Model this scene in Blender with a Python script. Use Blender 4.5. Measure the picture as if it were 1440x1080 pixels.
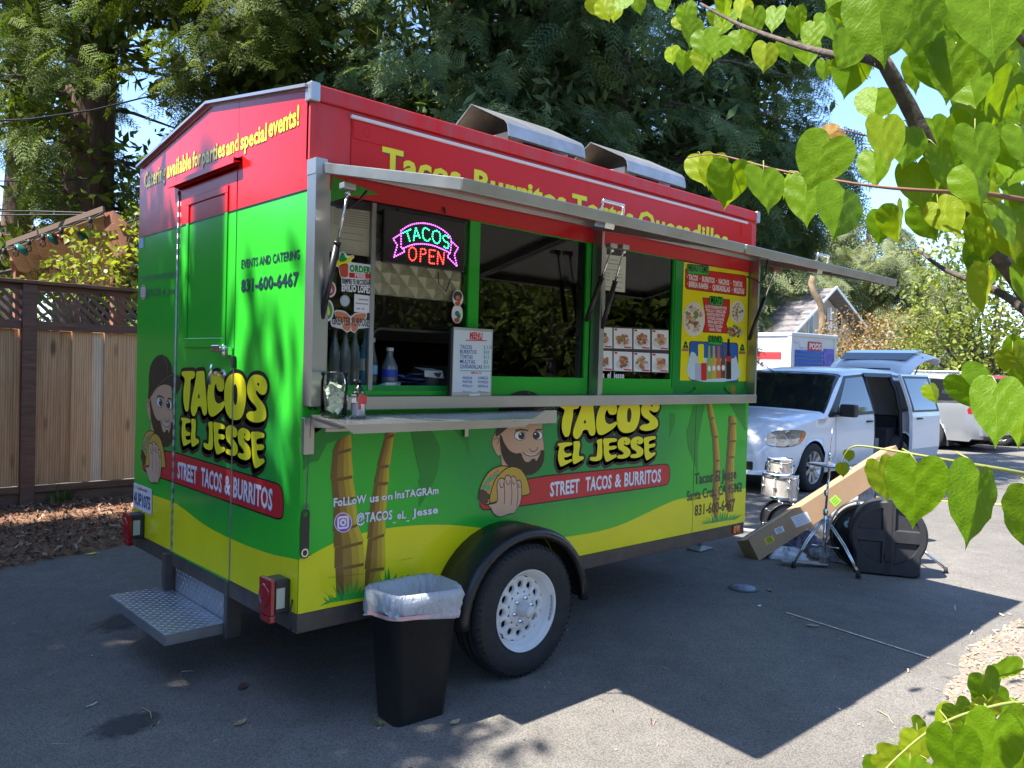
import bpy, bmesh, math, random
import numpy as np
from mathutils import Vector, Matrix
from mathutils.geometry import tessellate_polygon
random.seed(7)
RNG = np.random.default_rng(11)
for o in list(bpy.data.objects): bpy.data.objects.remove(o, do_unlink=True)
SC = bpy.context.scene
COL = SC.collection
PI = math.pi

# ------------------------------------------------------------------ camera
YAW, PITCH, ROLL = 0.8206, -0.0211, 0.0287
CAM = np.array([-1.7014, -3.1524, 1.603]); FPX = 1127.2      # focal length in pixels of the 1440 px wide photograph
_F = np.array([math.cos(PITCH)*math.cos(YAW), math.cos(PITCH)*math.sin(YAW), math.sin(PITCH)])
_r = np.array([math.sin(YAW), -math.cos(YAW), 0.0]); _u = np.cross(_r, _F)
_R = math.cos(ROLL)*_r + math.sin(ROLL)*_u
_U = -math.sin(ROLL)*_r + math.cos(ROLL)*_u
cam_data = bpy.data.cameras.new('camera'); cam = bpy.data.objects.new('camera', cam_data); COL.objects.link(cam)
cam.matrix_world = Matrix(((_R[0], _U[0], -_F[0], CAM[0]), (_R[1], _U[1], -_F[1], CAM[1]), (_R[2], _U[2], -_F[2], CAM[2]), (0, 0, 0, 1)))
cam_data.sensor_width = 36; cam_data.lens = FPX/1440*36; cam_data.clip_end = 3000; cam_data.clip_start = 0.05
SC.camera = cam
# ------------------------------------------------------------------ sky, sun, exposure
SUN = Vector((-1.31, 0.455, 2.235)).normalized()
w = bpy.data.worlds.new('World'); SC.world = w; w.use_nodes = True
nt = w.node_tree; bg = nt.nodes['Background']; sky = nt.nodes.new('ShaderNodeTexSky')
sky.sky_type = 'NISHITA'; sky.sun_disc = False
sky.sun_elevation = math.asin(SUN.z); sky.sun_rotation = math.atan2(SUN.x, SUN.y)
sky.air_density = 0.75; sky.dust_density = 0.3; sky.ozone_density = 4.5
nt.links.new(sky.outputs[0], bg.inputs[0]); bg.inputs[1].default_value = 0.145
sl = bpy.data.lights.new('sun', 'SUN'); sl.energy = 4.1; sl.angle = math.radians(0.55); sl.color = (1.0, 0.95, 0.87)
sun = bpy.data.objects.new('sun', sl); COL.objects.link(sun)
sun.rotation_euler = SUN.to_track_quat('Z', 'Y').to_euler(); sun.location = (-20, 7, 35)
SC.view_settings.view_transform = 'Standard'; SC.view_settings.look = 'None'
SC.view_settings.exposure = 1.84; SC.view_settings.gamma = 1; SC.view_settings.use_curve_mapping = False
SC.render.engine = 'CYCLES'

# ------------------------------------------------------------------ measuring helpers (a picture direction meets a real surface)
def ray(px, py):
    d = _F + _R*(px-720)/FPX - _U*(py-540)/FPX
    return d/np.linalg.norm(d)
def on(px, py, ax, v):
    d = ray(px, py); t = (v-CAM[ax])/d[ax]; return CAM + t*d
def at(px, py, depth):
    d = ray(px, py); return CAM + d*(depth/(d@_F))
def side(px, py):            # serving side of the trailer: plane y = 0 -> (x, z)
    p = on(px, py, 1, 0.0); return (p[0], p[2])
def back(px, py):            # rear of the trailer: plane x = 0 -> (y, z)
    p = on(px, py, 0, 0.0); return (p[1], p[2])
def ground(px, py, z=0.0):
    p = on(px, py, 2, z); return (p[0], p[1])
def crop(ox, oy, s):         # coordinates read off an enlargement
    return lambda x, y: (ox + x/s, oy + y/s)

# ------------------------------------------------------------------ materials
MATS = {}
def newmat(name):
    m = bpy.data.materials.new(name); m.use_nodes = True; MATS[name] = m
    return m, m.node_tree, m.node_tree.nodes['Principled BSDF']
def pm(name, col, rough=0.5, metal=0.0, noise=0.0, scale=8.0, bump=0.0, bscale=None, coat=0.0, emit=None, estr=0.0, trans=0.0, spec=None, detail=6, stretch=None, col2=None, alpha=None, rnoise=0.0, obj=False):
    if name in MATS: return MATS[name]
    m, t, b = newmat(name); N = t.nodes; L = t.links
    b.inputs['Base Color'].default_value = (*col, 1); b.inputs['Roughness'].default_value = rough; b.inputs['Metallic'].default_value = metal
    if coat: b.inputs['Coat Weight'].default_value = coat; b.inputs['Coat Roughness'].default_value = 0.06
    if emit: b.inputs['Emission Color'].default_value = (*emit, 1); b.inputs['Emission Strength'].default_value = estr
    if trans: b.inputs['Transmission Weight'].default_value = trans
    if spec is not None: b.inputs['Specular IOR Level'].default_value = spec
    if alpha is not None: b.inputs['Alpha'].default_value = alpha
    if noise or bump or col2 or rnoise:
        tc = N.new('ShaderNodeTexCoord'); mp = N.new('ShaderNodeMapping'); L.new(tc.outputs['Object' if obj else 'Object'], mp.inputs[0])
        if stretch: mp.inputs['Scale'].default_value = stretch
        nz = N.new('ShaderNodeTexNoise'); nz.inputs['Scale'].default_value = scale; nz.inputs['Detail'].default_value = detail; nz.inputs['Roughness'].default_value = 0.62
        L.new(mp.outputs[0], nz.inputs['Vector'])
        if noise or col2:
            mr = N.new('ShaderNodeMapRange'); mr.inputs['From Min'].default_value = 0.35; mr.inputs['From Max'].default_value = 0.68
            L.new(nz.outputs['Fac'], mr.inputs['Value'])
            mx = N.new('ShaderNodeMix'); mx.data_type = 'RGBA'
            c2 = col2 if col2 else tuple(min(1, c*(1+noise)) for c in col)
            c1 = col if col2 else tuple(c*(1-noise) for c in col)
            mx.inputs[6].default_value = (*c1, 1); mx.inputs[7].default_value = (*c2, 1)
            L.new(mr.outputs[0], mx.inputs[0]); L.new(mx.outputs[2], b.inputs['Base Color'])
        if rnoise:
            mr2 = N.new('ShaderNodeMapRange'); mr2.inputs['To Min'].default_value = max(0.02, rough-rnoise); mr2.inputs['To Max'].default_value = rough+rnoise
            mr2.inputs['From Min'].default_value = 0.3; mr2.inputs['From Max'].default_value = 0.7
            L.new(nz.outputs['Fac'], mr2.inputs['Value']); L.new(mr2.outputs[0], b.inputs['Roughness'])
        if bump:
            nb = nz
            if bscale:
                nb = N.new('ShaderNodeTexNoise'); nb.inputs['Scale'].default_value = bscale; nb.inputs['Detail'].default_value = 5
                L.new(mp.outputs[0], nb.inputs['Vector'])
            bp = N.new('ShaderNodeBump'); bp.inputs['Strength'].default_value = bump; bp.inputs['Distance'].default_value = 0.02
            L.new(nb.outputs['Fac'], bp.inputs['Height']); L.new(bp.outputs[0], b.inputs['Normal'])
    return m
def glassmat(name, tint=(0.6, 0.62, 0.6), ior=1.5, rough=0.0):
    if name in MATS: return MATS[name]
    m, t, b = newmat(name); N = t.nodes; L = t.links; N.remove(b)
    tr = N.new('ShaderNodeBsdfTransparent'); tr.inputs[0].default_value = (*tint, 1)
    gl = N.new('ShaderNodeBsdfGlossy'); gl.inputs['Roughness'].default_value = rough; gl.inputs[0].default_value = (0.95, 0.97, 1, 1)
    fr = N.new('ShaderNodeFresnel'); fr.inputs[0].default_value = ior
    mx = N.new('ShaderNodeMixShader'); L.new(fr.outputs[0], mx.inputs[0]); L.new(tr.outputs[0], mx.inputs[1]); L.new(gl.outputs[0], mx.inputs[2])
    L.new(mx.outputs[0], N['Material Output'].inputs[0])
    return m
def leafmat(name, col, col2, trans=0.35, rough=0.45, scale=1.3, spec=0.35, tcol=None, stretch=None):
    """foliage: clump-sized colour variation, light coming through the blades"""
    if name in MATS: return MATS[name]
    m, t, b = newmat(name); N = t.nodes; L = t.links
    tc = N.new('ShaderNodeTexCoord'); nz = N.new('ShaderNodeTexNoise'); nz.inputs['Scale'].default_value = scale; nz.inputs['Detail'].default_value = 5
    L.new(tc.outputs['Object'], nz.inputs['Vector'])
    mr = N.new('ShaderNodeMapRange'); mr.inputs['From Min'].default_value = 0.38; mr.inputs['From Max'].default_value = 0.64
    L.new(nz.outputs['Fac'], mr.inputs['Value'])
    mx = N.new('ShaderNodeMix'); mx.data_type = 'RGBA'; mx.inputs[6].default_value = (*col, 1); mx.inputs[7].default_value = (*col2, 1)
    L.new(mr.outputs[0], mx.inputs[0])
    b.inputs['Roughness'].default_value = rough; b.inputs['Specular IOR Level'].default_value = spec
    L.new(mx.outputs[2], b.inputs['Base Color'])
    tl = N.new('ShaderNodeBsdfTranslucent'); 
    hs = N.new('ShaderNodeMix'); hs.data_type = 'RGBA'; hs.blend_type = 'MULTIPLY'; hs.inputs[0].default_value = 1; hs.inputs[7].default_value = (*(tcol or (1.5, 1.5, 0.4)), 1)
    L.new(mx.outputs[2], hs.inputs[6]); L.new(hs.outputs[2], tl.inputs[0])
    ms = N.new('ShaderNodeMixShader'); ms.inputs[0].default_value = trans
    L.new(b.outputs[0], ms.inputs[1]); L.new(tl.outputs[0], ms.inputs[2]); L.new(ms.outputs[0], N['Material Output'].inputs[0])
    return m

# ------------------------------------------------------------------ object helpers
def tag(o, label=None, cat=None, group=None, kind=None):
    if label: o['label'] = label
    if cat: o['category'] = cat
    if group: o['group'] = group
    if kind: o['kind'] = kind
    return o
def empty(name, loc=(0, 0, 0), rz=0.0, label=None, cat=None, group=None):
    o = bpy.data.objects.new(name, None); COL.objects.link(o); o.location = loc; o.rotation_euler = (0, 0, rz); o.empty_display_size = 0.1
    return tag(o, label, cat, group)
def copy_tree(o, parent=None):
    c = o.copy(); COL.objects.link(c); c.parent = parent
    for ch in list(o.children): copy_tree(ch, c)
    return c
class MB:
    """collects shapes into one mesh; every shape may carry its own material"""
    def __init__(s, mat=None): s.v = []; s.f = []; s.m = []; s.mats = []; s.cur = 0; s.M = None; s.sm = []; s.smooth = False; s.use(mat)
    def use(s, mat):
        if mat is None: return s
        if mat not in s.mats: s.mats.append(mat)
        s.cur = s.mats.index(mat); return s
    def add(s, vs, fs):
        n = len(s.v)
        if s.M is not None: vs = [tuple(s.M @ Vector(v)) for v in vs]
        s.v += [tuple(float(c) for c in v) for v in vs]; s.f += [tuple(i+n for i in f) for f in fs]; s.m += [s.cur]*len(fs); s.sm += [s.smooth]*len(fs); return s
    def box(s, x0, x1, y0, y1, z0, z1):
        return s.add([(x0, y0, z0), (x1, y0, z0), (x1, y1, z0), (x0, y1, z0), (x0, y0, z1), (x1, y0, z1), (x1, y1, z1), (x0, y1, z1)],
                     [(0, 3, 2, 1), (4, 5, 6, 7), (0, 1, 5, 4), (1, 2, 6, 5), (2, 3, 7, 6), (3, 0, 4, 7)])
    def hexa(s, p): return s.add(p, [(0, 3, 2, 1), (4, 5, 6, 7), (0, 1, 5, 4), (1, 2, 6, 5), (2, 3, 7, 6), (3, 0, 4, 7)])
    def bar(s, a, b, wx, wz, up=(0, 0, 1)):
        a = Vector(a); b = Vector(b); d = (b-a).normalized(); u = Vector(up); r = d.cross(u)
        if r.length < 1e-4: r = d.cross(Vector((1, 0, 0)))
        r.normalize(); u = r.cross(d); r *= wx/2; u *= wz/2
        return s.hexa([a-r-u, b-r-u, b+r-u, a+r-u, a-r+u, b-r+u, b+r+u, a+r+u])
    def tube(s, pts, rad, n=8, caps=True, smooth=True):
        pts = [Vector(p) for p in pts]; k = len(pts)
        if not hasattr(rad, '__len__'): rad = [rad]*k
        d0 = (pts[1]-pts[0]).normalized(); ref = Vector((0, 0, 1)) if abs(d0.z) < 0.9 else Vector((1, 0, 0))
        vs = []; r = None
        for i, p in enumerate(pts):
            d = (pts[min(i+1, k-1)]-pts[max(i-1, 0)]); d = d.normalized() if d.length > 1e-9 else d0
            if r is None: r = d.cross(ref).normalized()
            else:
                r = (r - d*r.dot(d)); r = r.normalized() if r.length > 1e-6 else d.cross(ref).normalized()
            u = r.cross(d)
            for j in range(n):
                a = 2*PI*j/n; vs.append(p + (r*math.cos(a)+u*math.sin(a))*rad[i])
        fs = []
        for i in range(k-1):
            for j in range(n):
                fs.append((i*n+j, i*n+(j+1) % n, (i+1)*n+(j+1) % n, (i+1)*n+j))
        if caps: fs.append(tuple(range(n))[::-1]); fs.append(tuple((k-1)*n+j for j in range(n)))
        o = s.smooth; s.smooth = smooth; s.add(vs, fs); s.smooth = o; return s
    def lathe(s, prof, c=(0, 0, 0), axis='z', n=24, smooth=True, cap0=False, cap1=False, ang=2*PI):
        vs = []; k = len(prof); full = abs(ang-2*PI) < 1e-6; m = n if full else n+1
        for (r, h) in prof:
            for j in range(m):
                a = ang*j/n; x, y = r*math.cos(a), r*math.sin(a)
                v = {'z': (x, y, h), 'y': (x, h, y), 'x': (h, x, y)}[axis]
                vs.append((v[0]+c[0], v[1]+c[1], v[2]+c[2]))
        fs = []
        for i in range(k-1):
            for j in range(n):
                j2 = (j+1) % m; fs.append((i*m+j, i*m+j2, (i+1)*m+j2, (i+1)*m+j))
        if cap0: fs.append(tuple(range(m))[::-1])
        if cap1: fs.append(tuple((k-1)*m+j for j in range(m)))
        o = s.smooth; s.smooth = smooth; s.add(vs, fs); s.smooth = o; return s
    def prism(s, poly, f0, f1):
        """poly: 2-D outline; f0, f1 map (u, v) to the two end faces"""
        n = len(poly); tri = tessellate_polygon([[Vector((u, v, 0)) for u, v in poly]])
        vs = [f0(u, v) for u, v in poly]+[f1(u, v) for u, v in poly]
        fs = [tuple(t) for t in tri]+[tuple(i+n for i in t[::-1]) for t in tri]+[(i, (i+1) % n, n+(i+1) % n, n+i) for i in range(n)]
        return s.add(vs, fs)
    def flat(s, polys, fn):
        """polys: [outer, hole, ...] of 2-D points, mapped to 3-D by fn"""
        polys = [list(p) for p in polys]; allp = [q for p in polys for q in p]
        tri = tessellate_polygon([[Vector((q[0], q[1], 0)) for q in p] for p in polys])
        return s.add([fn(*q) for q in allp], [tuple(t) for t in tri])
    def build(s, name, parent=None, mat=None, bevel=0.0, seg=2, recalc=True, kind=None, cuts=None, sub=0, thick=0):
        if mat is not None: s.use(mat)
        me = bpy.data.meshes.new(name); me.from_pydata(s.v, [], s.f)
        for m in s.mats: me.materials.append(m)
        me.polygons.foreach_set('material_index', s.m); me.polygons.foreach_set('use_smooth', s.sm)
        if recalc or cuts:
            bm = bmesh.new(); bm.from_mesh(me)
            if cuts:
                for (ax, a, b) in cuts:
                    no = [0, 0, 0]; no[ax] = 1
                    for v in (a, b):
                        co = [0, 0, 0]; co[ax] = v
                        bmesh.ops.bisect_plane(bm, geom=bm.verts[:]+bm.edges[:]+bm.faces[:], plane_co=co, plane_no=no)
                    dead = [f for f in bm.faces if a < f.calc_center_median()[ax] < b]
                    bmesh.ops.delete(bm, geom=dead, context='FACES')
            if recalc: bmesh.ops.recalc_face_normals(bm, faces=bm.faces[:])
            bm.to_mesh(me); bm.free()
        me.update(); o = bpy.data.objects.new(name, me); COL.objects.link(o)
        if parent: o.parent = parent
        if bevel:
            b = o.modifiers.new('bevel', 'BEVEL'); b.width = bevel; b.segments = seg; b.limit_method = 'ANGLE'; b.angle_limit = 0.6
        if thick: 
            t_ = o.modifiers.new('thick', 'SOLIDIFY'); t_.thickness = thick
        if sub:
            b = o.modifiers.new('sub', 'SUBSURF'); b.levels = sub; b.render_levels = sub
        if kind: o['kind'] = kind
        return o
def share(o, name=None, parent=None):
    c = bpy.data.objects.new(name or o.name.split('.')[0], o.data); COL.objects.link(c)
    c.parent = parent if parent is not None else o.parent
    for m in o.modifiers:
        if m.type == 'BEVEL':
            b = c.modifiers.new('bevel', 'BEVEL'); b.width = m.width; b.segments = m.segments; b.limit_method = 'ANGLE'; b.angle_limit = 0.6
    return c
def spline(pts, closed=True, k=6):
    """Catmull-Rom through 2-D points"""
    n = len(pts); out = []
    rng = range(n) if closed else range(n-1)
    for i in rng:
        if closed: p0, p1, p2, p3 = (pts[(i+j-1) % n] for j in range(4))
        else: p0, p1, p2, p3 = pts[max(i-1, 0)], pts[i], pts[i+1], pts[min(i+2, n-1)]
        for q in range(k):
            t = q/k
            out.append(tuple(0.5*(2*b+(-a+c)*t+(2*a-5*b+4*c-d)*t*t+(-a+3*b-3*c+d)*t**3) for a, b, c, d in zip(p0, p1, p2, p3)))
    if not closed: out.append(tuple(pts[-1]))
    return out
def ell(cx, cy, rx, ry, n=20, rot=0.0, a0=0.0, a1=2*PI):
    full = abs(a1-a0-2*PI) < 1e-6
    return [(cx+rx*math.cos(t)*math.cos(rot)-ry*math.sin(t)*math.sin(rot), cy+rx*math.cos(t)*math.sin(rot)+ry*math.sin(t)*math.cos(rot))
            for t in [a0+(a1-a0)*i/(n if full else n-1) for i in range(n)]]
def rrect(x0, y0, x1, y1, r, n=4):
    o = []
    for cx, cy, a in ((x1-r, y1-r, 0), (x0+r, y1-r, PI/2), (x0+r, y0+r, PI), (x1-r, y0+r, 1.5*PI)):
        for i in range(n+1): t = a+PI/2*i/n; o.append((cx+r*math.cos(t), cy+r*math.sin(t)))
    return o
def ribbon(pts, wd, closed=False):
    """flat stroke of width wd (number or list) as quads, plus round ends -> list of polygons"""
    n = len(pts); out = []; wl = wd if hasattr(wd, '__len__') else [wd]*n
    L_, R_ = [], []
    for i in range(n):
        a = pts[(i-1) % n] if (closed or i > 0) else pts[i]; b = pts[(i+1) % n] if (closed or i < n-1) else pts[i]
        dx, dy = b[0]-a[0], b[1]-a[1]; l = math.hypot(dx, dy) or 1
        nx, ny = -dy/l*wl[i]/2, dx/l*wl[i]/2
        L_.append((pts[i][0]+nx, pts[i][1]+ny)); R_.append((pts[i][0]-nx, pts[i][1]-ny))
    for i in range(n if closed else n-1):
        j = (i+1) % n; out.append([L_[i], L_[j], R_[j], R_[i]])
    return out
_txt = {}
def text_geo(s, bold=0.0, res=2):
    key = (s, bold, res)
    if key in _txt: return _txt[key]
    cu = bpy.data.curves.new('t', 'FONT'); cu.body = s; cu.offset = bold; cu.resolution_u = res; cu.fill_mode = 'FRONT'; cu.space_character = 1.0+bold*1.5
    ob = bpy.data.objects.new('t', cu); COL.objects.link(ob)
    dg = bpy.context.evaluated_depsgraph_get(); dg.update()
    me = bpy.data.meshes.new_from_object(ob.evaluated_get(dg))
    v = [(a.co.x, a.co.y) for a in me.vertices]; f = [tuple(p.vertices) for p in me.polygons]
    bpy.data.objects.remove(ob); bpy.data.curves.remove(cu); bpy.data.meshes.remove(me)
    _txt[key] = (v, f); return v, f
def text_on(mb, s, fn, bl, br, h, bold=0.03, res=2, mat=None, shift=(0, 0), vshape=None, base=0.0):
    """text between two base-line points of a flat surface; bl, br are surface coordinates, h the capital height there; fn(u, v) -> 3-D"""
    v, f = text_geo(s, bold, res)
    if not v: return
    x0 = min(a for a, b in v); x1 = max(a for a, b in v)
    ux, uy = br[0]-bl[0], br[1]-bl[1]; L = math.hypot(ux, uy)
    up = (-uy/L, ux/L)
    if up[1] < 0: up = (-up[0], -up[1])
    if mat: mb.use(mat)
    H = h/0.70
    pts = []
    for a, b in v:
        t = (a-x0)/(x1-x0)
        pts.append(fn(bl[0]+ux*t+up[0]*b*H+shift[0], bl[1]+uy*t+up[1]*b*H+shift[1]))
    mb.add(pts, f)
# ================================================================== SETTING: ground, planting beds
def bigmesh(name, V, F, mat, parent=None, kind=None, smooth=False):
    me = bpy.data.meshes.new(name); V = np.asarray(V, dtype=np.float32).reshape(-1, 3); F = np.asarray(F, dtype=np.int32); k = F.shape[1]
    me.vertices.add(len(V)); me.vertices.foreach_set('co', V.ravel())
    me.loops.add(F.size); me.loops.foreach_set('vertex_index', F.ravel())
    me.polygons.add(len(F)); me.polygons.foreach_set('loop_start', np.arange(0, F.size, k, dtype=np.int32)); me.polygons.foreach_set('loop_total', np.full(len(F), k, dtype=np.int32))
    me.materials.append(mat); me.update(calc_edges=True)
    o = bpy.data.objects.new(name, me); COL.objects.link(o)
    if parent: o.parent = parent
    if kind: o['kind'] = kind
    return o
def rotmats(a, b, c):
    """arrays of Euler angles -> (N,3,3): Rz(a) Ry(b) Rx(c)"""
    ca, sa, cb, sb, cc, sc = np.cos(a), np.sin(a), np.cos(b), np.sin(b), np.cos(c), np.sin(c)
    M = np.empty((len(a), 3, 3))
    M[:, 0, 0] = ca*cb; M[:, 0, 1] = ca*sb*sc-sa*cc; M[:, 0, 2] = ca*sb*cc+sa*sc
    M[:, 1, 0] = sa*cb; M[:, 1, 1] = sa*sb*sc+ca*cc; M[:, 1, 2] = sa*sb*cc-ca*sc
    M[:, 2, 0] = -sb; M[:, 2, 1] = cb*sc; M[:, 2, 2] = cb*cc
    return M
def scatter(tv, tf, P, M, S):
    tv = np.asarray(tv, float); tf = np.asarray(tf); n = len(P)
    V = np.einsum('nij,kj->nki', M, tv)*S[:, None, None]+P[:, None, :]
    F = tf[None]+(np.arange(n)*len(tv))[:, None, None]
    return V.reshape(-1, 3), F.reshape(-1, tf.shape[1])
def stack(parts):
    Vs, Fs, n = [], [], 0
    for V, F in parts: Vs.append(V); Fs.append(F+n); n += len(V)
    return np.concatenate(Vs), np.concatenate(Fs)

def ground_material():
    m, t, b = newmat('asphalt'); N = t.nodes; L = t.links
    tc = N.new('ShaderNodeTexCoord')
    def noise(sc, det=6, ro=0.6, vec=None):
        n = N.new('ShaderNodeTexNoise'); n.inputs['Scale'].default_value = sc; n.inputs['Detail'].default_value = det; n.inputs['Roughness'].default_value = ro
        L.new(vec or tc.outputs['Object'], n.inputs['Vector']); return n
    def rng(n, a, b_, c, d, out='Fac'):
        r = N.new('ShaderNodeMapRange'); r.inputs['From Min'].default_value = a; r.inputs['From Max'].default_value = b_; r.inputs['To Min'].default_value = c; r.inputs['To Max'].default_value = d
        L.new(n.outputs[out], r.inputs['Value']); return r
    def mul(a, b_):
        x = N.new('ShaderNodeMath'); x.operation = 'MULTIPLY'; L.new(a.outputs[0], x.inputs[0]); L.new(b_.outputs[0], x.inputs[1]); return x
    big = rng(noise(0.55, 5, 0.65), 0.3, 0.7, 0.78, 1.2); mid = rng(noise(5.5, 6, 0.7), 0.3, 0.7, 0.86, 1.13)
    vo = N.new('ShaderNodeTexVoronoi'); vo.inputs['Scale'].default_value = 125; L.new(tc.outputs['Object'], vo.inputs['Vector'])
    grain = rng(vo, 0.0, 0.75, 1.28, 0.62, 'Distance'); fine = rng(noise(260, 3, 0.7), 0.3, 0.7, 0.75, 1.25)
    f = mul(mul(big, mid), mul(grain, fine))
    mx = N.new('ShaderNodeVectorMath'); mx.operation = 'SCALE'; mx.inputs[0].default_value = (0.205, 0.189, 0.168); L.new(f.outputs[0], mx.inputs['Scale'])
    # pale scuffs and dark stains with a shape of their own
    sc = noise(2.3, 9, 0.78); r = rng(sc, 0.62, 0.72, 0, 0.4)
    m1 = N.new('ShaderNodeMix'); m1.data_type = 'RGBA'; m1.inputs[7].default_value = (0.26, 0.25, 0.235, 1); L.new(r.outputs[0], m1.inputs[0]); L.new(mx.outputs[0], m1.inputs[6])
    st = noise(1.1, 7, 0.6); r2 = rng(st, 0.66, 0.74, 0, 0.55)
    m2 = N.new('ShaderNodeMix'); m2.data_type = 'RGBA'; m2.inputs[7].default_value = (0.075, 0.072, 0.07, 1); L.new(r2.outputs[0], m2.inputs[0]); L.new(m1.outputs[2], m2.inputs[6])
    L.new(m2.outputs[2], b.inputs['Base Color']); b.inputs['Roughness'].default_value = 0.88; b.inputs['Specular IOR Level'].default_value = 0.3
    bp = N.new('ShaderNodeBump'); bp.inputs['Strength'].default_value = 0.55; bp.inputs['Distance'].default_value = 0.006
    ad = N.new('ShaderNodeMath'); ad.operation = 'SUBTRACT'; L.new(fine.outputs[0], ad.inputs[0]); L.new(vo.outputs['Distance'], ad.inputs[1])
    L.new(ad.outputs[0], bp.inputs['Height']); L.new(bp.outputs[0], b.inputs['Normal'])
    return m
ASPH = ground_material()
g = MB(ASPH); S_ = 900
g.add([(-S_, -S_, 0), (S_, -S_, 0), (S_, S_, 0), (-S_, S_, 0)], [(0, 1, 2, 3)]); tag(g.build('ground', recalc=False), kind='structure')

def bed(name, outline, h, mat, res=60, seed=1, z0=0.004):
    """low mound of loose material inside an outline"""
    xs = [p[0] for p in outline]; ys = [p[1] for p in outline]; r = np.random.default_rng(seed)
    nx = ny = res; X = np.linspace(min(xs), max(xs), nx); Y = np.linspace(min(ys), max(ys), ny)
    def inside(x, y):
        c = False; n = len(outline); d = 9
        for i in range(n):
            a, b = outline[i], outline[(i+1) % n]
            if (a[1] > y) != (b[1] > y) and x < (b[0]-a[0])*(y-a[1])/(b[1]-a[1])+a[0]: c = not c
            ex, ey = b[0]-a[0], b[1]-a[1]; t = max(0, min(1, ((x-a[0])*ex+(y-a[1])*ey)/(ex*ex+ey*ey+1e-9))); d = min(d, math.hypot(x-a[0]-t*ex, y-a[1]-t*ey))
        return d if c else -d
    V = []; 
    for y in Y:
        for x in X:
            d = inside(x, y)+r.normal()*0.02
            V.append((x, y, z0-0.05 if d < -0.06 else max(z0-0.02, min(h, d*0.25)*(0.75+0.4*r.random()))))
    F = [(j*nx+i, j*nx+i+1, (j+1)*nx+i+1, (j+1)*nx+i) for j in range(ny-1) for i in range(nx-1) if max(V[j*nx+i][2], V[j*nx+i+1][2], V[(j+1)*nx+i+1][2], V[(j+1)*nx+i][2]) > z0-0.03]
    return tag(bigmesh(name, V, F, mat), kind='structure'), inside
MULCH = pm('mulch', (0.14, 0.07, 0.038), 0.95, noise=0.5, scale=35, bump=1.0, bscale=60, col2=(0.30, 0.16, 0.09))
edge = [ground(-300, 880), ground(-60, 812), ground(0, 801), ground(60, 789), ground(120, 778), ground(185, 766), (1.6, 3.7), (4.5, 3.85), (9, 3.9)]
mul_out = edge+[(9, 6.6), (-5, 6.6), (-5, 3.2)]
_, in_mulch = bed('mulch_bed', mul_out, 0.07, MULCH, res=150, seed=3)
def chips(name, n, sampler, mats, ln=(0.02, 0.07), wd=(0.006, 0.02), zb=0.006, tilt=0.5, seed=5):
    r = np.random.default_rng(seed); P = np.array([sampler(r) for _ in range(n)]); 
    tv = [(-.5, -.5, 0), (.5, -.4, 0.02), (.45, .5, 0.0), (-.5, .35, 0.03), (0, 0, 0.09)]; tf = [(0, 1, 4), (1, 2, 4), (2, 3, 4), (3, 0, 4)]
    M = rotmats(r.uniform(0, 6.28, n), r.normal(0, tilt, n), r.normal(0, tilt, n)); Sx = r.uniform(*ln, n); Sy = r.uniform(*wd, n)
    tva = np.array(tv)[None]*np.stack([Sx, Sy, Sx*0.35], 1)[:, None, :]
    V = np.einsum('nij,nkj->nki', M, tva)+P[:, None, :]
    F = np.array(tf)[None]+(np.arange(n)*5)[:, None, None]
    o = bigmesh(name, V.reshape(-1, 3), F.reshape(-1, 3), mats[0])
    for m in mats[1:]: o.data.materials.append(m)
    idx = np.repeat(r.integers(0, len(mats), n), 4).astype(np.int32); o.data.polygons.foreach_set('material_index', idx)
    return tag(o, kind='stuff')
def samp_mulch(r):
    while True:
        x, y = r.uniform(-2.2, 2.2), r.uniform(3.4, 6.1); d = in_mulch(x, y)
        if d > -0.02 or (d > -0.5 and r.random() < 0.035*math.exp(d*6)): return (x, y, max(0.008, min(0.07, d*0.25))+0.012)
C1 = pm('bark_red', (0.20, 0.085, 0.045), 0.9); C2 = pm('bark_dark', (0.06, 0.035, 0.025), 0.9); C3 = pm('bark_pale', (0.36, 0.25, 0.17), 0.9); C4 = pm('bark_mid', (0.14, 0.08, 0.05), 0.9)
tag(chips('bark_mulch', 6500, samp_mulch, [C1, C2, C3, C4, C1, C4], (0.02, 0.09), (0.006, 0.022)), 'reddish brown bark mulch lying in the bed along the wooden fence', 'mulch')
# pale wood-chip bed under the foreground tree, lower right
wc_out = [ground(1455, 868), ground(1420, 878), ground(1370, 905), ground(1335, 960), ground(1320, 1030), ground(1330, 1090), ground(1500, 1150), (5.6, -3.2), (6.4, -2.2)]
_, in_wc = bed('wood_chip_bed', wc_out, 0.03, pm('chip_base', (0.25, 0.21, 0.165), 0.95, noise=0.3, scale=40, bump=0.8), res=70, seed=4)
def samp_wc(r):
    while True:
        x, y = r.uniform(2.0, 6.2), r.uniform(-3.2, -1.2); d = in_wc(x, y)
        if d > 0 or (d > -0.7 and r.random() < 0.06*math.exp(d*5)): return (x, y, max(0.006, min(0.03, d*0.25))+0.006)
C5 = pm('chip_pale', (0.50, 0.38, 0.25), 0.9); C6 = pm('chip_tan', (0.42, 0.29, 0.17), 0.9); C7 = pm('chip_grey', (0.40, 0.34, 0.27), 0.9)
tag(chips('wood_chips', 2600, samp_wc, [C5, C6, C7, C5], (0.012, 0.05), (0.005, 0.014), seed=8), 'pale wood chips scattered on the ground at lower right under the leafy tree', 'wood chips')
def samp_deb(r):
    while True:
        x, y = r.uniform(-2, 6), r.uniform(-2.5, 4.5)
        if not (0 < x < 3.7 and 0.4 < y < 2.1): return (x, y, 0.006)
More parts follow.
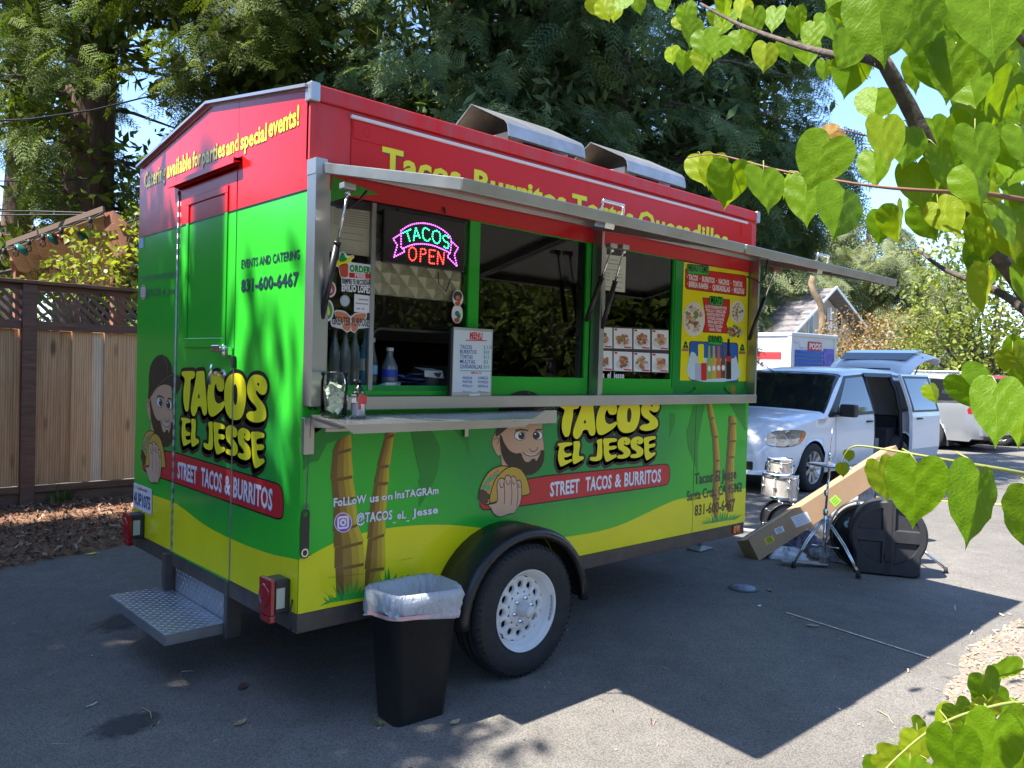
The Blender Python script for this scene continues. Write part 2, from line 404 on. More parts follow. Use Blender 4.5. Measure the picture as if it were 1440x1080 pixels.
tag(chips('ground_litter', 650, samp_deb, [C3, C5, C2, C7, C4], (0.006, 0.022), (0.003, 0.010), seed=9, tilt=0.2), 'tiny bits of leaf and chip litter scattered over the asphalt', 'litter')
tag(chips('dry_needles', 260, samp_deb, [C3, C4, C7], (0.03, 0.09), (0.002, 0.004), seed=12, tilt=0.05), 'thin dry twigs and needles scattered over the asphalt', 'litter')
# countable debris lying about
def leaf_bit(name, px, py, L_, col, label, rz=0.3, cat='dry leaf', wdt=0.45):
    x, y = ground(px, py); m = MB(pm('bit_%d' % int(col[0]*1000+col[1]*77), col, 0.8, noise=0.3, scale=60))
    pts = spline([(-.5, 0), (-.2, wdt/2), (.25, wdt*0.45), (.5, 0.02), (.2, -wdt*0.4), (-.2, -wdt/2)], k=3)
    n = len(pts); vs = [(a*L_, b*L_, 0.006+0.10*L_*(abs(a)*1.3+abs(b))) for a, b in pts]+[(0, 0, 0.004)]
    m.add(vs, [(i, (i+1) % n, n) for i in range(n)]); o = m.build(name, thick=0.002); o.location = (x, y, 0); o.rotation_euler = (0, 0, rz)
    return tag(o, label, cat)
leaf_bit('dry_leaf', 342, 967, 0.09, (0.10, 0.05, 0.04), 'curled dark red-brown dry leaf left of the bin on shaded asphalt', 0.8)
leaf_bit('dry_leaf', 338, 1018, 0.07, (0.32, 0.24, 0.12), 'small tan seed pod on shaded asphalt near the bottom edge', 0.3)
leaf_bit('dry_leaf', 532, 1018, 0.08, (0.12, 0.14, 0.06), 'olive green fallen leaf at the foot of the black bin', 1.3)
leaf_bit('dry_leaf', 129, 993, 0.06, (0.5, 0.48, 0.42), 'pale curled twig scrap on the asphalt at left', 0.4, wdt=0.2)
leaf_bit('dry_leaf', 128, 780, 0.08, (0.75, 0.62, 0.05), 'bright yellow fallen leaf at the edge of the mulch', 0.2)
leaf_bit('dry_leaf', 1143, 881, 0.08, (0.35, 0.28, 0.22), 'curled grey-brown leaf beside the thin pale line on the asphalt', 2.2)
leaf_bit('dry_leaf', 1083, 831, 0.07, (0.30, 0.20, 0.12), 'small brown leaf on the asphalt right of the round cover', 0.9)
leaf_bit('paper_scrap', 1068, 853, 0.045, (0.8, 0.8, 0.8), 'small white paper scrap on the asphalt below the round cover', 0.1, 'scrap')
leaf_bit('dry_leaf', 640, 1017, 0.06, (0.5, 0.4, 0.25), 'tan dry leaf in the sun beside the black bin', 0.1)
def twig(pa, pb, rad, col, label):
    a = ground(*pa); b = ground(*pb); m = MB(pm('twig_c', col, 0.85)); mid = ((a[0]+b[0])/2+0.012, (a[1]+b[1])/2-0.01, 0.010)
    m.tube([(a[0], a[1], 0.006), mid, (b[0], b[1], 0.006)], [rad, rad*0.8, rad*0.5], n=5); tag(m.build('twig'), label, 'twig')
twig((535, 1000), (560, 1010), 0.003, (0.4, 0.32, 0.22), 'thin curved twig in front of the bin corner')
twig((255, 946), (273, 946), 0.003, (0.4, 0.34, 0.24), 'short straight pale twig on shaded asphalt under the step')
twig((200, 997), (213, 1012), 0.003, (0.5, 0.46, 0.4), 'pale bent twig on asphalt near the bottom left')
twig((1233, 1000), (1256, 1020), 0.003, (0.5, 0.44, 0.36), 'pale stick on the sunny ground beside the wood chips')
# round utility cover
cx, cy = ground(1046, 828)
m = MB(pm('cover_metal', (0.22, 0.26, 0.33), 0.5, 0.3, noise=0.3, scale=40, bump=0.3)); m.lathe([(0, 0.010), (0.085, 0.010), (0.088, 0.002)], n=28)
cov = m.build('utility_cover'); cov.location = (cx, cy, 0.004); tag(cov, 'small round blue-grey utility cover set in the shaded asphalt', 'utility cover')
m = MB(pm('cover_ring', (0.12, 0.11, 0.10), 0.8)); m.lathe([(0.088, 0.006), (0.105, 0.007), (0.11, 0.001)], n=28); m.build('rim', cov)
# thin pale line painted on the asphalt, parking lines far right, wet stains
def strip(name, a, b, wd, mat, z=0.006):
    (x0, y0), (x1, y1) = ground(*a), ground(*b); l = math.hypot(x1-x0, y1-y0); nx, ny = -(y1-y0)/l*wd/2, (x1-x0)/l*wd/2
    m = MB(mat); m.add([(x0+nx, y0+ny, z), (x1+nx, y1+ny, z), (x1-nx, y1-ny, z), (x0-nx, y0-ny, z)], [(0, 1, 2, 3)]); return tag(m.build(name), kind='structure')
strip('painted_line', (1105, 862), (1306, 926), 0.017, pm('old_paint', (0.66, 0.55, 0.42), 0.9, noise=0.35, scale=30))
YL = pm('yellow_paint', (0.75, 0.52, 0.10), 0.8, noise=0.2, scale=5)
strip('parking_line', (1316, 704), (1440, 712), 0.10, YL); strip('parking_line', (1190, 697), (1240, 700), 0.1, YL)
# old stains: soft-edged, each with its own outline
m_, t_, b_ = newmat('old_stain'); b_.inputs['Base Color'].default_value = (.045, .045, .048, 1); b_.inputs['Roughness'].default_value = .6; N = t_.nodes; L = t_.links
tc_ = N.new('ShaderNodeTexCoord'); ln_ = N.new('ShaderNodeVectorMath'); ln_.operation = 'LENGTH'; L.new(tc_.outputs['Object'], ln_.inputs[0]); nz_ = N.new('ShaderNodeTexNoise'); nz_.inputs['Scale'].default_value = 3.5; nz_.inputs['Detail'].default_value = 7; L.new(tc_.outputs['Object'], nz_.inputs['Vector'])
ma_ = N.new('ShaderNodeMath'); ma_.operation = 'MULTIPLY_ADD'; ma_.inputs[1].default_value = 1.1; L.new(nz_.outputs['Fac'], ma_.inputs[0]); L.new(ln_.outputs['Value'], ma_.inputs[2]); mr_ = N.new('ShaderNodeMapRange'); mr_.inputs[1].default_value = 1.02; mr_.inputs[2].default_value = 1.38; mr_.inputs[3].default_value = .72; mr_.inputs[4].default_value = 0; L.new(ma_.outputs[0], mr_.inputs[0])
tr_ = N.new('ShaderNodeBsdfTransparent'); ms_ = N.new('ShaderNodeMixShader'); L.new(mr_.outputs[0], ms_.inputs[0]); L.new(tr_.outputs[0], ms_.inputs[1]); L.new(b_.outputs[0], ms_.inputs[2]); L.new(ms_.outputs[0], N['Material Output'].inputs[0])
for (px, py, rx, ry, a) in ((192, 868, .42, .20, .5), (178, 1020, .20, .14, .2)):
    x, y = ground(px, py); m = MB(m_); m.add([(-1, -1, 0), (1, -1, 0), (1, 1, 0), (-1, 1, 0)], [(0, 1, 2, 3)]); o = m.build('ground_stain'); o.location = (x, y, .005); o.scale = (rx, ry, 1); o.rotation_euler = (0, 0, a); tag(o, kind='structure')
# ================================================================== FENCE
FY = 6.15
WOODS = [pm('fence_wood_%d' % i, c, 0.85, col2=c2, scale=3.2, stretch=(9, 9, 0.7), bump=0.35, detail=8) for i, (c, c2) in enumerate([
    ((0.52, 0.27, 0.125), (0.68, 0.39, 0.20)), ((0.40, 0.20, 0.09), (0.56, 0.31, 0.16)), ((0.62, 0.43, 0.29), (0.74, 0.55, 0.38)), ((0.50, 0.26, 0.12), (0.64, 0.37, 0.19)), ((0.55, 0.31, 0.16), (0.70, 0.43, 0.24))])]
for m_ in WOODS:      # growth rings and knots
    t_ = m_.node_tree; b_ = t_.nodes['Principled BSDF']; tc_ = t_.nodes.new('ShaderNodeTexCoord'); mp_ = t_.nodes.new('ShaderNodeMapping'); mp_.inputs['Scale'].default_value = (5.2, 1, 1.7)
    vo_ = t_.nodes.new('ShaderNodeTexVoronoi'); vo_.inputs['Scale'].default_value = 1.0; t_.links.new(tc_.outputs['Object'], mp_.inputs[0]); t_.links.new(mp_.outputs[0], vo_.inputs['Vector'])
    wv_ = t_.nodes.new('ShaderNodeTexWave'); wv_.inputs['Scale'].default_value = 6; wv_.inputs['Distortion'].default_value = 7; wv_.inputs['Detail'].default_value = 4; wv_.inputs['Detail Scale'].default_value = .6; mq_ = t_.nodes.new('ShaderNodeMapping'); mq_.inputs['Scale'].default_value = (2.2, 2.2, .16)
    t_.links.new(tc_.outputs['Object'], mq_.inputs[0]); t_.links.new(mq_.outputs[0], wv_.inputs['Vector'])
    r1 = t_.nodes.new('ShaderNodeMapRange'); r1.inputs[1].default_value = .07; r1.inputs[2].default_value = .20; r1.inputs[3].default_value = .35; r1.inputs[4].default_value = 1; t_.links.new(vo_.outputs['Distance'], r1.inputs[0])
    r2 = t_.nodes.new('ShaderNodeMapRange'); r2.inputs[3].default_value = .88; r2.inputs[4].default_value = 1.28; t_.links.new(wv_.outputs['Fac'], r2.inputs[0])
    ml_ = t_.nodes.new('ShaderNodeMath'); ml_.operation = 'MULTIPLY'; t_.links.new(r1.outputs[0], ml_.inputs[0]); t_.links.new(r2.outputs[0], ml_.inputs[1])
    vs_ = t_.nodes.new('ShaderNodeVectorMath'); vs_.operation = 'SCALE'; src = b_.inputs['Base Color'].links[0].from_socket; t_.links.new(src, vs_.inputs[0]); t_.links.new(ml_.outputs[0], vs_.inputs['Scale']); t_.links.new(vs_.outputs[0], b_.inputs['Base Color'])
FRAME = pm('fence_frame', (0.17, 0.08, 0.052), 0.8, noise=0.3, scale=4, stretch=(1, 8, 8), bump=0.2)
LATT = pm('lattice_wood', (0.15, 0.10, 0.075), 0.85, noise=0.35, scale=9, bump=0.2)
fence = empty('wooden_fence', (0, FY, 0), 0, 'tall brown board fence with a lattice top behind the mulch bed', 'fence')
def fpart(name, mb, **k): 
    o = mb.build(name, fence, **k); o.location = (0, 0, 0); return o
posts_x = [-4.56, -2.16, 0.24, 2.64, 5.04, 7.44]
m = MB(FRAME).box(-.065, .065, -.10, .03, 0, 2.30); p0 = m.build('post', fence, bevel=0.006); p0.location = (posts_x[0], 0, 0)
for x in posts_x[1:]: c = share(p0); c.location = (x, 0, 0)
def rail(x0, x1, z0, z1, y0, y1, name='rail'): return fpart(name, MB(FRAME).box(x0, x1, y0, y1, z0, z1), bevel=0.004)
rail(-4.7, 7.6, 2.302, 2.335, -.13, .07, 'cap_rail'); rail(-4.6, 7.5, 2.24, 2.30, -.052, -.012, 'top_rail')
r_ = random.Random(4)
bw = [0.215, 0.145]; protos = {}
for a, b in zip(posts_x[:-1], posts_x[1:]):
    rail(a+.067, b-.067, 1.845, 1.93, -.075, -.03, 'lattice_rail'); rail(a+.067, b-.067, 0.19, 0.255, -.085, -.03, 'bottom_rail')
    fpart('kick_board', MB(FRAME).box(a+.067, b-.067, -.06, -.02, 0.0, 0.188), bevel=0.003)
    x = a+.067; i = 0
    while x < b-.075:
        wd = bw[i % 2]*(0.93+0.14*r_.random()); wd = min(wd, b-.067-x)
        mt = WOODS[2] if (i == 3 and abs(a-0.24) < .01) else r_.choice([WOODS[0], WOODS[1], WOODS[3], WOODS[4], WOODS[0]])
        y0b = -.028+(0.02 if i % 2 else 0.0)+r_.uniform(-.002, .002); mb = MB(mt).box(x+.001, x+wd+.001, y0b, y0b+.018, 0.257, 1.843)
        o = mb.build('board', fence, bevel=0.003); o.location = (0, 0, 0)
        x += wd-0.014 if wd > .05 else wd+.05
        i += 1
    # lattice slats, one by one in the two panels the photograph shows
    z0, z1 = 1.932, 2.238; H = z1-z0
    if -2.5 < a < 1:
        for d in (1, -1):
            y = -.034 if d > 0 else -.046
            mb = MB(LATT); hw = 0.024; mb.prism([(-hw, 0), (hw, 0), (H*d+hw, H), (H*d-hw, H)], lambda u, v: (u, 0, v), lambda u, v: (u, 0.011, v)); s0 = None
            lo_, hi_ = a+.0655, b-.0655; x = lo_-H-.04 if d > 0 else lo_+.02
        while x < (hi_-.02 if d > 0 else hi_+H+.04):
            xa, xb = (x-hw, x+H*d+hw) if d > 0 else (x+H*d-hw, x+hw)
            if xa >= lo_ and xb <= hi_:
                if s0 is None: s0 = mb.build('lattice_slat', fence); s0.location = (x, y, z0)
                else: c = share(s0); c.location = (x, y, z0)
            else:           # end slats, sawn off at the post
                P_ = [(x-hw, 0), (x+hw, 0), (x+H*d+hw, H), (x+H*d-hw, H)]
                for lim, s in ((lo_, 1), (hi_, -1)):
                    Q = []
                    for i_ in range(len(P_)):
                        p, q = P_[i_-1], P_[i_]; ip, iq = (p[0]-lim)*s >= 0, (q[0]-lim)*s >= 0
                        if ip != iq: t = (lim-p[0])/(q[0]-p[0]); Q.append((lim, p[1]+(q[1]-p[1])*t))
                        if iq: Q.append(q)
                    P_ = Q
                    if len(P_) < 3: break
                if len(P_) >= 3: o = MB(LATT).prism(P_, lambda u, v: (u, 0, v), lambda u, v: (u, 0.011, v)).build('lattice_slat', fence); o.location = (0, y, z0)
            x += 0.095
grass_m = leafmat('tuft', (0.10, 0.16, 0.03), (0.2, 0.22, 0.07), 0.3)
# weeds at the fence foot
def tuft(px, py, n, h, label, seed=2):
    x, y = ground(px, py); r = np.random.default_rng(seed); V, F = [], []
    for i in range(n):
        a = r.uniform(0, 6.28); l = h*r.uniform(.5, 1); lean = r.uniform(.15, .9); w_ = 0.006; bx, by = x+r.normal()*.05, y+r.normal()*.03
        base = len(V); dx, dy = math.cos(a), math.sin(a)
        for t in (0, .5, 1):
            ww = w_*(1-t*.95); px_, py_ = bx+dx*lean*l*t*t, by+dy*lean*l*t*t
            V += [(px_-dy*ww, py_+dx*ww, 0.05+l*t*(1-.25*lean*t)), (px_+dy*ww, py_-dx*ww, 0.05+l*t*(1-.25*lean*t))]
        F += [(base, base+1, base+3, base+2), (base+2, base+3, base+5, base+4)]
    return tag(bigmesh('grass_tuft', V, F, grass_m), label, 'grass', kind='stuff')
tuft(85, 716, 90, 0.30, 'small green grass tuft at the foot of the fence'); tuft(70, 712, 14, 0.42, 'thin pale dry stalks leaning on the fence foot', 6)

# ================================================================== SHED ROOF, STRING LIGHTS, CABLES behind the fence
PLY = pm('plywood', (0.34, 0.20, 0.11), 0.8, noise=0.25, scale=2.5, stretch=(1, 6, 6), bump=0.1)
shed = empty('garden_shelter', tuple(at(90, 400, 10.0)[:2])+(0,), 0, 'open wooden garden shelter with a sloping plywood roof behind the fence', 'shelter')
sl_ = Vector(shed.location)
def rel(p): return tuple(Vector(tuple(p))-sl_)
A, B, E_, F_ = at(10, 352, 9.6), at(146, 303, 9.0), at(168, 405, 10.6), at(42, 412, 11.2)
up = np.array([0, 0, 0.05])
nb = 7
for i in range(nb):       # roof boards, seen from below
    t0, t1 = i/nb+0.002, (i+1)/nb-0.002
    a, b, c, d = A*(1-t0)+B*t0, A*(1-t1)+B*t1, F_*(1-t1)+E_*t1, F_*(1-t0)+E_*t0
    MB(PLY).hexa([rel(q) for q in (a, b, c, d, a+up, b+up, c+up, d+up)]).build('roof_board', shed)
tr = MB(pm('trim_pale', (0.16, 0.11, 0.08), 0.8)); tr.bar(rel(A+up*1.5), rel(B+up*1.5), 0.03, 0.06); tr.build('fascia', shed)
RW = pm('red_wood', (0.26, 0.10, 0.055), 0.75, noise=0.2, scale=4, bump=0.1)
m = MB(RW); q = [at(144, 300, 9.1), at(160, 296, 9.0), at(178, 315, 9.0), at(178, 375, 9.0), at(156, 375, 9.0), at(150, 335, 9.05)]
off = np.array([0.25, 0.5, 0]); n6 = len(q)
m.add([rel(p) for p in q]+[rel(p+off) for p in q], [tuple(range(n6)), tuple(range(n6, 2*n6))[::-1]]+[(i, (i+1) % n6, n6+(i+1) % n6, n6+i) for i in range(n6)]); m.build('gable_board', shed)
for (px, dp, wd, zt) in ((28, 10.4, 0.13, 2.95), (166, 9.3, 0.13, 2.9)):
    p = at(px, 400, dp); MB(RW).box(-wd/2, wd/2, -wd/2, wd/2, 0, zt).build('post', shed).location = (p[0]-sl_.x, p[1]-sl_.y, 0)
b1 = MB(RW); b1.bar(rel(at(22, 362, 10.3)), rel(at(30, 402, 10.7)), 0.12, 0.12); b1.build('beam', shed)
WIRE = pm('black_wire', (0.02, 0.02, 0.022), 0.6)
GLS = glassmat('bulb_glass', (0.85, 0.85, 0.82)); GRNB = pm('green_shade', (0.02, 0.16, 0.13), 0.3); REDB = pm('red_shade', (0.5, 0.04, 0.02), 0.3)
lights = empty('string_lights', tuple(A), 0, 'string of clear bulbs hanging along the eave of the garden shelter', 'string lights')
al = Vector(tuple(A)); fr_ = np.array([-0.03, -0.06, 0.02])
pts = [Vector(tuple(A*(1-t)+B*t+fr_))-al+Vector((0, 0, -0.03*math.sin(t*PI*5)**2)) for t in [i/24 for i in range(25)]]
MB(WIRE).tube(pts, 0.008, n=5).build('wire', lights)
for k, (px, py) in enumerate(((8, 350), (26, 346), (45, 341), (65, 334), (90, 325), (130, 311), (47, 312+5))):
    t = (px-10)/136; P = A*(1-t)+B*t+fr_ if k < 6 else at(px, py, 9.6)
    loc = Vector(tuple(P))-al
    b_ = MB(WIRE).lathe([(0.0, 0.0), (0.02, -0.005), (0.024, -0.05), (0.018, -0.07)], n=10, cap1=True).build('socket', lights); b_.location = loc
    g_ = MB(GLS).lathe([(0.014, -0.06), (0.03, -0.10), (0.03, -0.13), (0.0, -0.155)], n=10).build('bulb', lights); g_.location = loc
for (px, py, mt) in ((31, 351, GRNB), (74, 336, GRNB), (89, 336, REDB), (117, 333, GRNB), (122, 318, GRNB)):
    P = at(px, py, 9.35); o = MB(mt).lathe([(0.0, 0.03), (0.05, 0.02), (0.085, 0.0), (0.08, -0.004)], n=14).build('ornament', lights); o.location = Vector(tuple(P))-al; o.rotation_euler = (0.9, 0.5, 0.3)
def cable(pts, rad, label):
    P = [Vector(tuple(at(*p))) for p in pts]
    q = []
    for i in range(len(P)-1):
        for t in range(6): q.append(P[i].lerp(P[i+1], t/6))
    q.append(P[-1]); mb = MB(WIRE); mb.tube(q, rad, n=5); tag(mb.build('overhead_cable'), label, 'cable')
cable([(-60, 172, 9), (40, 168, 9.6), (130, 155, 10.5), (240, 128, 12.5)], 0.012, 'black overhead cable crossing in front of the big trunk')
cable([(-60, 253, 12), (60, 256, 12), (160, 248, 12.5)], 0.010, 'thin lower overhead cable running past the trunk at left')
cable([(-40, 297, 9), (48, 297, 9.2), (145, 300, 9.2)], 0.009, 'cable leading from the left edge to the shelter roof')
cable([(-40, 303, 9), (60, 302, 9.2), (130, 302, 9.2)], 0.008, 'second thin cable just under the one to the shelter roof')

# ================================================================== TREES
def redwood_spray(r, n_tw=7, leaf=0.085, lw=0.03):
    """flat drooping feather: axis, side twigs, rows of needles (triangles), length about 1"""
    V, F = [], []
    def leaflet(p, d, l, w_, nrm):
        n = len(V); d = d/np.linalg.norm(d); s = np.cross(d, nrm); s /= np.linalg.norm(s)+1e-9
        V.extend([p-s*w_/2, p+s*w_/2, p+d*l+nrm*r.normal()*0.01]); F.append((n, n+1, n+2))
    N_ = np.array([0, 0, 1.0])
    for s in range(n_tw):
        t = 0.12+0.86*s/n_tw; bp = np.array([t, 0, -0.22*t*t])
        for sd in (1, -1):
            L_ = 0.36*(1-0.62*t)+0.05; d = np.array([0.62, sd*0.75, -0.18-0.2*r.random()]); d /= np.linalg.norm(d)
            k = 4
            for q in range(k):
                pp = bp+d*L_*(q+0.4)/k
                for s2 in (1, -1):
                    leaflet(pp, d*0.75+np.cross(N_, d)*s2*0.75+N_*r.normal()*0.15, leaf*(1-0.25*q/k), lw, N_)
            leaflet(bp, d, L_*1.08, lw*0.8, N_)
    leaflet(np.array([0.9, 0, -.2]), np.array([1, 0, -.4]), 0.14, lw, N_)
    return np.array(V), np.array(F)
rr = np.random.default_rng(21)
SPR = [redwood_spray(rr) for _ in range(3)]
CLUMP = []
for _ in range(3):
    V, F = [], []
    for i in range(22):
        c = rr.normal(0, .30, 3); a, b = rr.normal(0, 1, 3), rr.normal(0, 1, 3); a /= np.linalg.norm(a); b -= a*(a@b); b /= np.linalg.norm(b)
        n = len(V); V += [c-a*.15, c+b*.06, c+a*.16, c-b*.06]; F += [(n, n+1, n+2), (n, n+2, n+3)]
    CLUMP.append((np.array(V), np.array(F)))
BARK = pm('redwood_bark', (0.085, 0.05, 0.035), 0.95, col2=(0.17, 0.105, 0.075), scale=5, stretch=(3.5, 3.5, 0.35), bump=1.0, detail=9)
LIMB = pm('limb_bark', (0.10, 0.075, 0.06), 0.9, noise=0.3, scale=12, bump=0.4)
def trunk_mb(mb, pts, rad, n=28, flute=0.06, seed=0):
    r = random.Random(seed); ph = [r.uniform(0, 6.28) for _ in range(6)]; V, F = [], []
    K = len(pts)
    for i, p in enumerate(pts):
        for j in range(n):
            a = 2*PI*j/n; rr_ = rad[i]*(1+flute*(math.sin(7*a+ph[0]+i*.05)+0.6*math.sin(13*a+ph[1]+i*.09)+0.5*math.sin(3*a+ph[2])))
            V.append((p[0]+rr_*math.cos(a), p[1]+rr_*math.sin(a), p[2]))
    for i in range(K-1):
        for j in range(n): F.append((i*n+j, i*n+(j+1) % n, (i+1)*n+(j+1) % n, (i+1)*n+j))
    mb.smooth = True; mb.add(V, F); mb.smooth = False
def redwood(name, pos, z0, z1, reach, nb, mat, label, rad=0.5, spr=0.5, per=26, seed=1, az=None, group=None, core=1.0, z_trunk=None, droop=0.35, face=2.2, cull=None, out=0.25, young=None):
    r = np.random.default_rng(seed); root = empty(name, (pos[0], pos[1], 0), 0, label, 'tree', group)
    zt = z_trunk or z1; K = 14; tp = [(0.06*math.sin(i*.7+seed), 0.06*math.cos(i*.5), zt*i/(K-1)) for i in range(K)]
    mb = MB(BARK); trunk_mb(mb, tp, [rad*(1.25 if i == 0 else 1.0)*(1-0.6*i/(K-1)) for i in range(K)], seed=seed); mb.build('trunk', root, recalc=False)
    toc = math.atan2(CAM[1]-pos[1], CAM[0]-pos[0])
    P, A_, B_, C_, S_2, PC = [], [], [], [], [], []
    limbs = MB(LIMB)
    for i in range(nb):
        h = z0+(z1-z0)*((i+0.5)/nb)+r.normal()*.15
        a = toc+r.uniform(-face, face) if az is None else r.uniform(*az)
        L_ = reach*(0.55+0.5*r.random())*(1-0.35*max(0, (h-z0)/(z1-z0)-.3)); rise = r.uniform(-.05, .25)
        dirx, diry = math.cos(a), math.sin(a)
        if cull is not None:
            for _ in range(9):
                if cull(np.array([[pos[0]+dirx*L_, pos[1]+diry*L_, h+(rise-droop)*L_]]))[0]: break
                L_ *= .8
        def bp(t): return np.array([dirx*L_*t, diry*L_*t, h+rise*L_*t-droop*L_*t*t])
        limbs.tube([bp(t) for t in (0, .3, .6, .92)], [0.05*L_/3, .04*L_/3, .022*L_/3, .006], n=5)
        for k in range(per):
            t = out+(1-out)*math.sqrt(r.random()); sd = r.choice((-1, 1)); side_ = sd*r.random()*0.55*(1-t*.5)*L_*.42
            p = bp(t)+np.array([-diry*side_, dirx*side_, -abs(side_)*.35+r.normal()*.10])
            P.append(p); A_.append(a+sd*r.uniform(.1, 1.0)); B_.append(r.uniform(.2, 1.05)); C_.append(r.normal()*.5); S_2.append(spr*r.uniform(.65, 1.25))
        for k in range(int(core*6)):
            t = r.uniform(.08, .6); PC.append(bp(t)+r.normal(0, .22, 3)+np.array([0, 0, -.15]))
    limbs.build('limb', root, recalc=False)
    P = np.array(P); A_, B_, C_, S_2 = map(np.array, (A_, B_, C_, S_2))
    if cull is not None:
        ok = cull(P+np.array([pos[0], pos[1], 0])); P, A_, B_, C_, S_2 = P[ok], A_[ok], B_[ok], C_[ok], S_2[ok]
    M = rotmats(A_, B_, C_); idx = r.integers(0, 3, len(P)); parts = []
    yg = (r.random(len(P)) < .24) if young else np.zeros(len(P), bool); yp = []
    for k in range(3):
        s = idx == k
        if young and (s & yg).any(): yp.append(scatter(*SPR[k], P[s & yg]*1.02, M[s & yg], S_2[s & yg]*1.05))
        s = s & ~yg
        if s.any(): parts.append(scatter(*SPR[k], P[s], M[s], S_2[s]))
    if len(PC):
        PC = np.array(PC)
        if cull is not None: PC = PC[cull(PC+np.array([pos[0], pos[1], 0]))]
        if len(PC):
            n = len(PC); parts.append(scatter(*CLUMP[0], PC, rotmats(r.uniform(0, 6, n), r.uniform(0, 6, n), r.uniform(0, 6, n)), r.uniform(.5, 1.0, n)))
    V, F = stack(parts); bigmesh('crown', V, F, mat, root)
    if young: V, F = stack(yp); bigmesh('young_growth', V, F, young, root)
    return root
def broadleaf(name, pos, blobs, mat, label, trunk_r=0.15, leaf=0.13, dens=55, seed=1, group=None, bark=None, cat='tree', squash=0.75, trunk_h=None):
    """blobs: (x, y, z, r) in metres relative to pos; leaves fill the outer part of every blob, limbs reach their centres"""
    r = np.random.default_rng(seed); root = empty(name, (pos[0], pos[1], 0), 0, label, cat, group)
    mb = MB(bark or LIMB); hz = trunk_h or min(b[2] for b in blobs)*.7
    if trunk_r > 0:
        mb.tube([(0, 0, 0), (0.03, 0.02, hz*.5), (0, 0, hz)], [trunk_r*1.2, trunk_r, trunk_r*.85], n=10); mb.build('trunk', root, recalc=False)
        lm = MB(bark or LIMB)
        for b in blobs[:14]:
            q = Vector((b[0], b[1], b[2])); s = Vector((0, 0, hz*0.95)); mid = s.lerp(q, .5)+Vector((0, 0, -.1*b[3])); lm.tube([s, mid, q], [trunk_r*.5, trunk_r*.3, trunk_r*.08], n=5)
        lm.build('limb', root, recalc=False)
    lv = np.array([(-.5, 0, 0), (-.1, .34, .05), (.5, 0, -.06), (-.1, -.34, .05)]); lf = np.array([(0, 1, 2), (0, 2, 3)]); parts = []
    for b in blobs:
        n = int(dens*b[3]**2/(leaf/.13)**2*4); d = r.normal(0, 1, (n, 3)); d /= np.linalg.norm(d, axis=1)[:, None]
        # lumpy outline: radius depends on direction
        k1, k2 = r.normal(0, 2.2, 3), r.normal(0, 4.5, 3); lump = 1+0.16*np.sin(d@k1+r.uniform(0, 6))+0.12*np.sin(d@k2+r.uniform(0, 6))
        rad = b[3]*lump*(0.55+0.5*r.random(n)**0.6); P = d*rad[:, None]; P[:, 2] *= squash; P += np.array(b[:3])
        # leaves gather in twig clumps
        P += r.normal(0, .03*b[3], (n, 3))
        parts.append(scatter(lv, lf, P, rotmats(r.uniform(0, 6.28, n), r.normal(0, .7, n), r.normal(0, .8, n)), leaf*r.uniform(.6, 1.35, n)))
    V, F = stack(parts); bigmesh('crown', V, F, mat, root)
    return root
RM_A = leafmat('redwood_bright', (0.042, 0.070, 0.014), (0.13, 0.175, 0.026), 0.25, 0.6, 1.3, spec=.14)
RM_B = leafmat('redwood_olive', (0.045, 0.072, 0.018), (0.15, 0.18, 0.032), 0.25, 0.6, 1.5, spec=.14)
RM_C = leafmat('redwood_blue', (0.036, 0.074, 0.034), (0.17, 0.25, 0.11), 0.25, 0.55, 1.7, spec=.16)  # lighter tone puts highlights of lit sprays into the colour
RM_D = leafmat('redwood_deep', (0.036, 0.070, 0.032), (0.16, 0.22, 0.085), 0.25, 0.55, 1.7, spec=.16)  # lit-spray highlights are in this lighter tone too
YG_A = leafmat('young_green', (0.10, 0.16, 0.03), (0.20, 0.26, 0.05), 0.3, 0.55, 1.5, spec=.15); YG_C = leafmat('young_blue', (0.09, 0.145, 0.06), (0.22, 0.31, 0.14), 0.3, 0.55, 1.5, spec=.2)
def gp(px, depth): p = at(px, 540, depth); return (p[0], p[1])
def sky_gap(P):      # openings between the two big trees where the sky shows
    d = P-CAM; z = d@_F; u = 720+FPX*(d@_R)/z; v = 540-FPX*(d@_U)/z
    g1 = (((u-190)/42)**2+((v-95)/62)**2 < 1) | (((u-212)/50)**2+((v-170)/40)**2 < 1) | ((u < 42) & (v > 205) & (v < 330)) | (((u-165)/24)**2+((v-235)/30)**2 < 1)
    g1 = g1 | ((u > 86) & (u < 166) & (v > 110) & (v < 330) & (z < 13.4))
    return ~(g1 & (np.random.default_rng(5).random(len(P)) < 0.93))
def right_gap(P):      # the boughs end where the church and the cypresses come into view
    d = P-CAM; z = d@_F; u = 720+FPX*(d@_R)/z; v = 540-FPX*(d@_U)/z
    lim = np.interp(v, [0, 120, 200, 280, 345, 360, 600], [1215, 1200, 1215, 1190, 1150, 1062, 1050])
    return u < lim+10*np.sin(v*.13)
redwood('redwood_tree', gp(122, 13.2), 3.0, 9.5, 3.0, 54, RM_A, 'huge redwood with a thick dark furrowed trunk rising behind the garden shelter', rad=0.50, per=34, seed=2, z_trunk=13, cull=sky_gap, spr=.5, out=.3, young=YG_A)
redwood('redwood_tree', gp(20, 16.5), 4.2, 10.5, 3.2, 30, RM_A, 'bright green redwood at the far left edge beyond the thick trunk', rad=0.35, per=32, seed=3, z_trunk=12, cull=sky_gap, young=YG_A)
redwood('redwood_tree', gp(385, 12.8), 2.0, 9.0, 3.3, 66, RM_B, 'olive green redwood rising over the peaked rear of the food trailer', rad=0.36, per=40, seed=4, z_trunk=12, cull=sky_gap, young=YG_A)
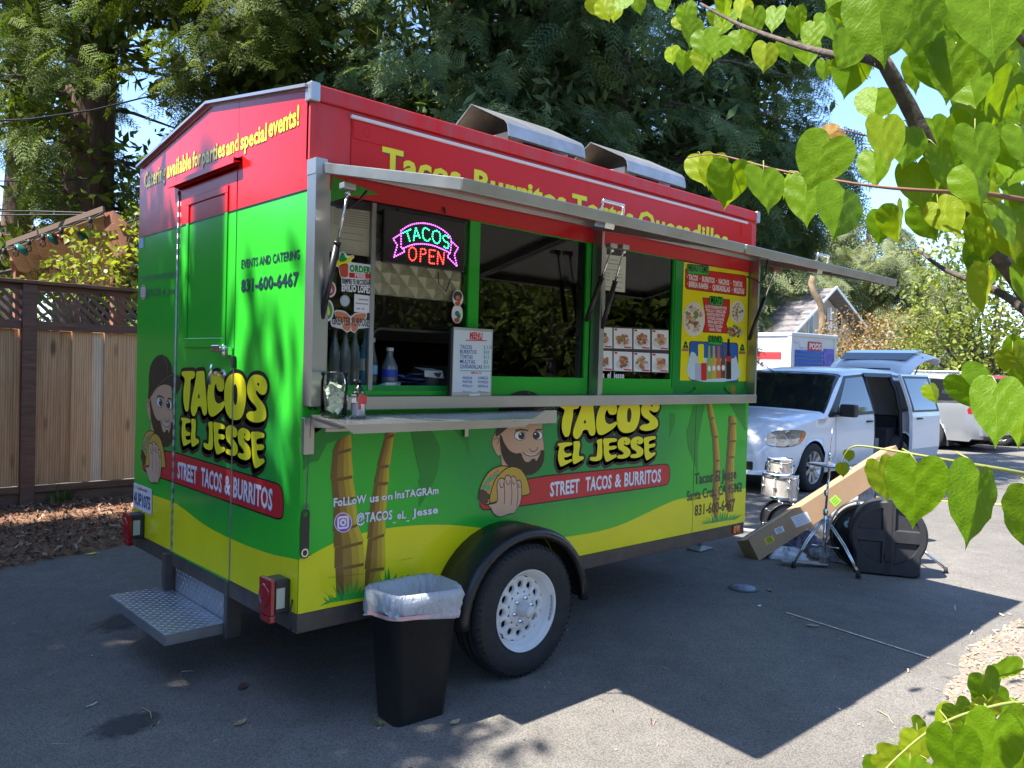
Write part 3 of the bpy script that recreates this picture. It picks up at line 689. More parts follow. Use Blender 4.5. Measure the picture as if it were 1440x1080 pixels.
redwood('redwood_tree', gp(620, 12.4), 2.0, 8.6, 3.3, 66, RM_C, 'dark blue-green redwood behind the middle of the trailer roof', rad=0.40, per=38, seed=5, z_trunk=12, young=YG_C)
redwood('redwood_tree', gp(850, 13.0), 2.0, 8.8, 3.4, 66, RM_C, 'dark redwood directly behind the two roof vents', rad=0.42, per=46, seed=6, z_trunk=12, cull=right_gap, young=YG_C)
redwood('redwood_tree', gp(1030, 14.5), 3.2, 9.5, 3.0, 60, RM_D, 'deep green redwood right of the roof vents, behind the leafy branch', rad=0.38, per=44, seed=7, z_trunk=12, cull=right_gap, droop=.25, young=YG_C)
redwood('redwood_tree', gp(500, 17.5), 3.0, 11.5, 4.0, 34, RM_D, 'tall shaded redwood in the second row behind the rear half of the trailer', rad=0.45, per=34, spr=.75, seed=8, z_trunk=14, cull=sky_gap)
redwood('redwood_tree', gp(790, 18.0), 3.0, 11.5, 4.2, 34, RM_D, 'tall shaded redwood in the second row behind the front half of the trailer', rad=0.45, per=34, spr=.75, seed=9, z_trunk=14, cull=right_gap)
# the tree whose shade falls on the near ground: it stands out of the frame to the left
def shade_edge(P):
    k = P[:, 2]; gx = P[:, 0]+0.586*k; gy = P[:, 1]-0.2036*k
    lim = np.interp(gy, [-4, -1.5, -.6, -.3, .1, .9, 1.5, 4.6, 5.3], [-1.2, -.6, .15, .5, .66, .95, 1.5, 2.2, -2.5])
    return gx < lim+0.09*np.sin(gy*9)+0.06*np.sin(gy*23)
sh = empty('shade_tree', (-6.2, 3.2, 0), 0, 'tall redwood beyond the left edge shading the near asphalt and trailer rear', 'tree')
mb = MB(BARK); trunk_mb(mb, [(0, 0, i*1.0) for i in range(14)], [0.5*(1-.045*i) for i in range(14)], seed=31); mb.build('trunk', sh, recalc=False)
rs = np.random.default_rng(77); n = 16500; hh = rs.uniform(5.2, 10.5, n)
gx = rs.uniform(-8, 3.5, n); gy = rs.uniform(-5.5, 9, n); P = np.stack([gx-.586*hh, gy+.2036*hh, hh], 1); P = P[shade_edge(P)]; hh = P[:, 2]
d_ = P-CAM; zz = d_@_F; uu = 720+FPX*(d_@_R)/np.maximum(zz, .01); vv = 540-FPX*(d_@_U)/np.maximum(zz, .01)
P = P[~((zz > 0) & (uu > -60) & (vv > -120))]
n = len(P); V, F = scatter(*CLUMP[1], P-np.array([-6.2, 3.2, 0]), rotmats(rs.uniform(0, 6, n), rs.uniform(0, 6, n), rs.uniform(0, 6, n)), rs.uniform(.35, .8, n))
bigmesh('crown', V, F, RM_A, sh)
lm = MB(LIMB)
for i in range(0, n, max(1, n//46)):
    q = Vector(tuple(P[i]))-Vector((-6.2, 3.2, 0)); s = Vector((0, 0, max(2, q.z-1.5))); lm.tube([s, s.lerp(q, .5)+Vector((0, 0, .3)), q], [.07, .04, .01], n=5)
lm.build('limb', sh, recalc=False)

# high boughs, above the picture, that keep the white van and the road before it in shade
rs = np.random.default_rng(78); n = 1500; hh = rs.uniform(8.2, 12.5, n)
gx = rs.uniform(5.6, 15.5, n); gy = rs.uniform(.9, 4.6, n); P = np.stack([gx-.586*hh, gy+.2036*hh, hh], 1)
d_ = P-CAM; zz = d_@_F; uu = 720+FPX*(d_@_R)/np.maximum(zz, .01); vv = 540-FPX*(d_@_U)/np.maximum(zz, .01); P = P[~((zz > 0) & (vv > -60) & (uu > -60) & (uu < 1500))]
hb = empty('redwood_tree', (*gp(700, 13.5), 0), 0, 'slender redwood whose high boughs lean over the parked van', 'tree'); hb0 = np.array([hb.location.x, hb.location.y, 0]); n = len(P)
mb = MB(BARK); trunk_mb(mb, [(0, 0, i*1.0) for i in range(15)], [0.3*(1-.05*i) for i in range(15)], seed=32); mb.build('trunk', hb, recalc=False)
V, F = scatter(*CLUMP[1], P-hb0, rotmats(rs.uniform(0, 6, n), rs.uniform(0, 6, n), rs.uniform(0, 6, n)), rs.uniform(.35, .8, n)); bigmesh('crown', V, F, RM_D, hb)
lm = MB(LIMB)
for i in range(0, n, max(1, n//26)):
    q = Vector(tuple(P[i]-hb0)); s = Vector((0, 0, max(7.5, q.z-1))); lm.tube([s, s.lerp(q, .5)+Vector((0, 0, .3)), q], [.07, .04, .01], n=5)
lm.build('limb', hb, recalc=False)
rw = np.random.default_rng(91); n = 9500; ang = rw.uniform(math.radians(-262), math.radians(-8), n); rad = rw.uniform(32, 42, n); hz_ = rw.uniform(0, 1, n)**.85*(7.5+1.6*np.sin(ang*13)+1.2*np.sin(ang*31))
P = np.stack([CAM[0]+rad*np.cos(ang), CAM[1]+rad*np.sin(ang), hz_], 1); V, F = scatter(*CLUMP[1], P, rotmats(rw.uniform(0, 6, n), rw.uniform(0, 6, n), rw.uniform(0, 6, n)), rw.uniform(1.8, 3.4, n))
tag(bigmesh('roadside_wood', V, F, RM_B), 'dense dark wood round the lot behind the photographer', 'wood', kind='stuff')
# vine over the fence
VINE = leafmat('vine_leaf', (0.14, 0.20, 0.03), (0.30, 0.32, 0.06), 0.4, 0.4, 2.5)
vp = Vector((0.95, 6.75, 0)); 
bl = [(at(px, py, dp)-np.array([vp.x, vp.y, 0])).tolist()+[rd] for px, py, dp, rd in ((80, 385, 8.9, .20), (105, 365, 8.9, .22), (130, 340, 9.0, .20), (150, 365, 9.0, .25), (175, 345, 9.0, .24), (185, 375, 9.0, .3), (120, 392, 8.8, .28), (160, 395, 8.8, .3), (95, 400, 8.8, .2), (66, 400, 8.8, .14), (188, 318, 9.0, .12), (100, 330, 9.0, .10), (192, 300, 9.3, .15))]
broadleaf('climbing_vine', vp, bl, VINE, 'leafy yellow-green vine scrambling above the fence in front of the shelter', trunk_r=0.03, leaf=0.075, dens=95, seed=14, cat='vine', squash=1, trunk_h=1.6)
YB = leafmat('pale_bush', (0.18, 0.24, 0.07), (0.34, 0.36, 0.14), 0.35, 0.5, 2)
p = at(15, 300, 24); broadleaf('street_tree', (p[0], p[1]), [(0, 0, 4.7, 1.6), (1.8, .3, 4.9, 1.3), (-1.7, 0, 4.3, 1.3), (0.4, -.5, 3.4, 1.6), (2.6, 0, 4.0, 1.0)], YB, 'pale green tree far off beyond the shelter at the left edge', leaf=.2, dens=50, seed=15)
# right-hand background
CONI = leafmat('far_conifer', (0.12, 0.15, 0.06), (0.24, 0.26, 0.11), 0.2, 0.6, 0.35)
for i, (px, dp, z1, rc) in enumerate(((1120, 52, 11.5, 4.0), (1215, 56, 13, 4.2), (1285, 50, 9.6, 3.3), (1165, 66, 13.5, 5), (1060, 48, 10, 4))):
    redwood('cypress_tree', gp(px, dp), 2.5, z1, rc, 50, CONI, ['grey-green cypress with hanging sprays right above the church roof', 'tall ragged cypress between the church and the big leafy tree', 'shorter cypress just left of the big leafy tree', 'pale cypress in the rear row above the church', 'cypress behind the left end of the church roof'][i], rad=.3, spr=1.5, per=20, seed=40+i, droop=.5, group='cypresses behind the church', z_trunk=z1)
MAP = leafmat('sweetgum', (0.11, 0.15, 0.03), (0.26, 0.29, 0.05), 0.3, 0.5, 1.1)
bls = []
rb = np.random.default_rng(3)
for (px, py, dp, rd) in ((1330, 360, 27, 1.3), (1370, 350, 27, 1.5), (1410, 370, 26, 1.5), (1320, 410, 26, 1.2), (1360, 420, 25, 1.6), (1410, 430, 25, 1.6), (1310, 460, 26, 1.1), (1350, 480, 25, 1.4), (1400, 490, 25, 1.5), (1455, 420, 26, 1.7), (1450, 500, 26, 1.5), (1345, 520, 26, 1.2), (1390, 545, 26, 1.3), (1295, 490, 27, 0.9), (1340, 320, 27, .9), (1395, 300, 27, 1.2), (1450, 320, 27, 1.6), (1330, 555, 27, .9), (1440, 560, 27, 1.2), (1375, 265, 28, 1.0), (1300, 520, 27, 0.9)):
    bls.append((px, py, dp, rd))
base = gp(1385, 26.5)
broadleaf('sweetgum_tree', base, [tuple(at(a, b, c)-np.array([base[0], base[1], 0]))+(d,) for a, b, c, d in bls], MAP, 'big round yellow-green broadleaf tree behind the parked cars at right', trunk_r=.22, leaf=.17, dens=85, seed=51, squash=.9, trunk_h=1.2)
base = gp(1520, 30)
broadleaf('sweetgum_tree', base, [(0, 0, 4, 2.2), (1, 1, 6, 2), (-1, -.5, 2.3, 1.8), (.5, -1, 7.5, 1.5)], MAP, 'second broadleaf tree at the right edge behind the leafy branch', trunk_r=.2, leaf=.2, dens=60, seed=52)
OR = leafmat('orange_bush', (0.20, 0.12, 0.045), (0.33, 0.21, 0.085), 0.2, 0.7, 1.4); GYB = leafmat('twiggy_grey', (0.26, 0.22, 0.16), (0.36, 0.31, 0.22), 0.1, 0.8, 3)
for i, (px, py, dp, rs_, mt, lb) in enumerate(((1198, 470, 31, 1.15, OR, 'rusty orange flowering bush nearest the church, behind the white van'), (1262, 470, 33, 1.3, OR, 'rusty orange bush behind the open tailgate of the van'), (1205, 500, 29, .8, OR, 'low orange bush in front of the rusty bushes'), (1240, 488, 31, .9, GYB, 'grey twiggy bush between the rusty orange bushes'), (1275, 500, 30, 1.0, MAP, 'low green bush under the big leafy tree'), (1185, 445+60, 36, .9, MAP, 'low green bush beside the storage container'))):
    p = at(px, py, dp); broadleaf('bush', (p[0], p[1]), [(0, 0, p[2], rs_), (-rs_*.8, .2, p[2]-.35, rs_*.75), (rs_*.8, -.2, p[2]-.4, rs_*.75), (0, 0, p[2]-rs_*.9, rs_*.9), (.2, 0, .6, rs_)], mt, lb, trunk_r=.06, leaf=.12, dens=80, seed=60+i, cat='bush', squash=.85)
# far wood that closes the horizon
FW = leafmat('far_wood', (0.035, 0.05, 0.02), (0.09, 0.11, 0.04), 0.15, 0.7, 0.12)
rf = np.random.default_rng(90); n = 15000; ang = rf.uniform(math.radians(-12), math.radians(100), n); rad = rf.uniform(78, 95, n); hz_ = rf.uniform(0, 1, n)**.8*(6.0+2.2*np.sin(ang*17)+1.5*np.sin(ang*41))
P = np.stack([CAM[0]+rad*np.cos(ang), CAM[1]+rad*np.sin(ang), hz_], 1); V, F = scatter(*CLUMP[2], P, rotmats(rf.uniform(0, 6, n), rf.uniform(0, 6, n), rf.uniform(0, 6, n)), rf.uniform(1.8, 3.4, n))
tag(bigmesh('far_wood', V, F, FW), 'dense dark green wood closing the horizon all round', 'wood', kind='stuff')

# ================================================================== CHURCH, STORAGE CONTAINER
STUC = pm('stucco', (0.46, 0.40, 0.31), 0.85, noise=0.08, scale=3); SHG = pm('shingle', (0.17, 0.155, 0.15), 0.9, noise=0.3, scale=2.5, stretch=(1, 1, 4), bump=0.3); WHT = pm('white_paint', (0.8, 0.8, 0.78), 0.5, noise=0.04, scale=3)
DKG = pm('dark_pane', (0.03, 0.04, 0.045), 0.12)
PK, GL, GR, RB_ = at(1175.5, 406, 45), at(1098, 483, 42.5), at(1213, 465, 47.5), None
ch = empty('church', (PK[0], PK[1], 0), 0, 'cream gabled church with grey shingle roof and a white cross on its front wall', 'church'); co = Vector((PK[0], PK[1], 0))
def rc(p): return tuple(Vector(tuple(p))-co)
ax = np.array([GR[0]-GL[0], GR[1]-GL[1], 0]); ax /= np.linalg.norm(ax); nb_ = np.array([-ax[1], ax[0], 0])
if nb_@(PK-CAM) < 0: nb_ = -nb_
rl = at(1040, 413, 57)-PK; rl = nb_*13+np.array([0, 0, 0]); 
def gpt(u, z, d=0.0): return (PK+ax*u-np.array([0, 0, PK[2]])+np.array([0, 0, z])+nb_*d)
zl, zr = GL[2], GR[2]; ul = (GL-PK)@ax; ur = (GR-PK)@ax
m = MB(STUC); poly = [(ul*1.0, 0), (ul, zl), (0, PK[2]-.05), (ur, zr), (ur, 0)]
m.prism(poly, lambda u, v: rc(gpt(u, v, 0.9)), lambda u, v: rc(gpt(u, v, 13))); m.build('wall', ch)
# two roof slopes covered in rows of shingles
def slope(u1, z1, name):
    m = MB(SHG); n_r = 14
    for i in range(n_r):
        t0, t1 = i/n_r, (i+1)/n_r; k = 1.14
        a, b = gpt(u1*k*t0, PK[2]+(z1-PK[2])*k*t0), gpt(u1*k*t1, PK[2]+(z1-PK[2])*k*t1)
        e = nb_*13.6; hgt = np.array([0, 0, .06]); hg2 = np.array([0, 0, .16])
        m.hexa([rc(q) for q in (a-.0*e, a+e, b+e, b, a+hgt, a+e+hgt, b+e+hg2, b+hg2)])
    m.build(name, ch)
slope(ul*1.25, PK[2]+(zl-PK[2])*1.25, 'roof'); slope(ur, zr, 'roof')
for (u1, z1) in ((ul*1.25*1.14, PK[2]+(zl-PK[2])*1.25*1.14), (ur*1.14, PK[2]+(zr-PK[2])*1.14)):
    m = MB(WHT); m.bar(rc(gpt(0, PK[2]+.08, -.05)), rc(gpt(u1, z1+.08, -.05)), 0.06, 0.12); m.build('barge_board', ch)
def fpos(px, py):   # meet the front wall plane
    d = ray(px, py); p0 = gpt(0, 0, 0.9); t = ((p0-CAM)@nb_)/(d@nb_); p = CAM+d*t; return (p-PK)@ax, p[2]
for (xa, ya, xb, yb) in ((1136, 444, 1142, 469), (1175, 443, 1181, 462)):
    (u0, z0_), (u1, z1_) = fpos(xa, yb), fpos(xb, ya)
    wdw = MB(WHT); wdw.prism([(u0-.06, z0_-.1), (u1+.06, z0_-.1), (u1+.06, z1_), (u0-.06, z1_+.35)], lambda u, v: rc(gpt(u, v, .82)), lambda u, v: rc(gpt(u, v, .92))); wo = wdw.build('window', ch)
    pn = MB(DKG); pn.prism([(u0, z0_), (u1, z0_), (u1, z1_-.05), (u0, z1_+.22)], lambda u, v: rc(gpt(u, v, .80)), lambda u, v: rc(gpt(u, v, .85))); pn.build('pane', wo)
(cu, cz), (cu2, cz2) = fpos(1163, 475), fpos(1163, 433)
m = MB(WHT); m.bar(rc(gpt(cu, cz, .75)), rc(gpt(cu2, cz2, .75)), .22, .14); (a0, a1), (b0, b1) = fpos(1159, 461.5), fpos(1172, 461.5); m.bar(rc(gpt(a0-.1, a1, .70)), rc(gpt(b0, a1, .70)), .14, .22); m.build('cross', ch)
# bare leaning trunk in front of the church
P0 = at(1155, 520, 38); pts = [at(x, y, 38) for x, y in ((1156, 560), (1155, 500), (1156, 470), (1157, 445), (1153, 425), (1145, 412), (1141, 398), (1143, 388))]
m = MB(pm('bare_bark', (0.22, 0.15, 0.08), 0.85, noise=0.4, scale=2, bump=.4)); m.tube([Vector(tuple(p))-Vector((P0[0], P0[1], 0)) for p in pts], [.26, .2, .17, .15, .145, .15, .16, .12], n=12); o = m.build('bare_trunk'); o.location = (P0[0], P0[1], 0); tag(o, 'bare tan tree trunk bent near its top, in front of the church gable', 'tree trunk')
# storage container
CW = pm('container_white', (0.60, 0.60, 0.60), 0.45, noise=0.04, scale=2); CB = pm('container_blue', (0.02, 0.10, 0.42), 0.4); CR = pm('container_red', (0.55, 0.03, 0.03), 0.5)
K0 = at(1113, 467, 26.0); K1 = at(1175.5, 473, 27.5); H_ = K0[2]
ct = empty('storage_container', (K0[0], K0[1], 0), 0, 'white portable storage container with a blue roll-up door behind the white van', 'storage container'); kc = Vector((K0[0], K0[1], 0))
ax2 = np.array([K1[0]-K0[0], K1[1]-K0[1], 0]); W2 = np.linalg.norm(ax2); ax2 /= W2; nb2 = np.array([-ax2[1], ax2[0], 0])
if nb2@(K0-CAM) < 0: nb2 = -nb2
def cp(u, d, z): return tuple(ax2*u+nb2*d+np.array([0, 0, z]))
def cbox(name, u0, u1, d0, d1, z0, z1, mt, bevel=0.0):
    return MB(mt).hexa([cp(u0, d0, z0), cp(u1, d0, z0), cp(u1, d1, z0), cp(u0, d1, z0), cp(u0, d0, z1), cp(u1, d0, z1), cp(u1, d1, z1), cp(u0, d1, z1)]).build(name, ct, bevel=bevel)
cbox('body', 0, W2, 0, 4.9, .15, H_-.12, CW); cbox('roof', -.05, W2+.05, -.05, 4.95, H_-.12, H_, CW, .02); cbox('corner_post', -.03, .10, -.03, .10, 0, H_-.12, CW); cbox('corner_post', W2-.10, W2+.03, -.03, .10, 0, H_-.12, CW)
dz1 = 1.6+(530-493)*26/FPX
for i in range(16):
    z = .2+i*(dz1-.2)/16; cbox('door_slat', .22, W2*.70, -.03, -.005, z, z+(dz1-.2)/16-.02, CB)
cbox('red_band', -.012, .0, .35, 1.6, 1.6+(530-500)*26/FPX-.18, 1.6+(530-500)*26/FPX+.06, CR)
cbox('side_panel', W2*.72, W2*.98, -.02, -.004, .4, 1.6+(530-490)*26/FPX, pm('cp2', (.10, .09, .45), .4, noise=.6, scale=4))
cbox('sign_board', W2*.36, W2*.66, -.025, -.004, H_-.56, H_-.27, CR)
m = MB(WHT); text_on(m, 'PODS', lambda u, v: cp(u, -.035, v), (W2*.385, H_-.51), (W2*.635, H_-.51), .19, bold=.03); m.build('lettering', ct, recalc=False)
m = MB(pm('grey_print', (.35, .4, .5), .5))
pl = [(.12, H_-.25), (.25, H_-.36), (.38, H_-.30), (.52, H_-.50), (.72, H_-.48)]
for q in ribbon(pl, .05): m.flat([q], lambda u, v: cp(u, -.004, v))
m.build('printed_curve', ct, recalc=False)
# ================================================================== FOOD TRAILER
L_T, W_T, Z0, ZS, ZE, ZPK = 3.645, 2.13, 0.5, 2.342, 2.77, 2.925     # length, width, body underside, red seam, eave, ridge
GREEN = pm('wrap_green', (0.030, 0.42, 0.042), 0.16, noise=0.05, scale=1.5, coat=0.10, spec=0.28, bump=0.03, bscale=2.2)
GREEN2 = pm('wrap_green_dark', (0.014, 0.28, 0.05), 0.17, coat=0.10, spec=0.28, bump=0.03, bscale=2.2)
def gradient_green(name, axis_u, c0, r0):
    """printed vinyl: darker printed glow round the logo"""
    m, t, b = newmat(name); N = t.nodes; L = t.links
    tc = N.new('ShaderNodeTexCoord'); sp = N.new('ShaderNodeSeparateXYZ'); L.new(tc.outputs['Object'], sp.inputs[0])
    cb = N.new('ShaderNodeCombineXYZ'); L.new(sp.outputs[axis_u], cb.inputs[0]); L.new(sp.outputs[2], cb.inputs[1])
    d = N.new('ShaderNodeVectorMath'); d.operation = 'SUBTRACT'; L.new(cb.outputs[0], d.inputs[0]); d.inputs[1].default_value = (c0[0], c0[1], 0)
    dv = N.new('ShaderNodeVectorMath'); dv.operation = 'DIVIDE'; L.new(d.outputs[0], dv.inputs[0]); dv.inputs[1].default_value = (r0[0], r0[1], 1)
    ln = N.new('ShaderNodeVectorMath'); ln.operation = 'LENGTH'; L.new(dv.outputs[0], ln.inputs[0])
    nz = N.new('ShaderNodeTexNoise'); nz.inputs['Scale'].default_value = 2.0; nz.inputs['Detail'].default_value = 3; L.new(tc.outputs['Object'], nz.inputs['Vector'])
    ad = N.new('ShaderNodeMath'); ad.operation = 'MULTIPLY_ADD'; ad.inputs[1].default_value = 0.5; L.new(nz.outputs['Fac'], ad.inputs[0]); L.new(ln.outputs['Value'], ad.inputs[2])
    mr = N.new('ShaderNodeMapRange'); mr.inputs['From Min'].default_value = 0.75; mr.inputs['From Max'].default_value = 1.5; mr.interpolation_type = 'SMOOTHSTEP'; L.new(ad.outputs[0], mr.inputs['Value'])
    mx = N.new('ShaderNodeMix'); mx.data_type = 'RGBA'; mx.inputs[6].default_value = (0.010, 0.29, 0.055, 1); mx.inputs[7].default_value = (0.034, 0.49, 0.033, 1)
    L.new(mr.outputs[0], mx.inputs[0]); L.new(mx.outputs[2], b.inputs['Base Color']); b.inputs['Roughness'].default_value = 0.17
    b.inputs['Coat Weight'].default_value = 0.10; b.inputs['Coat Roughness'].default_value = 0.05; b.inputs['Specular IOR Level'].default_value = 0.28
    bp = N.new('ShaderNodeBump'); bp.inputs['Strength'].default_value = 0.12; bp.inputs['Distance'].default_value = 0.03; n2 = N.new('ShaderNodeTexNoise'); n2.inputs['Scale'].default_value = 1.8
    L.new(tc.outputs['Object'], n2.inputs['Vector']); L.new(n2.outputs['Fac'], bp.inputs['Height']); L.new(bp.outputs[0], b.inputs['Normal'])
    return m
GS = gradient_green('wrap_green_side', 0, (1.75, 1.15), (1.15, 0.45)); GBK = gradient_green('wrap_green_back', 1, (1.0, 1.15), (0.85, 0.42))
RED = pm('wrap_red', (0.60, 0.013, 0.014), 0.2, noise=0.05, scale=2, coat=0.06, spec=0.2, bump=0.03, bscale=2)
REDW = pm('fascia_red', (0.68, 0.022, 0.024), 0.38, spec=.25, scale=1.6, col2=(0.52, 0.07, 0.075), stretch=(6, 6, 0.5), bump=0.05)
YEL = pm('wrap_yellow', (0.80, 0.73, 0.012), 0.2, noise=0.09, scale=1.3, coat=0.10, spec=0.28, bump=.05, bscale=2)
YEL2 = pm('print_yellow', (0.90, 0.80, 0.02), 0.22, coat=0.08, spec=0.3); YEL3 = pm('text_yellow', (0.80, 0.66, 0.01), 0.3)
BLK = pm('print_black', (0.012, 0.012, 0.012), 0.22, coat=0.08, spec=0.3); WHP = pm('print_white', (0.78, 0.78, 0.80), 0.3)
REDP = pm('print_red', (0.60, 0.025, 0.03), 0.22, coat=0.08, spec=0.3); DRED = pm('print_dark_red', (0.25, 0.01, 0.02), 0.3)
CHR = pm('chassis_paint', (0.055, 0.052, 0.05), 0.45, noise=0.4, scale=7, bump=0.15, col2=(0.12, 0.085, 0.06))
SS = pm('stainless', (0.44, 0.44, 0.42), 0.32, 0.9, noise=0.05, scale=2.5, rnoise=0.05)
SSH = pm('stainless_sheet', (0.50, 0.49, 0.46), 0.26, 0.92, noise=0.05, scale=2.5, rnoise=0.06)
ALU = pm('aluminium_trim', (0.46, 0.46, 0.46), 0.34, 0.8, noise=0.05, scale=3, rnoise=0.06)
GALV = pm('dull_galvanised', (0.42, 0.41, 0.39), 0.5, 0.7, scale=7, col2=(0.22, 0.20, 0.18), bump=0.15)
BLKP = pm('black_plastic', (0.02, 0.02, 0.022), 0.35); RUB = pm('rubber', (0.022, 0.022, 0.023), 0.75, noise=0.25, scale=20, bump=0.15)
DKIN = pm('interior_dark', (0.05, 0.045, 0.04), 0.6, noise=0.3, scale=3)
INW = pm('interior_wall', (0.35, 0.34, 0.31), 0.4, 0.3, noise=0.15, scale=2)
PAP = pm('paper', (0.72, 0.71, 0.66), 0.8, noise=0.05, scale=20)
GLASS = glassmat('window_glass', (0.42, 0.43, 0.41), 1.55)
TR = empty('food_trailer', (1.19, W_T/2, 0), 0, 'bright green, red and yellow taco trailer with its serving hatches open', 'food trailer')
TO = Vector(TR.location)
def tp(name, mb, **k):
    par = k.pop('parent', TR); o = mb.build(name, par, **k)
    if par is TR: o.location = -TO
    return o
SGAP = (2.962, 2.968)      # vertical joint in the side wrap
B_GAPS = [(1.464, 1.470), (0.700, 0.707)]      # hinge side and latch side of the rear door
def fs(l): return lambda u, v: (u, -0.0012-0.0004*l, v)     # side art layer
def fb(l): return lambda u, v: (-0.0012-0.0004*l, u, v)     # rear art layer
# ---- shell
m = MB(GS); m.box(0.03, SGAP[0], 0.0, 0.03, Z0, 1.392); m.box(SGAP[1], L_T, 0.0, 0.03, Z0, 1.392)
tp('side_wall', m, bevel=0.002)
m = MB(GREEN2); m.box(0.03, L_T, 0.010, 0.03, 1.392, 1.50); m.box(2.68, 2.755, 0, .03, 1.50, 2.34); m.box(2.755, L_T, .004, .03, 1.50, 2.34); m.use(GREEN); tp('side_wall', m)
m = MB(GBK); m.box(0, 0.03, B_GAPS[0][1], W_T, Z0, ZS); m.box(0, .03, 0.0, B_GAPS[1][0], Z0, ZS); tp('rear_wall', m, bevel=0.002)
m = MB(RED)
def gab(y): return ZE+(ZPK-ZE)*(1-abs(y-W_T/2)/(W_T/2))
for ya, yb in ((B_GAPS[0][1], W_T), (0.0, B_GAPS[1][0])):
    pl = [(ya, ZS), (yb, ZS), (yb, gab(yb))]+([(W_T/2, ZPK)] if ya < W_T/2 < yb else [])+[(ya, gab(ya))]
    m.prism(pl, lambda u, v: (0, u, v), lambda u, v: (.03, u, v))
m.prism([(B_GAPS[1][0], 2.560), (B_GAPS[0][1], 2.560), (B_GAPS[0][1], gab(B_GAPS[0][1])), (W_T/2, ZPK), (B_GAPS[1][0], gab(B_GAPS[1][0]))], lambda u, v: (0.0, u, v), lambda u, v: (.03, u, v))
tp('rear_gable', m, bevel=0.0015)
# other walls, floor, roof
m = MB(GREEN2); m.box(.03, L_T-.03, W_T-.03, W_T, Z0, ZE); tp('far_wall', m)
m = MB(GREEN2); m.box(L_T-.03, L_T, .03, W_T, Z0, ZE); m.use(RED); m.prism([(0, ZE), (W_T, ZE), (W_T/2, ZPK)], lambda u, v: (L_T-.03, u, v), lambda u, v: (L_T, u, v)); tp('front_wall', m)
m = MB(INW); m.box(.03, L_T-.03, .03, W_T-.03, Z0+.002, Z0+.05); tp('floor', m)
m = MB(pm('roof_white', (0.55, 0.54, 0.52), 0.6, noise=0.1, scale=3)); 
for s in (0, 1):
    ys = (0.012, W_T/2) if s == 0 else (W_T-.0, W_T/2)
    m.hexa([(0.002, ys[0], ZE-.01), (L_T-.002, ys[0], ZE-.01), (L_T-.002, ys[1], ZPK-.008), (0.002, ys[1], ZPK-.008), (0.002, ys[0], ZE+.012), (L_T-.002, ys[0], ZE+.012), (L_T-.002, ys[1], ZPK+.014), (0.002, ys[1], ZPK+.014)])
tp('roof', m)
m = MB(ALU); m.bar((-.008, -.004, ZE+.012), (-.008, W_T/2, ZPK+.018), .035, .014, ); m.bar((-.008, W_T/2, ZPK+.018), (-.008, W_T+.004, ZE+.012), .035, .014); tp('roof_trim', m)
# long red fascia above the hatches, with the sign panel in its frame
m = MB(REDW); m.box(0.0, L_T, -.012, .02, 2.47, ZE-.048); tp('fascia', m, bevel=0.002)
m = MB(REDW); m.box(.03, L_T-.005, -.030, .01, ZE-.046, ZE+.022); tp('roof_edge', m, bevel=0.006)
m = MB(ALU); m.box(-.012, .034, -.036, .02, ZE-.055, ZE+.028); m.box(L_T-.03, L_T+.012, -.036, .02, ZE-.055, ZE+.028); tp('corner_cap', m, bevel=0.006)
m = MB(RED); m.box(0.20, L_T-.07, -.020, -.010, 2.475, ZE-.075); tp('sign_panel', m, bevel=0.003)
m = MB(pm('pale_trim', (0.72, 0.60, 0.58), 0.4)); m.box(0.19, L_T-.15, -.034, -.018, ZE-.083, ZE-.068); tp('sign_rail', m, bevel=0.003)
m = MB(RED); m.box(.205, .40, -.0245, -.019, 2.60, 2.682); m.box(L_T-.22, L_T-.09, -.0245, -.019, 2.60, 2.682); m.lathe([(.018, -.0265), (.022, -.0245)], c=(.275, 0, 2.642), axis='y', n=16)
tp('lamp_cover', m, bevel=0.003)
# letters on the fascia (their lower half hides behind the open hatches)
m = MB(YEL3); ft = lambda u, v: (u, -.0225, v); fts = lambda u, v: (u, -.0212, v)
def F2(px, py):
    p = on(px, py, 1, -.022); return (p[0], p[2])
a_, b_ = F2(537, 243), F2(1020, 350); zt = F2(537, 205)[1]; zb = 2.482; hF = (zt-zb)*.97
words = [('Tacos', 537, 646), ('Burritos', 667, 795), ('Tortas', 806, 890), ('Quesadillas', 900, 1024)]
for wd_, xa, xb in words:
    ua = F2(xa, 230)[0]; ub = F2(xb, 330)[0]
    text_on(m, wd_, fts, (ua+.008, zb-.008), (ub+.008, zb-.008), hF, bold=.045, mat=DRED); text_on(m, wd_, ft, (ua, zb), (ub, zb), hF, bold=.036, mat=YEL3)
tp('fascia_lettering', m, recalc=False)
# red band below the hinge
m = MB(REDP); m.box(.09, L_T-.02, -.004, .01, 2.345, 2.468); tp('header_band', m)
m = MB(pm('leaf_print', (0.03, 0.30, 0.02), 0.3)); m.flat([[(.10, 2.30), (.20, 2.345), (.36, 2.38), (.26, 2.40), (.12, 2.42)]], lambda u, v: (u, -.0055, v)); tp('leaf_print', m, recalc=False)
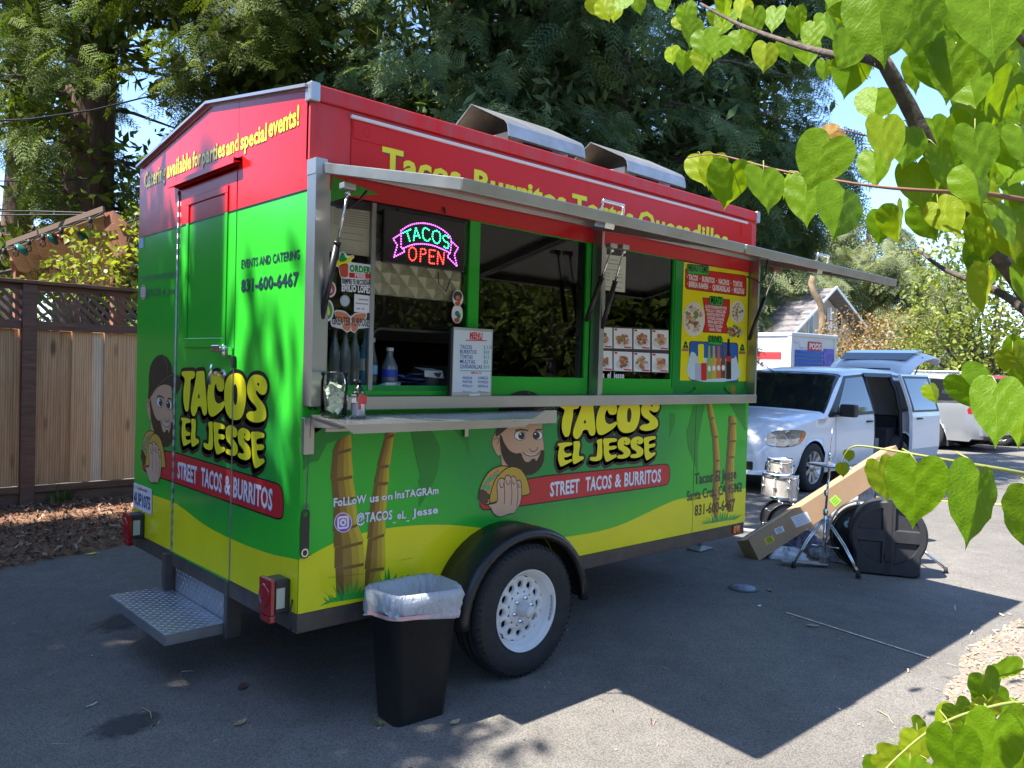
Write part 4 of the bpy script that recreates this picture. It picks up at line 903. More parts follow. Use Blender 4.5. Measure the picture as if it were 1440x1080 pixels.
# ---- rear door
dm = MB(GBK); dm.box(-.0003, .026, B_GAPS[1][1]+.002, B_GAPS[0][0]-.002, Z0-.012, ZS); dm.use(RED); dm.box(-.0003, .026, B_GAPS[1][1]+.002, B_GAPS[0][0]-.002, ZS, 2.545)
door = tp('door', dm, bevel=0.003)
m = MB(GBK)   # pressed panel frame
def bk(x, y): return back(x, y)
q0, q1 = bk(263, 330), bk(318, 470); ya, yb, za, zb_ = q1[0], q0[0], 1.66, 2.44
fm = MB(GREEN2)
for (y0_, y1_, z0_, z1_, mt) in ((ya, yb, za, za+.05, GBK), (ya, ya+.035, za+.05, ZS, GBK), (yb-.035, yb, za+.05, ZS, GBK), (ya, ya+.035, ZS, zb_, RED), (yb-.035, yb, ZS, zb_, RED), (ya, yb, zb_, zb_+.04, RED)):
    fm.use(mt); fm.box(-.0075, -.002, y0_, y1_, z0_, z1_)
fo = fm.build('door_panel_frame', door, bevel=0.0035)
m = MB(RED); m.box(-.045, 0.0, .655, 1.545, 2.572, 2.585); m.hexa([(-.045, .655, 2.558), (0, .655, 2.572), (0, 1.545, 2.572), (-.045, 1.545, 2.558), (-.045, .655, 2.572), (0, .655, 2.60), (0, 1.545, 2.60), (-.045, 1.545, 2.572)]); tp('drip_rail', m)
m = MB(ALU); m.tube([(-.004, 1.467, Z0+.02), (-.004, 1.467, 2.54)], .006, n=8)
for i in range(34): m.lathe([(.0075, i*.06+.5), (.0075, i*.06+.535)], c=(-.004, 1.467, 0), n=8)
tp('piano_hinge', m)
m = MB(BLK); m.box(.005, .02, .7002, .7068, Z0, 2.55); m.box(.005, .02, 1.4642, 1.4698, Z0, 2.55); tp('door_seal', m)
m = MB(ALU); m.box(-.0045, -.0005, .690, .6995, Z0+.01, 1.62); tp('edge_trim', m)
# latch: keeper box, hasp and T handle
HND = pm('chrome', (0.75, 0.75, 0.74), 0.16, 1.0)
m = MB(HND); ly, lz = bk(322, 494); m.box(-.03, -.002, ly-.05, ly+.02, lz-.022, lz+.022); m.box(-.045, -.02, ly+.02, ly+.115, lz-.005, lz+.03); m.tube([(-.04, ly-.03, lz-.03), (-.04, ly-.03, lz+.03)], .009); la = tp('latch', m, bevel=0.004)
m = MB(HND); hy, hz2 = bk(313, 526); m.box(-.045, -.002, hy-.035, hy+.01, hz2-.012, hz2+.012); m.tube([(-.05, hy+.015, hz2+.05), (-.055, hy+.02, hz2), (-.05, hy+.03, hz2-.055)], [.007, .010, .007]); m.lathe([(.024, -.002), (.022, -.012), (0, -.012)], c=(0, hy-.02, hz2), axis='x', n=14); m.build('door_handle', door, bevel=0.002)
m = MB(BLKP); m.box(-.02, -.002, .672, .70, 1.56, 1.62); tp('latch_strike', m, bevel=0.004)
# ---- printed art -----------------------------------------------------------
c4 = crop(770, 555, 6.547); c3 = crop(665, 545, 5.68); cb2 = crop(240, 500, 4.5); cb1 = crop(180, 490, 5.4); c7 = crop(660, 540, 3.512); c6 = crop(430, 700, 6.352); c5 = crop(430, 580, 6.857); c8 = crop(930, 560, 5.4)
def S(c, pts): return [side(*c(*p)) for p in pts]
def Bk(c, pts): return [back(*c(*p)) for p in pts]
pairs = [((263.1, 578.2), (797.5, 612.7)), ((258.9, 627.1), (789.1, 655.5)), ((361.1, 653.3), (908.2, 644.4)), ((373.3, 588.9), (922.7, 600.8)), ((395.6, 730), (941, 677)), ((395.5, 680), (939.5, 654.3)), ((234.6, 599.6), (748.6, 641)), ((210.5, 590), (700.2, 640)), ((213.3, 676.1), (701.1, 726.3))]
Bm = np.array([(*back(*a), 1) for a, b in pairs]); Sm = np.array([side(*b) for a, b in pairs]); AFF, _, _, _ = np.linalg.lstsq(Bm, Sm, rcond=None)    # rear -> side
AI = np.linalg.inv(np.hstack([AFF, [[0], [0], [1]]]))
def b2s(p): v = np.array([p[0], p[1], 1])@AFF; return (v[0], v[1])
def s2b(p): v = np.array([p[0], p[1], 1])@AI; return (v[0], v[1])
Bc = lambda c, pts: [b2s(q) for q in Bk(c, pts)]       # traced on the rear, kept in side coordinates
TACOS = [
 [Bc(cb2, spline([(75, 103), (110, 98), (150, 100), (156, 118), (148, 145), (130, 152), (128, 200), (122, 270), (116, 340), (104, 354), (94, 340), (84, 290), (84, 220), (92, 160), (88, 140), (74, 122)], k=4))],
 [Bc(cb2, spline([(168, 103), (192, 98), (215, 102), (220, 160), (226, 240), (232, 320), (230, 368), (216, 378), (204, 360), (196, 328), (184, 320), (174, 328), (168, 352), (152, 384), (138, 372), (130, 335), (138, 270), (152, 200), (162, 140)], k=4)), Bc(cb2, spline([(180, 238), (188, 264), (176, 270)], k=2))],
 [Bc(cb2, spline([(272, 112), (298, 102), (322, 118), (340, 160), (340, 205), (328, 226), (308, 222), (296, 205), (290, 178), (280, 200), (278, 245), (286, 286), (306, 304), (332, 292), (348, 284), (346, 304), (332, 336), (300, 368), (268, 386), (246, 368), (236, 310), (236, 235), (250, 150)], k=4))],
 [Bc(cb2, spline([(410, 112), (450, 122), (474, 165), (480, 240), (474, 320), (452, 390), (415, 408), (376, 392), (350, 340), (342, 270), (346, 190), (368, 132)], k=4)), Bc(cb2, spline([(412, 178), (424, 210), (426, 260), (420, 305), (410, 312), (402, 290), (400, 240), (402, 200)], k=3))],
 [Bc(cb2, spline([(500, 150), (525, 125), (560, 122), (592, 138), (612, 175), (612, 218), (596, 246), (572, 244), (552, 226), (542, 222), (548, 250), (572, 282), (598, 320), (608, 368), (600, 404), (568, 422), (524, 420), (490, 400), (482, 374), (502, 354), (530, 354), (548, 342), (538, 316), (512, 288), (492, 250), (486, 200)], k=4)), Bc(cb2, [(552, 170), (566, 178), (560, 194), (551, 184)])]]
_E = [(510, 412), (550, 402), (600, 400), (634, 408), (632, 428), (578, 440), (562, 456), (568, 474), (622, 470), (634, 484), (614, 502), (566, 510), (566, 536), (588, 556), (622, 550), (634, 566), (606, 588), (548, 616), (528, 596), (514, 540), (514, 480)]
_S = [(642, 455), (652, 418), (682, 396), (722, 392), (752, 406), (760, 432), (746, 456), (722, 462), (700, 452), (704, 470), (734, 486), (756, 510), (758, 546), (736, 574), (692, 588), (650, 586), (638, 572), (652, 556), (686, 552), (700, 538), (680, 516), (652, 496)]
ELJ = [
 [S(c4, spline([(90, 454), (130, 442), (180, 438), (220, 442), (222, 462), (168, 478), (150, 496), (152, 524), (176, 540), (212, 538), (218, 556), (180, 572), (152, 578), (156, 600), (182, 604), (214, 592), (222, 610), (182, 634), (126, 660), (108, 640), (94, 590), (96, 530), (106, 482)], k=3))],
 [S(c4, spline([(236, 438), (262, 428), (290, 430), (296, 470), (286, 530), (290, 566), (320, 566), (332, 584), (306, 606), (252, 636), (232, 624), (226, 570), (238, 500)], k=3))],
 [S(c4, spline([(450, 424), (476, 410), (500, 412), (500, 470), (502, 540), (494, 590), (462, 608), (416, 612), (390, 598), (392, 576), (420, 572), (446, 568), (454, 520), (458, 462)], k=3))],
 [S(c4, spline(_E, k=3))],
 [S(c4, spline(_S, k=3)), S(c4, [(700, 424), (716, 430), (706, 440)])],
 [S(c4, spline([(x+120, y-6) for x, y in _S], k=3)), S(c4, [(820, 418), (836, 424), (826, 434)])],
 [S(c4, spline([(885+(x-510)*.86, y-10-(x-510)*.10) for x, y in _E], k=3))]]
def emblem(T, f, nm, cuts, hatcut=None):
    """T maps logo coordinates onto the wall; f(layer)(u, v) -> 3-D"""
    tf = lambda polys: [[T(q) for q in p] for p in polys]
    mb = MB(BLK)
    ban = S(c4, [(-500, 870), (-200, 808)])     # banner
    BN = [S(c3, [(52, 905), (445, 728)])[0], S(c3, [(445, 728)])[0]]+S(c4, [(0, 745)]+spline([(1040, 643), (1085, 640), (1112, 655), (1122, 700), (1122, 770), (1108, 815), (1070, 835)], closed=False, k=3)+[(0, 988)])+S(c3, [(385, 945), (130, 975), (80, 975), (55, 945)])
    mb.use(REDP); mb.flat(tf([BN]), f(1)); mb.use(BLK)
    for q in ribbon([T(p) for p in BN], .007, True): mb.flat([q], f(1.5))
    HATC = pm('print_hat', (0.022, 0.021, 0.018), .25, coat=.08, spec=.3); SK = pm('print_skin', (0.60, 0.36, 0.225), .25, coat=.08, spec=.3); BRD = pm('print_beard', (0.030, 0.022, 0.012), .25, coat=.08, spec=.3); SKL = pm('print_skin_light', (0.66, 0.41, 0.27), .25, coat=.08, spec=.3)
    hat = Bc(cb1, spline([(158, 390), (160, 300), (162, 200), (178, 120), (215, 65), (258, 48), (300, 70), (330, 120), (344, 190), (372, 196), (395, 230), (402, 280), (385, 325), (360, 345), (330, 290), (270, 275), (215, 310)], k=4))
    mb.use(HATC); mb.flat(tf([hat]), f(3)); mb.use(pm('print_line', (.16, .15, .14), .4))
    for ln in (Bc(cb1, spline([(270, 60), (300, 120), (305, 200)], False)), Bc(cb1, spline([(200, 330), (260, 250), (330, 205), (372, 205)], False))):
        for q in ribbon([T(p) for p in ln], .003): mb.flat([q], f(3.5))
    face = S(c3, spline([(165, 392), (200, 330), (280, 275), (380, 245), (480, 235), (545, 240), (552, 330), (560, 420), (566, 500), (560, 590), (520, 650), (460, 690), (380, 690), (300, 640), (268, 625), (232, 625), (222, 540), (200, 545), (170, 500), (152, 440)], k=4))
    mb.use(SK); mb.flat(tf([face]), f(2.6))
    mb.use(BLK)
    for q in ribbon([T(p) for p in face], .006, True): mb.flat([q], f(2.3))
    mb.use(BRD)
    beard = S(c3, spline([(212, 378), (230, 390), (248, 440), (290, 500), (340, 525), (380, 522), (396, 560), (420, 592), (450, 590), (468, 572), (492, 568), (505, 585), (530, 540), (545, 505), (566, 505), (565, 570), (545, 630), (500, 680), (440, 700), (380, 690), (310, 650), (258, 600), (226, 530), (214, 450)], k=4))
    mb.flat(tf([beard]), f(4))
    for (cx_, cy_, rx, ry, ex) in ((375, 384, 44, 34, 386), (516, 382, 36, 32, 505)):
        mb.use(BLK); mb.flat(tf([S(c3, ell(cx_, cy_, rx+5, ry+5))]), f(3.5)); mb.use(WHP); mb.flat(tf([S(c3, ell(cx_, cy_, rx, ry))]), f(4)); mb.use(BRD); mb.flat(tf([S(c3, ell(ex, cy_, 27, 29))]), f(4.5)); mb.use(WHP); mb.flat(tf([S(c3, ell(ex-10, cy_-12, 7, 7))]), f(5))
    mb.use(BLK)
    for ln, wd_ in (([(335, 345), (380, 335), (440, 344)], .008), ([(495, 342), (520, 335), (548, 338)], .008), ([(448, 485), (462, 505), (490, 508), (512, 490), (510, 475)], .004), ([(395, 515), (420, 535), (460, 546), (510, 535), (545, 500)], .005), ([(165, 420), (185, 400), (205, 420), (190, 450)], .004)):
        for q in ribbon([T(p) for p in S(c3, spline(ln, False))], wd_): mb.flat([q], f(4.5))
    mb.use(WHP); mb.flat(tf([S(c3, spline([(405, 520), (460, 538), (510, 530), (470, 546), (440, 544)], k=3))]), f(4.4))
    # taco in a hand
    TC = pm('print_taco', (0.60, 0.36, 0.05), .25, coat=.08, spec=.3); MT = pm('print_meat', (0.06, 0.025, 0.018), .25); LT = pm('print_lettuce', (0.05, 0.38, 0.16), .25); TM = pm('print_tomato', (0.70, 0.16, 0.10), .25)
    bk_ = S(c3, spline([(60, 900), (45, 850), (70, 760), (130, 670), (200, 632), (270, 628), (330, 660), (300, 760), (180, 880), (110, 935)], k=4))
    mb.use(TC); mb.flat(tf([bk_]), f(5)); mb.use(BLK)
    for q in ribbon([T(p) for p in bk_], .006, True): mb.flat([q], f(5.3))
    for mt, cl in ((MT, [(80, 850, 36), (60, 880, 26), (110, 870, 30), (90, 905, 30), (70, 830, 22)]), (LT, [(90, 790, 24), (110, 760, 22), (130, 735, 22), (150, 715, 24), (180, 690, 22), (120, 800, 20)]), (TM, [(118, 768, 15), (150, 705, 15), (195, 665, 14), (165, 690, 10)])):
        mb.use(mt)
        for i_, (a, b, c) in enumerate(cl): mb.flat(tf([S(c3, ell(a, b, c, c*.9, 9))]), f(5.8+.02*i_+(.3 if mt is TM else .15 if mt is LT else 0)))
    sh_ = S(c3, spline([(130, 915), (150, 800), (185, 720), (250, 655), (310, 632), (375, 650), (420, 710), (446, 790), (448, 845), (390, 865), (300, 880), (200, 905)], k=4))
    mb.use(TC); mb.flat(tf([sh_]), f(6.8)); mb.use(BLK)
    for q in ribbon([T(p) for p in sh_], .006, True): mb.flat([q], f(7))
    hand = S(c3, spline([(120, 935), (185, 915), (192, 850), (188, 780), (205, 732), (235, 722), (250, 735), (258, 705), (285, 700), (300, 720), (312, 706), (335, 715), (345, 745), (368, 738), (382, 770), (386, 860), (372, 930), (345, 970), (330, 1000), (280, 1010), (215, 1032), (165, 1010), (140, 965)], k=4))
    mb.use(SKL); mb.flat(tf([hand]), f(7.5)); mb.use(BLK)
    for q in ribbon([T(p) for p in hand], .005, True): mb.flat([q], f(8))
    for ln in ([(246, 740), (250, 850), (246, 930)], [(300, 725), (308, 850), (300, 940)], [(346, 750), (356, 850), (345, 950)], [(212, 760), (215, 795), (235, 795), (240, 760)], [(262, 740), (268, 768), (288, 768), (292, 740)], [(312, 745), (320, 770), (334, 765)], [(358, 770), (364, 795), (376, 790)]):
        for q in ribbon([T(p) for p in S(c3, spline(ln, False, 3))], .004): mb.flat([q], f(8))
    o1 = tp('portrait_emblem', mb, cuts=cuts, recalc=False)
    # lettering: black backing, yellow fills
    ml = MB(BLK)
    for lt in TACOS+ELJ:
        big = lt in TACOS; w_ = .040 if big else .034
        for k, (dx, dz) in enumerate(((0, 0), (-.008, -.012), (-.014, -.022))):
            pts = [T((p[0]+dx, p[1]+dz)) for p in lt[0]]
            for q in ribbon(pts, w_, True): ml.flat([q], f(2+.1*k))
            ml.flat([pts], f(2+.1*k))
    for i, lt in enumerate(TACOS+ELJ):
        ml.use(YEL2); ml.flat(tf([lt[0]]), f(3.2))
        if len(lt) > 1: ml.use(BLK); ml.flat(tf([lt[1]]), f(3.8))
    tp('logo_lettering', ml, cuts=cuts, recalc=False)
    mt_ = MB(WHP); pu = pm('print_purple', (.20, .05, .20), .3)
    for wd_, (xa, ya_), (xb, yb_), hh in (('STREET', (20, 935), (290, 895), 125), ('TACOS', (345, 886), (585, 858), 125), ('&', (615, 850), (675, 842), 118), ('BURRITOS', (703, 842), (1040, 800), 122)):
        A1, B1 = S(c4, [(xa, ya_), (xb, yb_)]); h_ = abs(S(c4, [(xa, ya_-hh)])[0][1]-A1[1])
        A2, B2, C2_ = T(A1), T(B1), T((A1[0], A1[1]+h_)); h2 = math.hypot(C2_[0]-A2[0], C2_[1]-A2[1])
        text_on(mt_, wd_, f(2.4), A2, B2, h2, bold=.035, mat=pu, shift=(.004*(1 if f is fs else -1), -.005)); text_on(mt_, wd_, f(2.8), A2, B2, h2, bold=.028, mat=WHP)
    tp('banner_lettering', mt_, cuts=cuts, recalc=False)
# side art: only below / above the counter rail; the rail itself stands in front
emblem(lambda p: p, fs, 'side', [(0, *SGAP)])
emblem(s2b, fb, 'rear', [(1, a, b) for a, b in B_GAPS])
# rolling yellow hill, side
yl = [side(430, 785)]+[side(*p) for p in ((452, 772), (485, 757), (530, 745), (580, 739), (630, 738), (680, 743), (720, 752), (750, 757), (785, 756), (815, 752), (850, 745), (880, 735), (912, 720), (947, 704), (965, 700), (985, 696), (1010, 691), (1030, 689), (1048, 687))]
yl = spline(yl, False, 3); yl[0] = (.001, yl[0][1]); yl[-1] = (L_T-.001, yl[-1][1]); m = MB(YEL); m.flat([[(.001, Z0+.001)]+[(L_T-.001, Z0+.001)]+yl[::-1]], fs(0.3)); tp('yellow_hill', m, cuts=[(0, *SGAP)], recalc=False)
yb2 = spline([back(*p) for p in ((188.6, 683), (203, 692), (222, 698), (244, 706), (262, 718), (281, 733), (300, 745), (322, 756), (340, 764), (355, 770), (385, 780), (417, 786))], False, 3); yb2[0] = (W_T-.001, yb2[0][1]); yb2[-1] = (.001, yb2[-1][1])
m = MB(YEL); m.flat([[(W_T-.001, Z0+.001)]+yb2+[(.001, Z0+.001)]], fb(0.9)); tp('yellow_hill', m, cuts=[(1, a, b) for a, b in B_GAPS], recalc=False)
m = MB(BLK); m.box(-.0035, -.002, .001, W_T-.001, ZS-.004, ZS+.002); tp('seam_line', m, cuts=[(1, a, b) for a, b in B_GAPS])
# palm trees, leaves and grass printed on the side
PB = [pm('palm_%d' % i, c, .25, coat=.08, spec=.3) for i, c in enumerate([(0.20, 0.10, 0.02), (0.33, 0.19, 0.03), (0.50, 0.33, 0.03), (0.62, 0.46, 0.03)])]
DG = pm('palm_leaf_print', (0.016, 0.27, 0.03), .2, coat=.08, spec=.3); LG = pm('grass_print', (0.04, 0.42, 0.05), .2, coat=.08, spec=.3); MG = pm('grass_print_mid', (0.02, 0.30, 0.05), .2, coat=.08, spec=.3)
m = MB(PB[0])
def palm(segs, c, l=2):
    """segs: list of (xl, yl, xr, yr) rings from top to bottom"""
    for (a, b) in zip(segs[:-1], segs[1:]):
        for k, (t0, t1) in enumerate(((0, .28), (.28, .58), (.58, .82), (.82, 1))):
            P = lambda s, t: (s[0]+(s[2]-s[0])*t, s[1]+(s[3]-s[1])*t)
            b2 = b if b is segs[-1] else (b[0]-5, b[1], b[2]+5, b[3])
            m.use(PB[k]); m.flat([S(c, [P(a, t0), P(a, t1), P(b2, t1), P(b2, t0)])], fs(l))
        m.use(PB[0]); e = (b[3]-b[1]); m.flat([S(c, [(b[0], b[1]), (b[2], b[3]), (b[2]-3, b[3]+14), (b[0]+3, b[1]+16)])], fs(l+.4))
cA = crop(420, 550, 3.2735)
palm([(178, 225, 240, 200), (158, 282, 240, 262), (150, 405, 246, 388), (162, 500, 258, 485), (162, 648, 270, 610), (165, 720, 295, 690), (168, 815, 300, 790), (172, 940, 300, 925)], cA)
palm([(418, 155, 465, 150), (398, 208, 440, 195), (365, 342, 414, 338), (350, 420, 410, 418), (330, 560, 396, 560), (318, 680, 395, 655), (306, 820, 395, 810), (300, 930, 348, 915)], cA)
palm([(345, 38, 378, 34), (362, 150, 398, 142), (388, 290, 428, 284), (398, 470, 440, 466), (396, 600, 442, 596), (388, 760, 440, 756), (400, 930, 436, 918)], c8)
palm([(512, 130, 560, 142), (512, 190, 566, 186), (505, 320, 564, 318), (497, 440, 552, 440), (484, 620, 548, 620), (488, 780, 548, 770), (500, 850, 545, 845)], c8)
m.use(DG)
for pl, c in (([(20, 170), (60, 160), (150, 155), (235, 190), (180, 225), (130, 240), (90, 320), (50, 330), (22, 365)], cA), ([(20, 250), (60, 200), (150, 150), (60, 150), (25, 160)], cA),
              ([(510, 155), (560, 150), (600, 160), (622, 200), (650, 260), (650, 300), (638, 370), (620, 420), (600, 460), (570, 510), (552, 535), (556, 440), (548, 410), (562, 400), (545, 330), (530, 250)], cA), ([(700, 160), (780, 170), (782, 305), (765, 240)], cA),
              ([(240, 60), (330, 45), (300, 200), (285, 290), (275, 400), (276, 570), (240, 470), (205, 380), (190, 250), (215, 180)], c8), ([(60, 110), (104, 120), (100, 200), (60, 300), (68, 210)], c8), ([(520, 40), (640, 45), (640, 250), (600, 180), (560, 110)], c8)):
    m.flat([S(c, pl)], fs(1))
rg = random.Random(5)
def printed_grass(x0, x1, yb_, c, n, h, l=3):
    for i in range(n):
        t = (i+.5)/n; x = x0+(x1-x0)*t; y = yb_(t); lean = (t-.5)*h*1.6+rg.uniform(-.15, .15)*h; hh = h*(1-.55*abs(2*t-1))*rg.uniform(.75, 1.1); wv = h*.10
        pts = [(x-wv, y), (x+lean*.35-wv*.3, y-hh*.55), (x+lean, y-hh), (x+lean*.45+wv*.9, y-hh*.5), (x+wv, y)]
        m.use(rg.choice((LG, MG, LG))); m.flat([S(c, pts)], fs(l+.01*i))
m.use(MG); m.flat([S(cA, [(95, 990), (170, 965), (260, 955), (510, 903), (420, 900), (300, 925), (220, 935), (150, 955)])], fs(2.8)); m.flat([S(c8, [(285, 960), (360, 935), (570, 900), (500, 925), (400, 945)])], fs(2.8))
printed_grass(130, 330, lambda t: 975-30*t, cA, 13, 100); printed_grass(340, 470, lambda t: 935-28*t, cA, 12, 115); printed_grass(320, 560, lambda t: 950-30*t, c8, 15, 90)
tp('palm_print', m, cuts=[(0, *SGAP)], recalc=False)
# writing on the side
GYT = pm('text_white', (0.75, 0.78, 0.82), .3); DKT = pm('text_dark', (0.012, 0.03, 0.04), .3)
m = MB(GYT)
def stext(s, a, b, c, hpx, bold, mat, l=5, fplane=side, ff=None, sh=None, mm=None):
    mm = mm or m; A1, B1 = fplane(*c(*a)), fplane(*c(*b)); T1 = fplane(*c(a[0], a[1]-hpx)); h_ = math.hypot(T1[0]-A1[0], T1[1]-A1[1])
    if sh: text_on(mm, s, (ff or fs)(l-.5), A1, B1, h_, bold=bold+.02, mat=sh)
    text_on(mm, s, (ff or fs)(l), A1, B1, h_, bold=bold, mat=mat)
stext('FoLLoW', (265, 908), (580, 868), c5, 80, .034, GYT, sh=BLK); stext('us', (612, 865), (702, 855), c5, 74, .034, GYT, sh=BLK); stext('on', (728, 845), (832, 836), c5, 64, .034, GYT, sh=BLK); stext('InsTAGRAm', (856, 832), (1276, 782), c5, 72, .032, GYT, sh=BLK)
stext('@TACOS', (446, 225), (768, 190), c6, 84, .034, GYT, sh=BLK); stext('_', (775, 213), (802, 210), c6, 60, .03, GYT); stext('eL', (812, 190), (892, 180), c6, 68, .032, GYT, sh=BLK); stext('_', (896, 198), (922, 195), c6, 60, .03, GYT); stext('Jesse', (948, 168), (1178, 135), c6, 68, .032, GYT, sh=BLK)
stext('Tacos El Jesse', (250, 655), (567, 608), c8, 84, .022, DKT); stext('Santa Cruz, CA 95062', (192, 780), (610, 705), c8, 74, .020, DKT); stext('831-600-6467', (250, 893), (556, 838), c8, 80, .022, pm('text_brown', (.05, .025, .01), .3))
tp('side_lettering', m, cuts=[(0, *SGAP)], recalc=False)
def insta(cx_, cy_, r_, fplane, ff, c, ratio=1.0, l=5):
    mm = MB(WHP); P = lambda pts: [fplane(*c(*p)) for p in pts]
    mm.flat([P(ell(cx_, cy_, r_*ratio, r_*1.12))], ff(l))
    mt, t, b = newmat('gradient_badge') if 'gradient_badge' not in MATS else (MATS['gradient_badge'], None, None)
    if t:
        tc = t.nodes.new('ShaderNodeTexCoord'); sp = t.nodes.new('ShaderNodeSeparateXYZ'); t.links.new(tc.outputs['Object'], sp.inputs[0])
        mr = t.nodes.new('ShaderNodeMapRange'); mr.inputs[1].default_value = .86; mr.inputs[2].default_value = .97; t.links.new(sp.outputs[2], mr.inputs[0])
        mx = t.nodes.new('ShaderNodeMix'); mx.data_type = 'RGBA'; mx.inputs[6].default_value = (.22, .04, .40, 1); mx.inputs[7].default_value = (.70, .10, .10, 1); t.links.new(mr.outputs[0], mx.inputs[0]); t.links.new(mx.outputs[2], b.inputs['Base Color']); b.inputs['Roughness'].default_value = .3
    mm.use(mt); mm.flat([P(ell(cx_, cy_, r_*.92*ratio, r_*1.03))], ff(l+.5)); mm.use(WHP)
    k = r_*.55; sq = [P([(cx_+(x)*k*ratio, cy_+(y)*k*1.1-x*k*.12*ratio) for x, y in rrect(-1, -1, 1, 1, .4)])]
    for q in ribbon(sq[0], .010, True): mm.flat([q], ff(l+1))
    for q in ribbon(P(ell(cx_, cy_, k*.48*ratio, k*.52, 14)), .010, True): mm.flat([q], ff(l+1))
    mm.flat([P(ell(cx_+k*.55*ratio, cy_-k*.7, k*.13*ratio, k*.14, 8))], ff(l+1)); tp('round_badge', mm, recalc=False)
insta(330, 220, 80, side, fs, c6)
# writing on the rear
cr1 = crop(180, 110, 2.77)
m = MB(YEL3); brk = lambda *a, **k: stext(*a, fplane=back, ff=fb, **k)
for wd_, a, b, hp in (('Catering', (65, 430), (148, 392), 58), ('available', (153, 388), (248, 350), 60), ('for', (253, 347), (286, 334), 58), ('parties', (290, 336), (380, 300), 60), ('and', (385, 302), (433, 278), 62), ('special', (440, 278), (542, 240), 62), ('events!', (549, 230), (668, 180), 72)):
    brk(wd_, a, b, cr1, hp, 0.030, YEL3, l=4, sh=BLK)
brk('EVENTS AND CATERING', (443, 740), (670, 702), cr1, 32, .022, DKT, l=4); brk('831-600-6467', (442, 832), (666, 806), cr1, 46, .035, DKT, l=4)
brk('FOLLOW US ON INSTAGRAM', (50, 793), (186, 777), cr1, 22, .0, DKT, l=4); brk('@TACOS_eL_Jesse', (72, 852), (184, 840), cr1, 28, .0, DKT, l=4)
tp('rear_lettering', m, cuts=[(1, a, b) for a, b in B_GAPS], recalc=False)
insta(61, 833, 26, back, fb, cr1, ratio=.42, l=4)
m = MB(pm('blue_decal', (.35, .50, .75), .4)); m.flat([Bk(cr1, [(45, 622), (62, 618), (62, 660), (45, 664)])], fb(3)); tp('small_sticker', m, recalc=False)
# plate
q = [back(189.5, 679), back(214.5, 688), back(214.5, 723), back(190, 713)]
m = MB(WHP); yy = [p[0] for p in q]; y0p, y1p = min(yy)-.0, max(yy); zc_ = sum(p[1] for p in q)/4; y1p = min(y1p, W_T-.02)
m.box(-.010, -.005, y0p, y1p, zc_-.077, zc_+.077); pl_ = tp('number_plate', m, bevel=.003)
m = MB(pm('plate_blue', (.03, .05, .22), .4)); fp = lambda u, v: (-.0112, u, v); text_on(m, '4UP1075', fp, (y1p-.012, zc_-.05), (y0p+.012, zc_-.05), .075, bold=.03); m.use(REDP); text_on(m, 'California', fp, (y1p-.07, zc_+.048), (y0p+.07, zc_+.048), .018, bold=.02); m.build('plate_lettering', pl_, recalc=False)
# ---- window zone: posts, mullion, rail, header
ZR0, ZR1 = 1.392, 1.452; yo = -.075
m = MB(SS); m.box(-.002, .066, yo, .0, 1.41, 2.452); m.box(.066, .072, yo, .05, 1.452, 2.34); tp('corner_post', m, bevel=.002)
m = MB(ALU); m.box(-.004, .052, yo-.002, .0, 2.40, 2.468); m.box(.052, L_T+.0, yo*.45, -.012, 2.430, 2.469); tp('hinge_rail', m, bevel=.002)
m = MB(SS); m.box(1.852, 1.872, yo, -.001, 1.452, 2.43); m.box(1.872, 1.945, -.03, -.001, 1.452, 2.34); tp('centre_mullion', m, bevel=.002)
m = MB(SS); m.box(L_T-.05, L_T-.03, yo-.0, -.001, 1.452, 2.43); tp('end_post', m, bevel=.002)
m = MB(SS); m.box(.066, L_T-.02, yo, -.0012, ZR0, ZR1); tp('counter_rail', m, bevel=.003)
W2a, W2b = 1.0, 1.80
def gfr(x0, x1, z0, z1, wd_, y0_=.005, y1_=.05, mat=None, name='window_frame'):
    mm = MB(mat or GREEN); mm.box(x0, x1, y0_, y1_, z0, z0+wd_[0]); mm.box(x0, x1, y0_, y1_, z1-wd_[1], z1); mm.box(x0, x0+wd_[2], y0_, y1_, z0+wd_[0], z1-wd_[1]); mm.box(x1-wd_[3], x1, y0_, y1_, z0+wd_[0], z1-wd_[1]); return tp(name, mm, bevel=.003)
gfr(.92, 1.852, 1.452, 2.345, (.10, .004, .07, .035)); gfr(1.945, 2.70, 1.452, 2.345, (.10, .004, .006, .03))
m = MB(GREEN); m.box(.066, .92, -.001, .05, 1.452, 1.475); tp('window_sill', m, bevel=.003)
def pane(x0, x1, z0, z1, y, name='window_pane', holes=None):
    mm = MB(GLASS)
    if holes: mm.flat([[(x0, z0), (x1, z0), (x1, z1), (x0, z1)], holes], lambda u, v: (u, y, v))
    else: mm.add([(x0, y, z0), (x1, y, z0), (x1, y, z1), (x0, y, z1)], [(0, 1, 2, 3)])
    return tp(name, mm, recalc=False)
pane(.99, 1.817, 1.552, 2.341, .02); pane(1.951, 2.67, 1.552, 2.341, .02)
ho = rrect(.36, 1.476, .845, 1.77, .045)
GLASS, G0 = glassmat('clear_pane', (.90, .90, .87), 1.45), GLASS
pane(.072, .36, 1.476, 2.341, .018); 
m = MB(GLASS); m.flat([[(.36, 1.77), (.405, 1.77), (.80, 1.77), (.845, 1.77), (.90, 1.70), (.92, 1.70), (.92, 2.341), (.36, 2.341)]], lambda u, v: (u, .018, v)); tp('window_pane', m, recalc=False); GLASS = G0
m = MB(BLKP)
hp = rrect(.355, 1.40, .855, 1.765, .05)
for q in ribbon([p for p in hp if p[1] > 1.476], .012): m.prism(q, lambda u, v: (u, .012, v), lambda u, v: (u, .030, v))
tp('hatch_gasket', m)
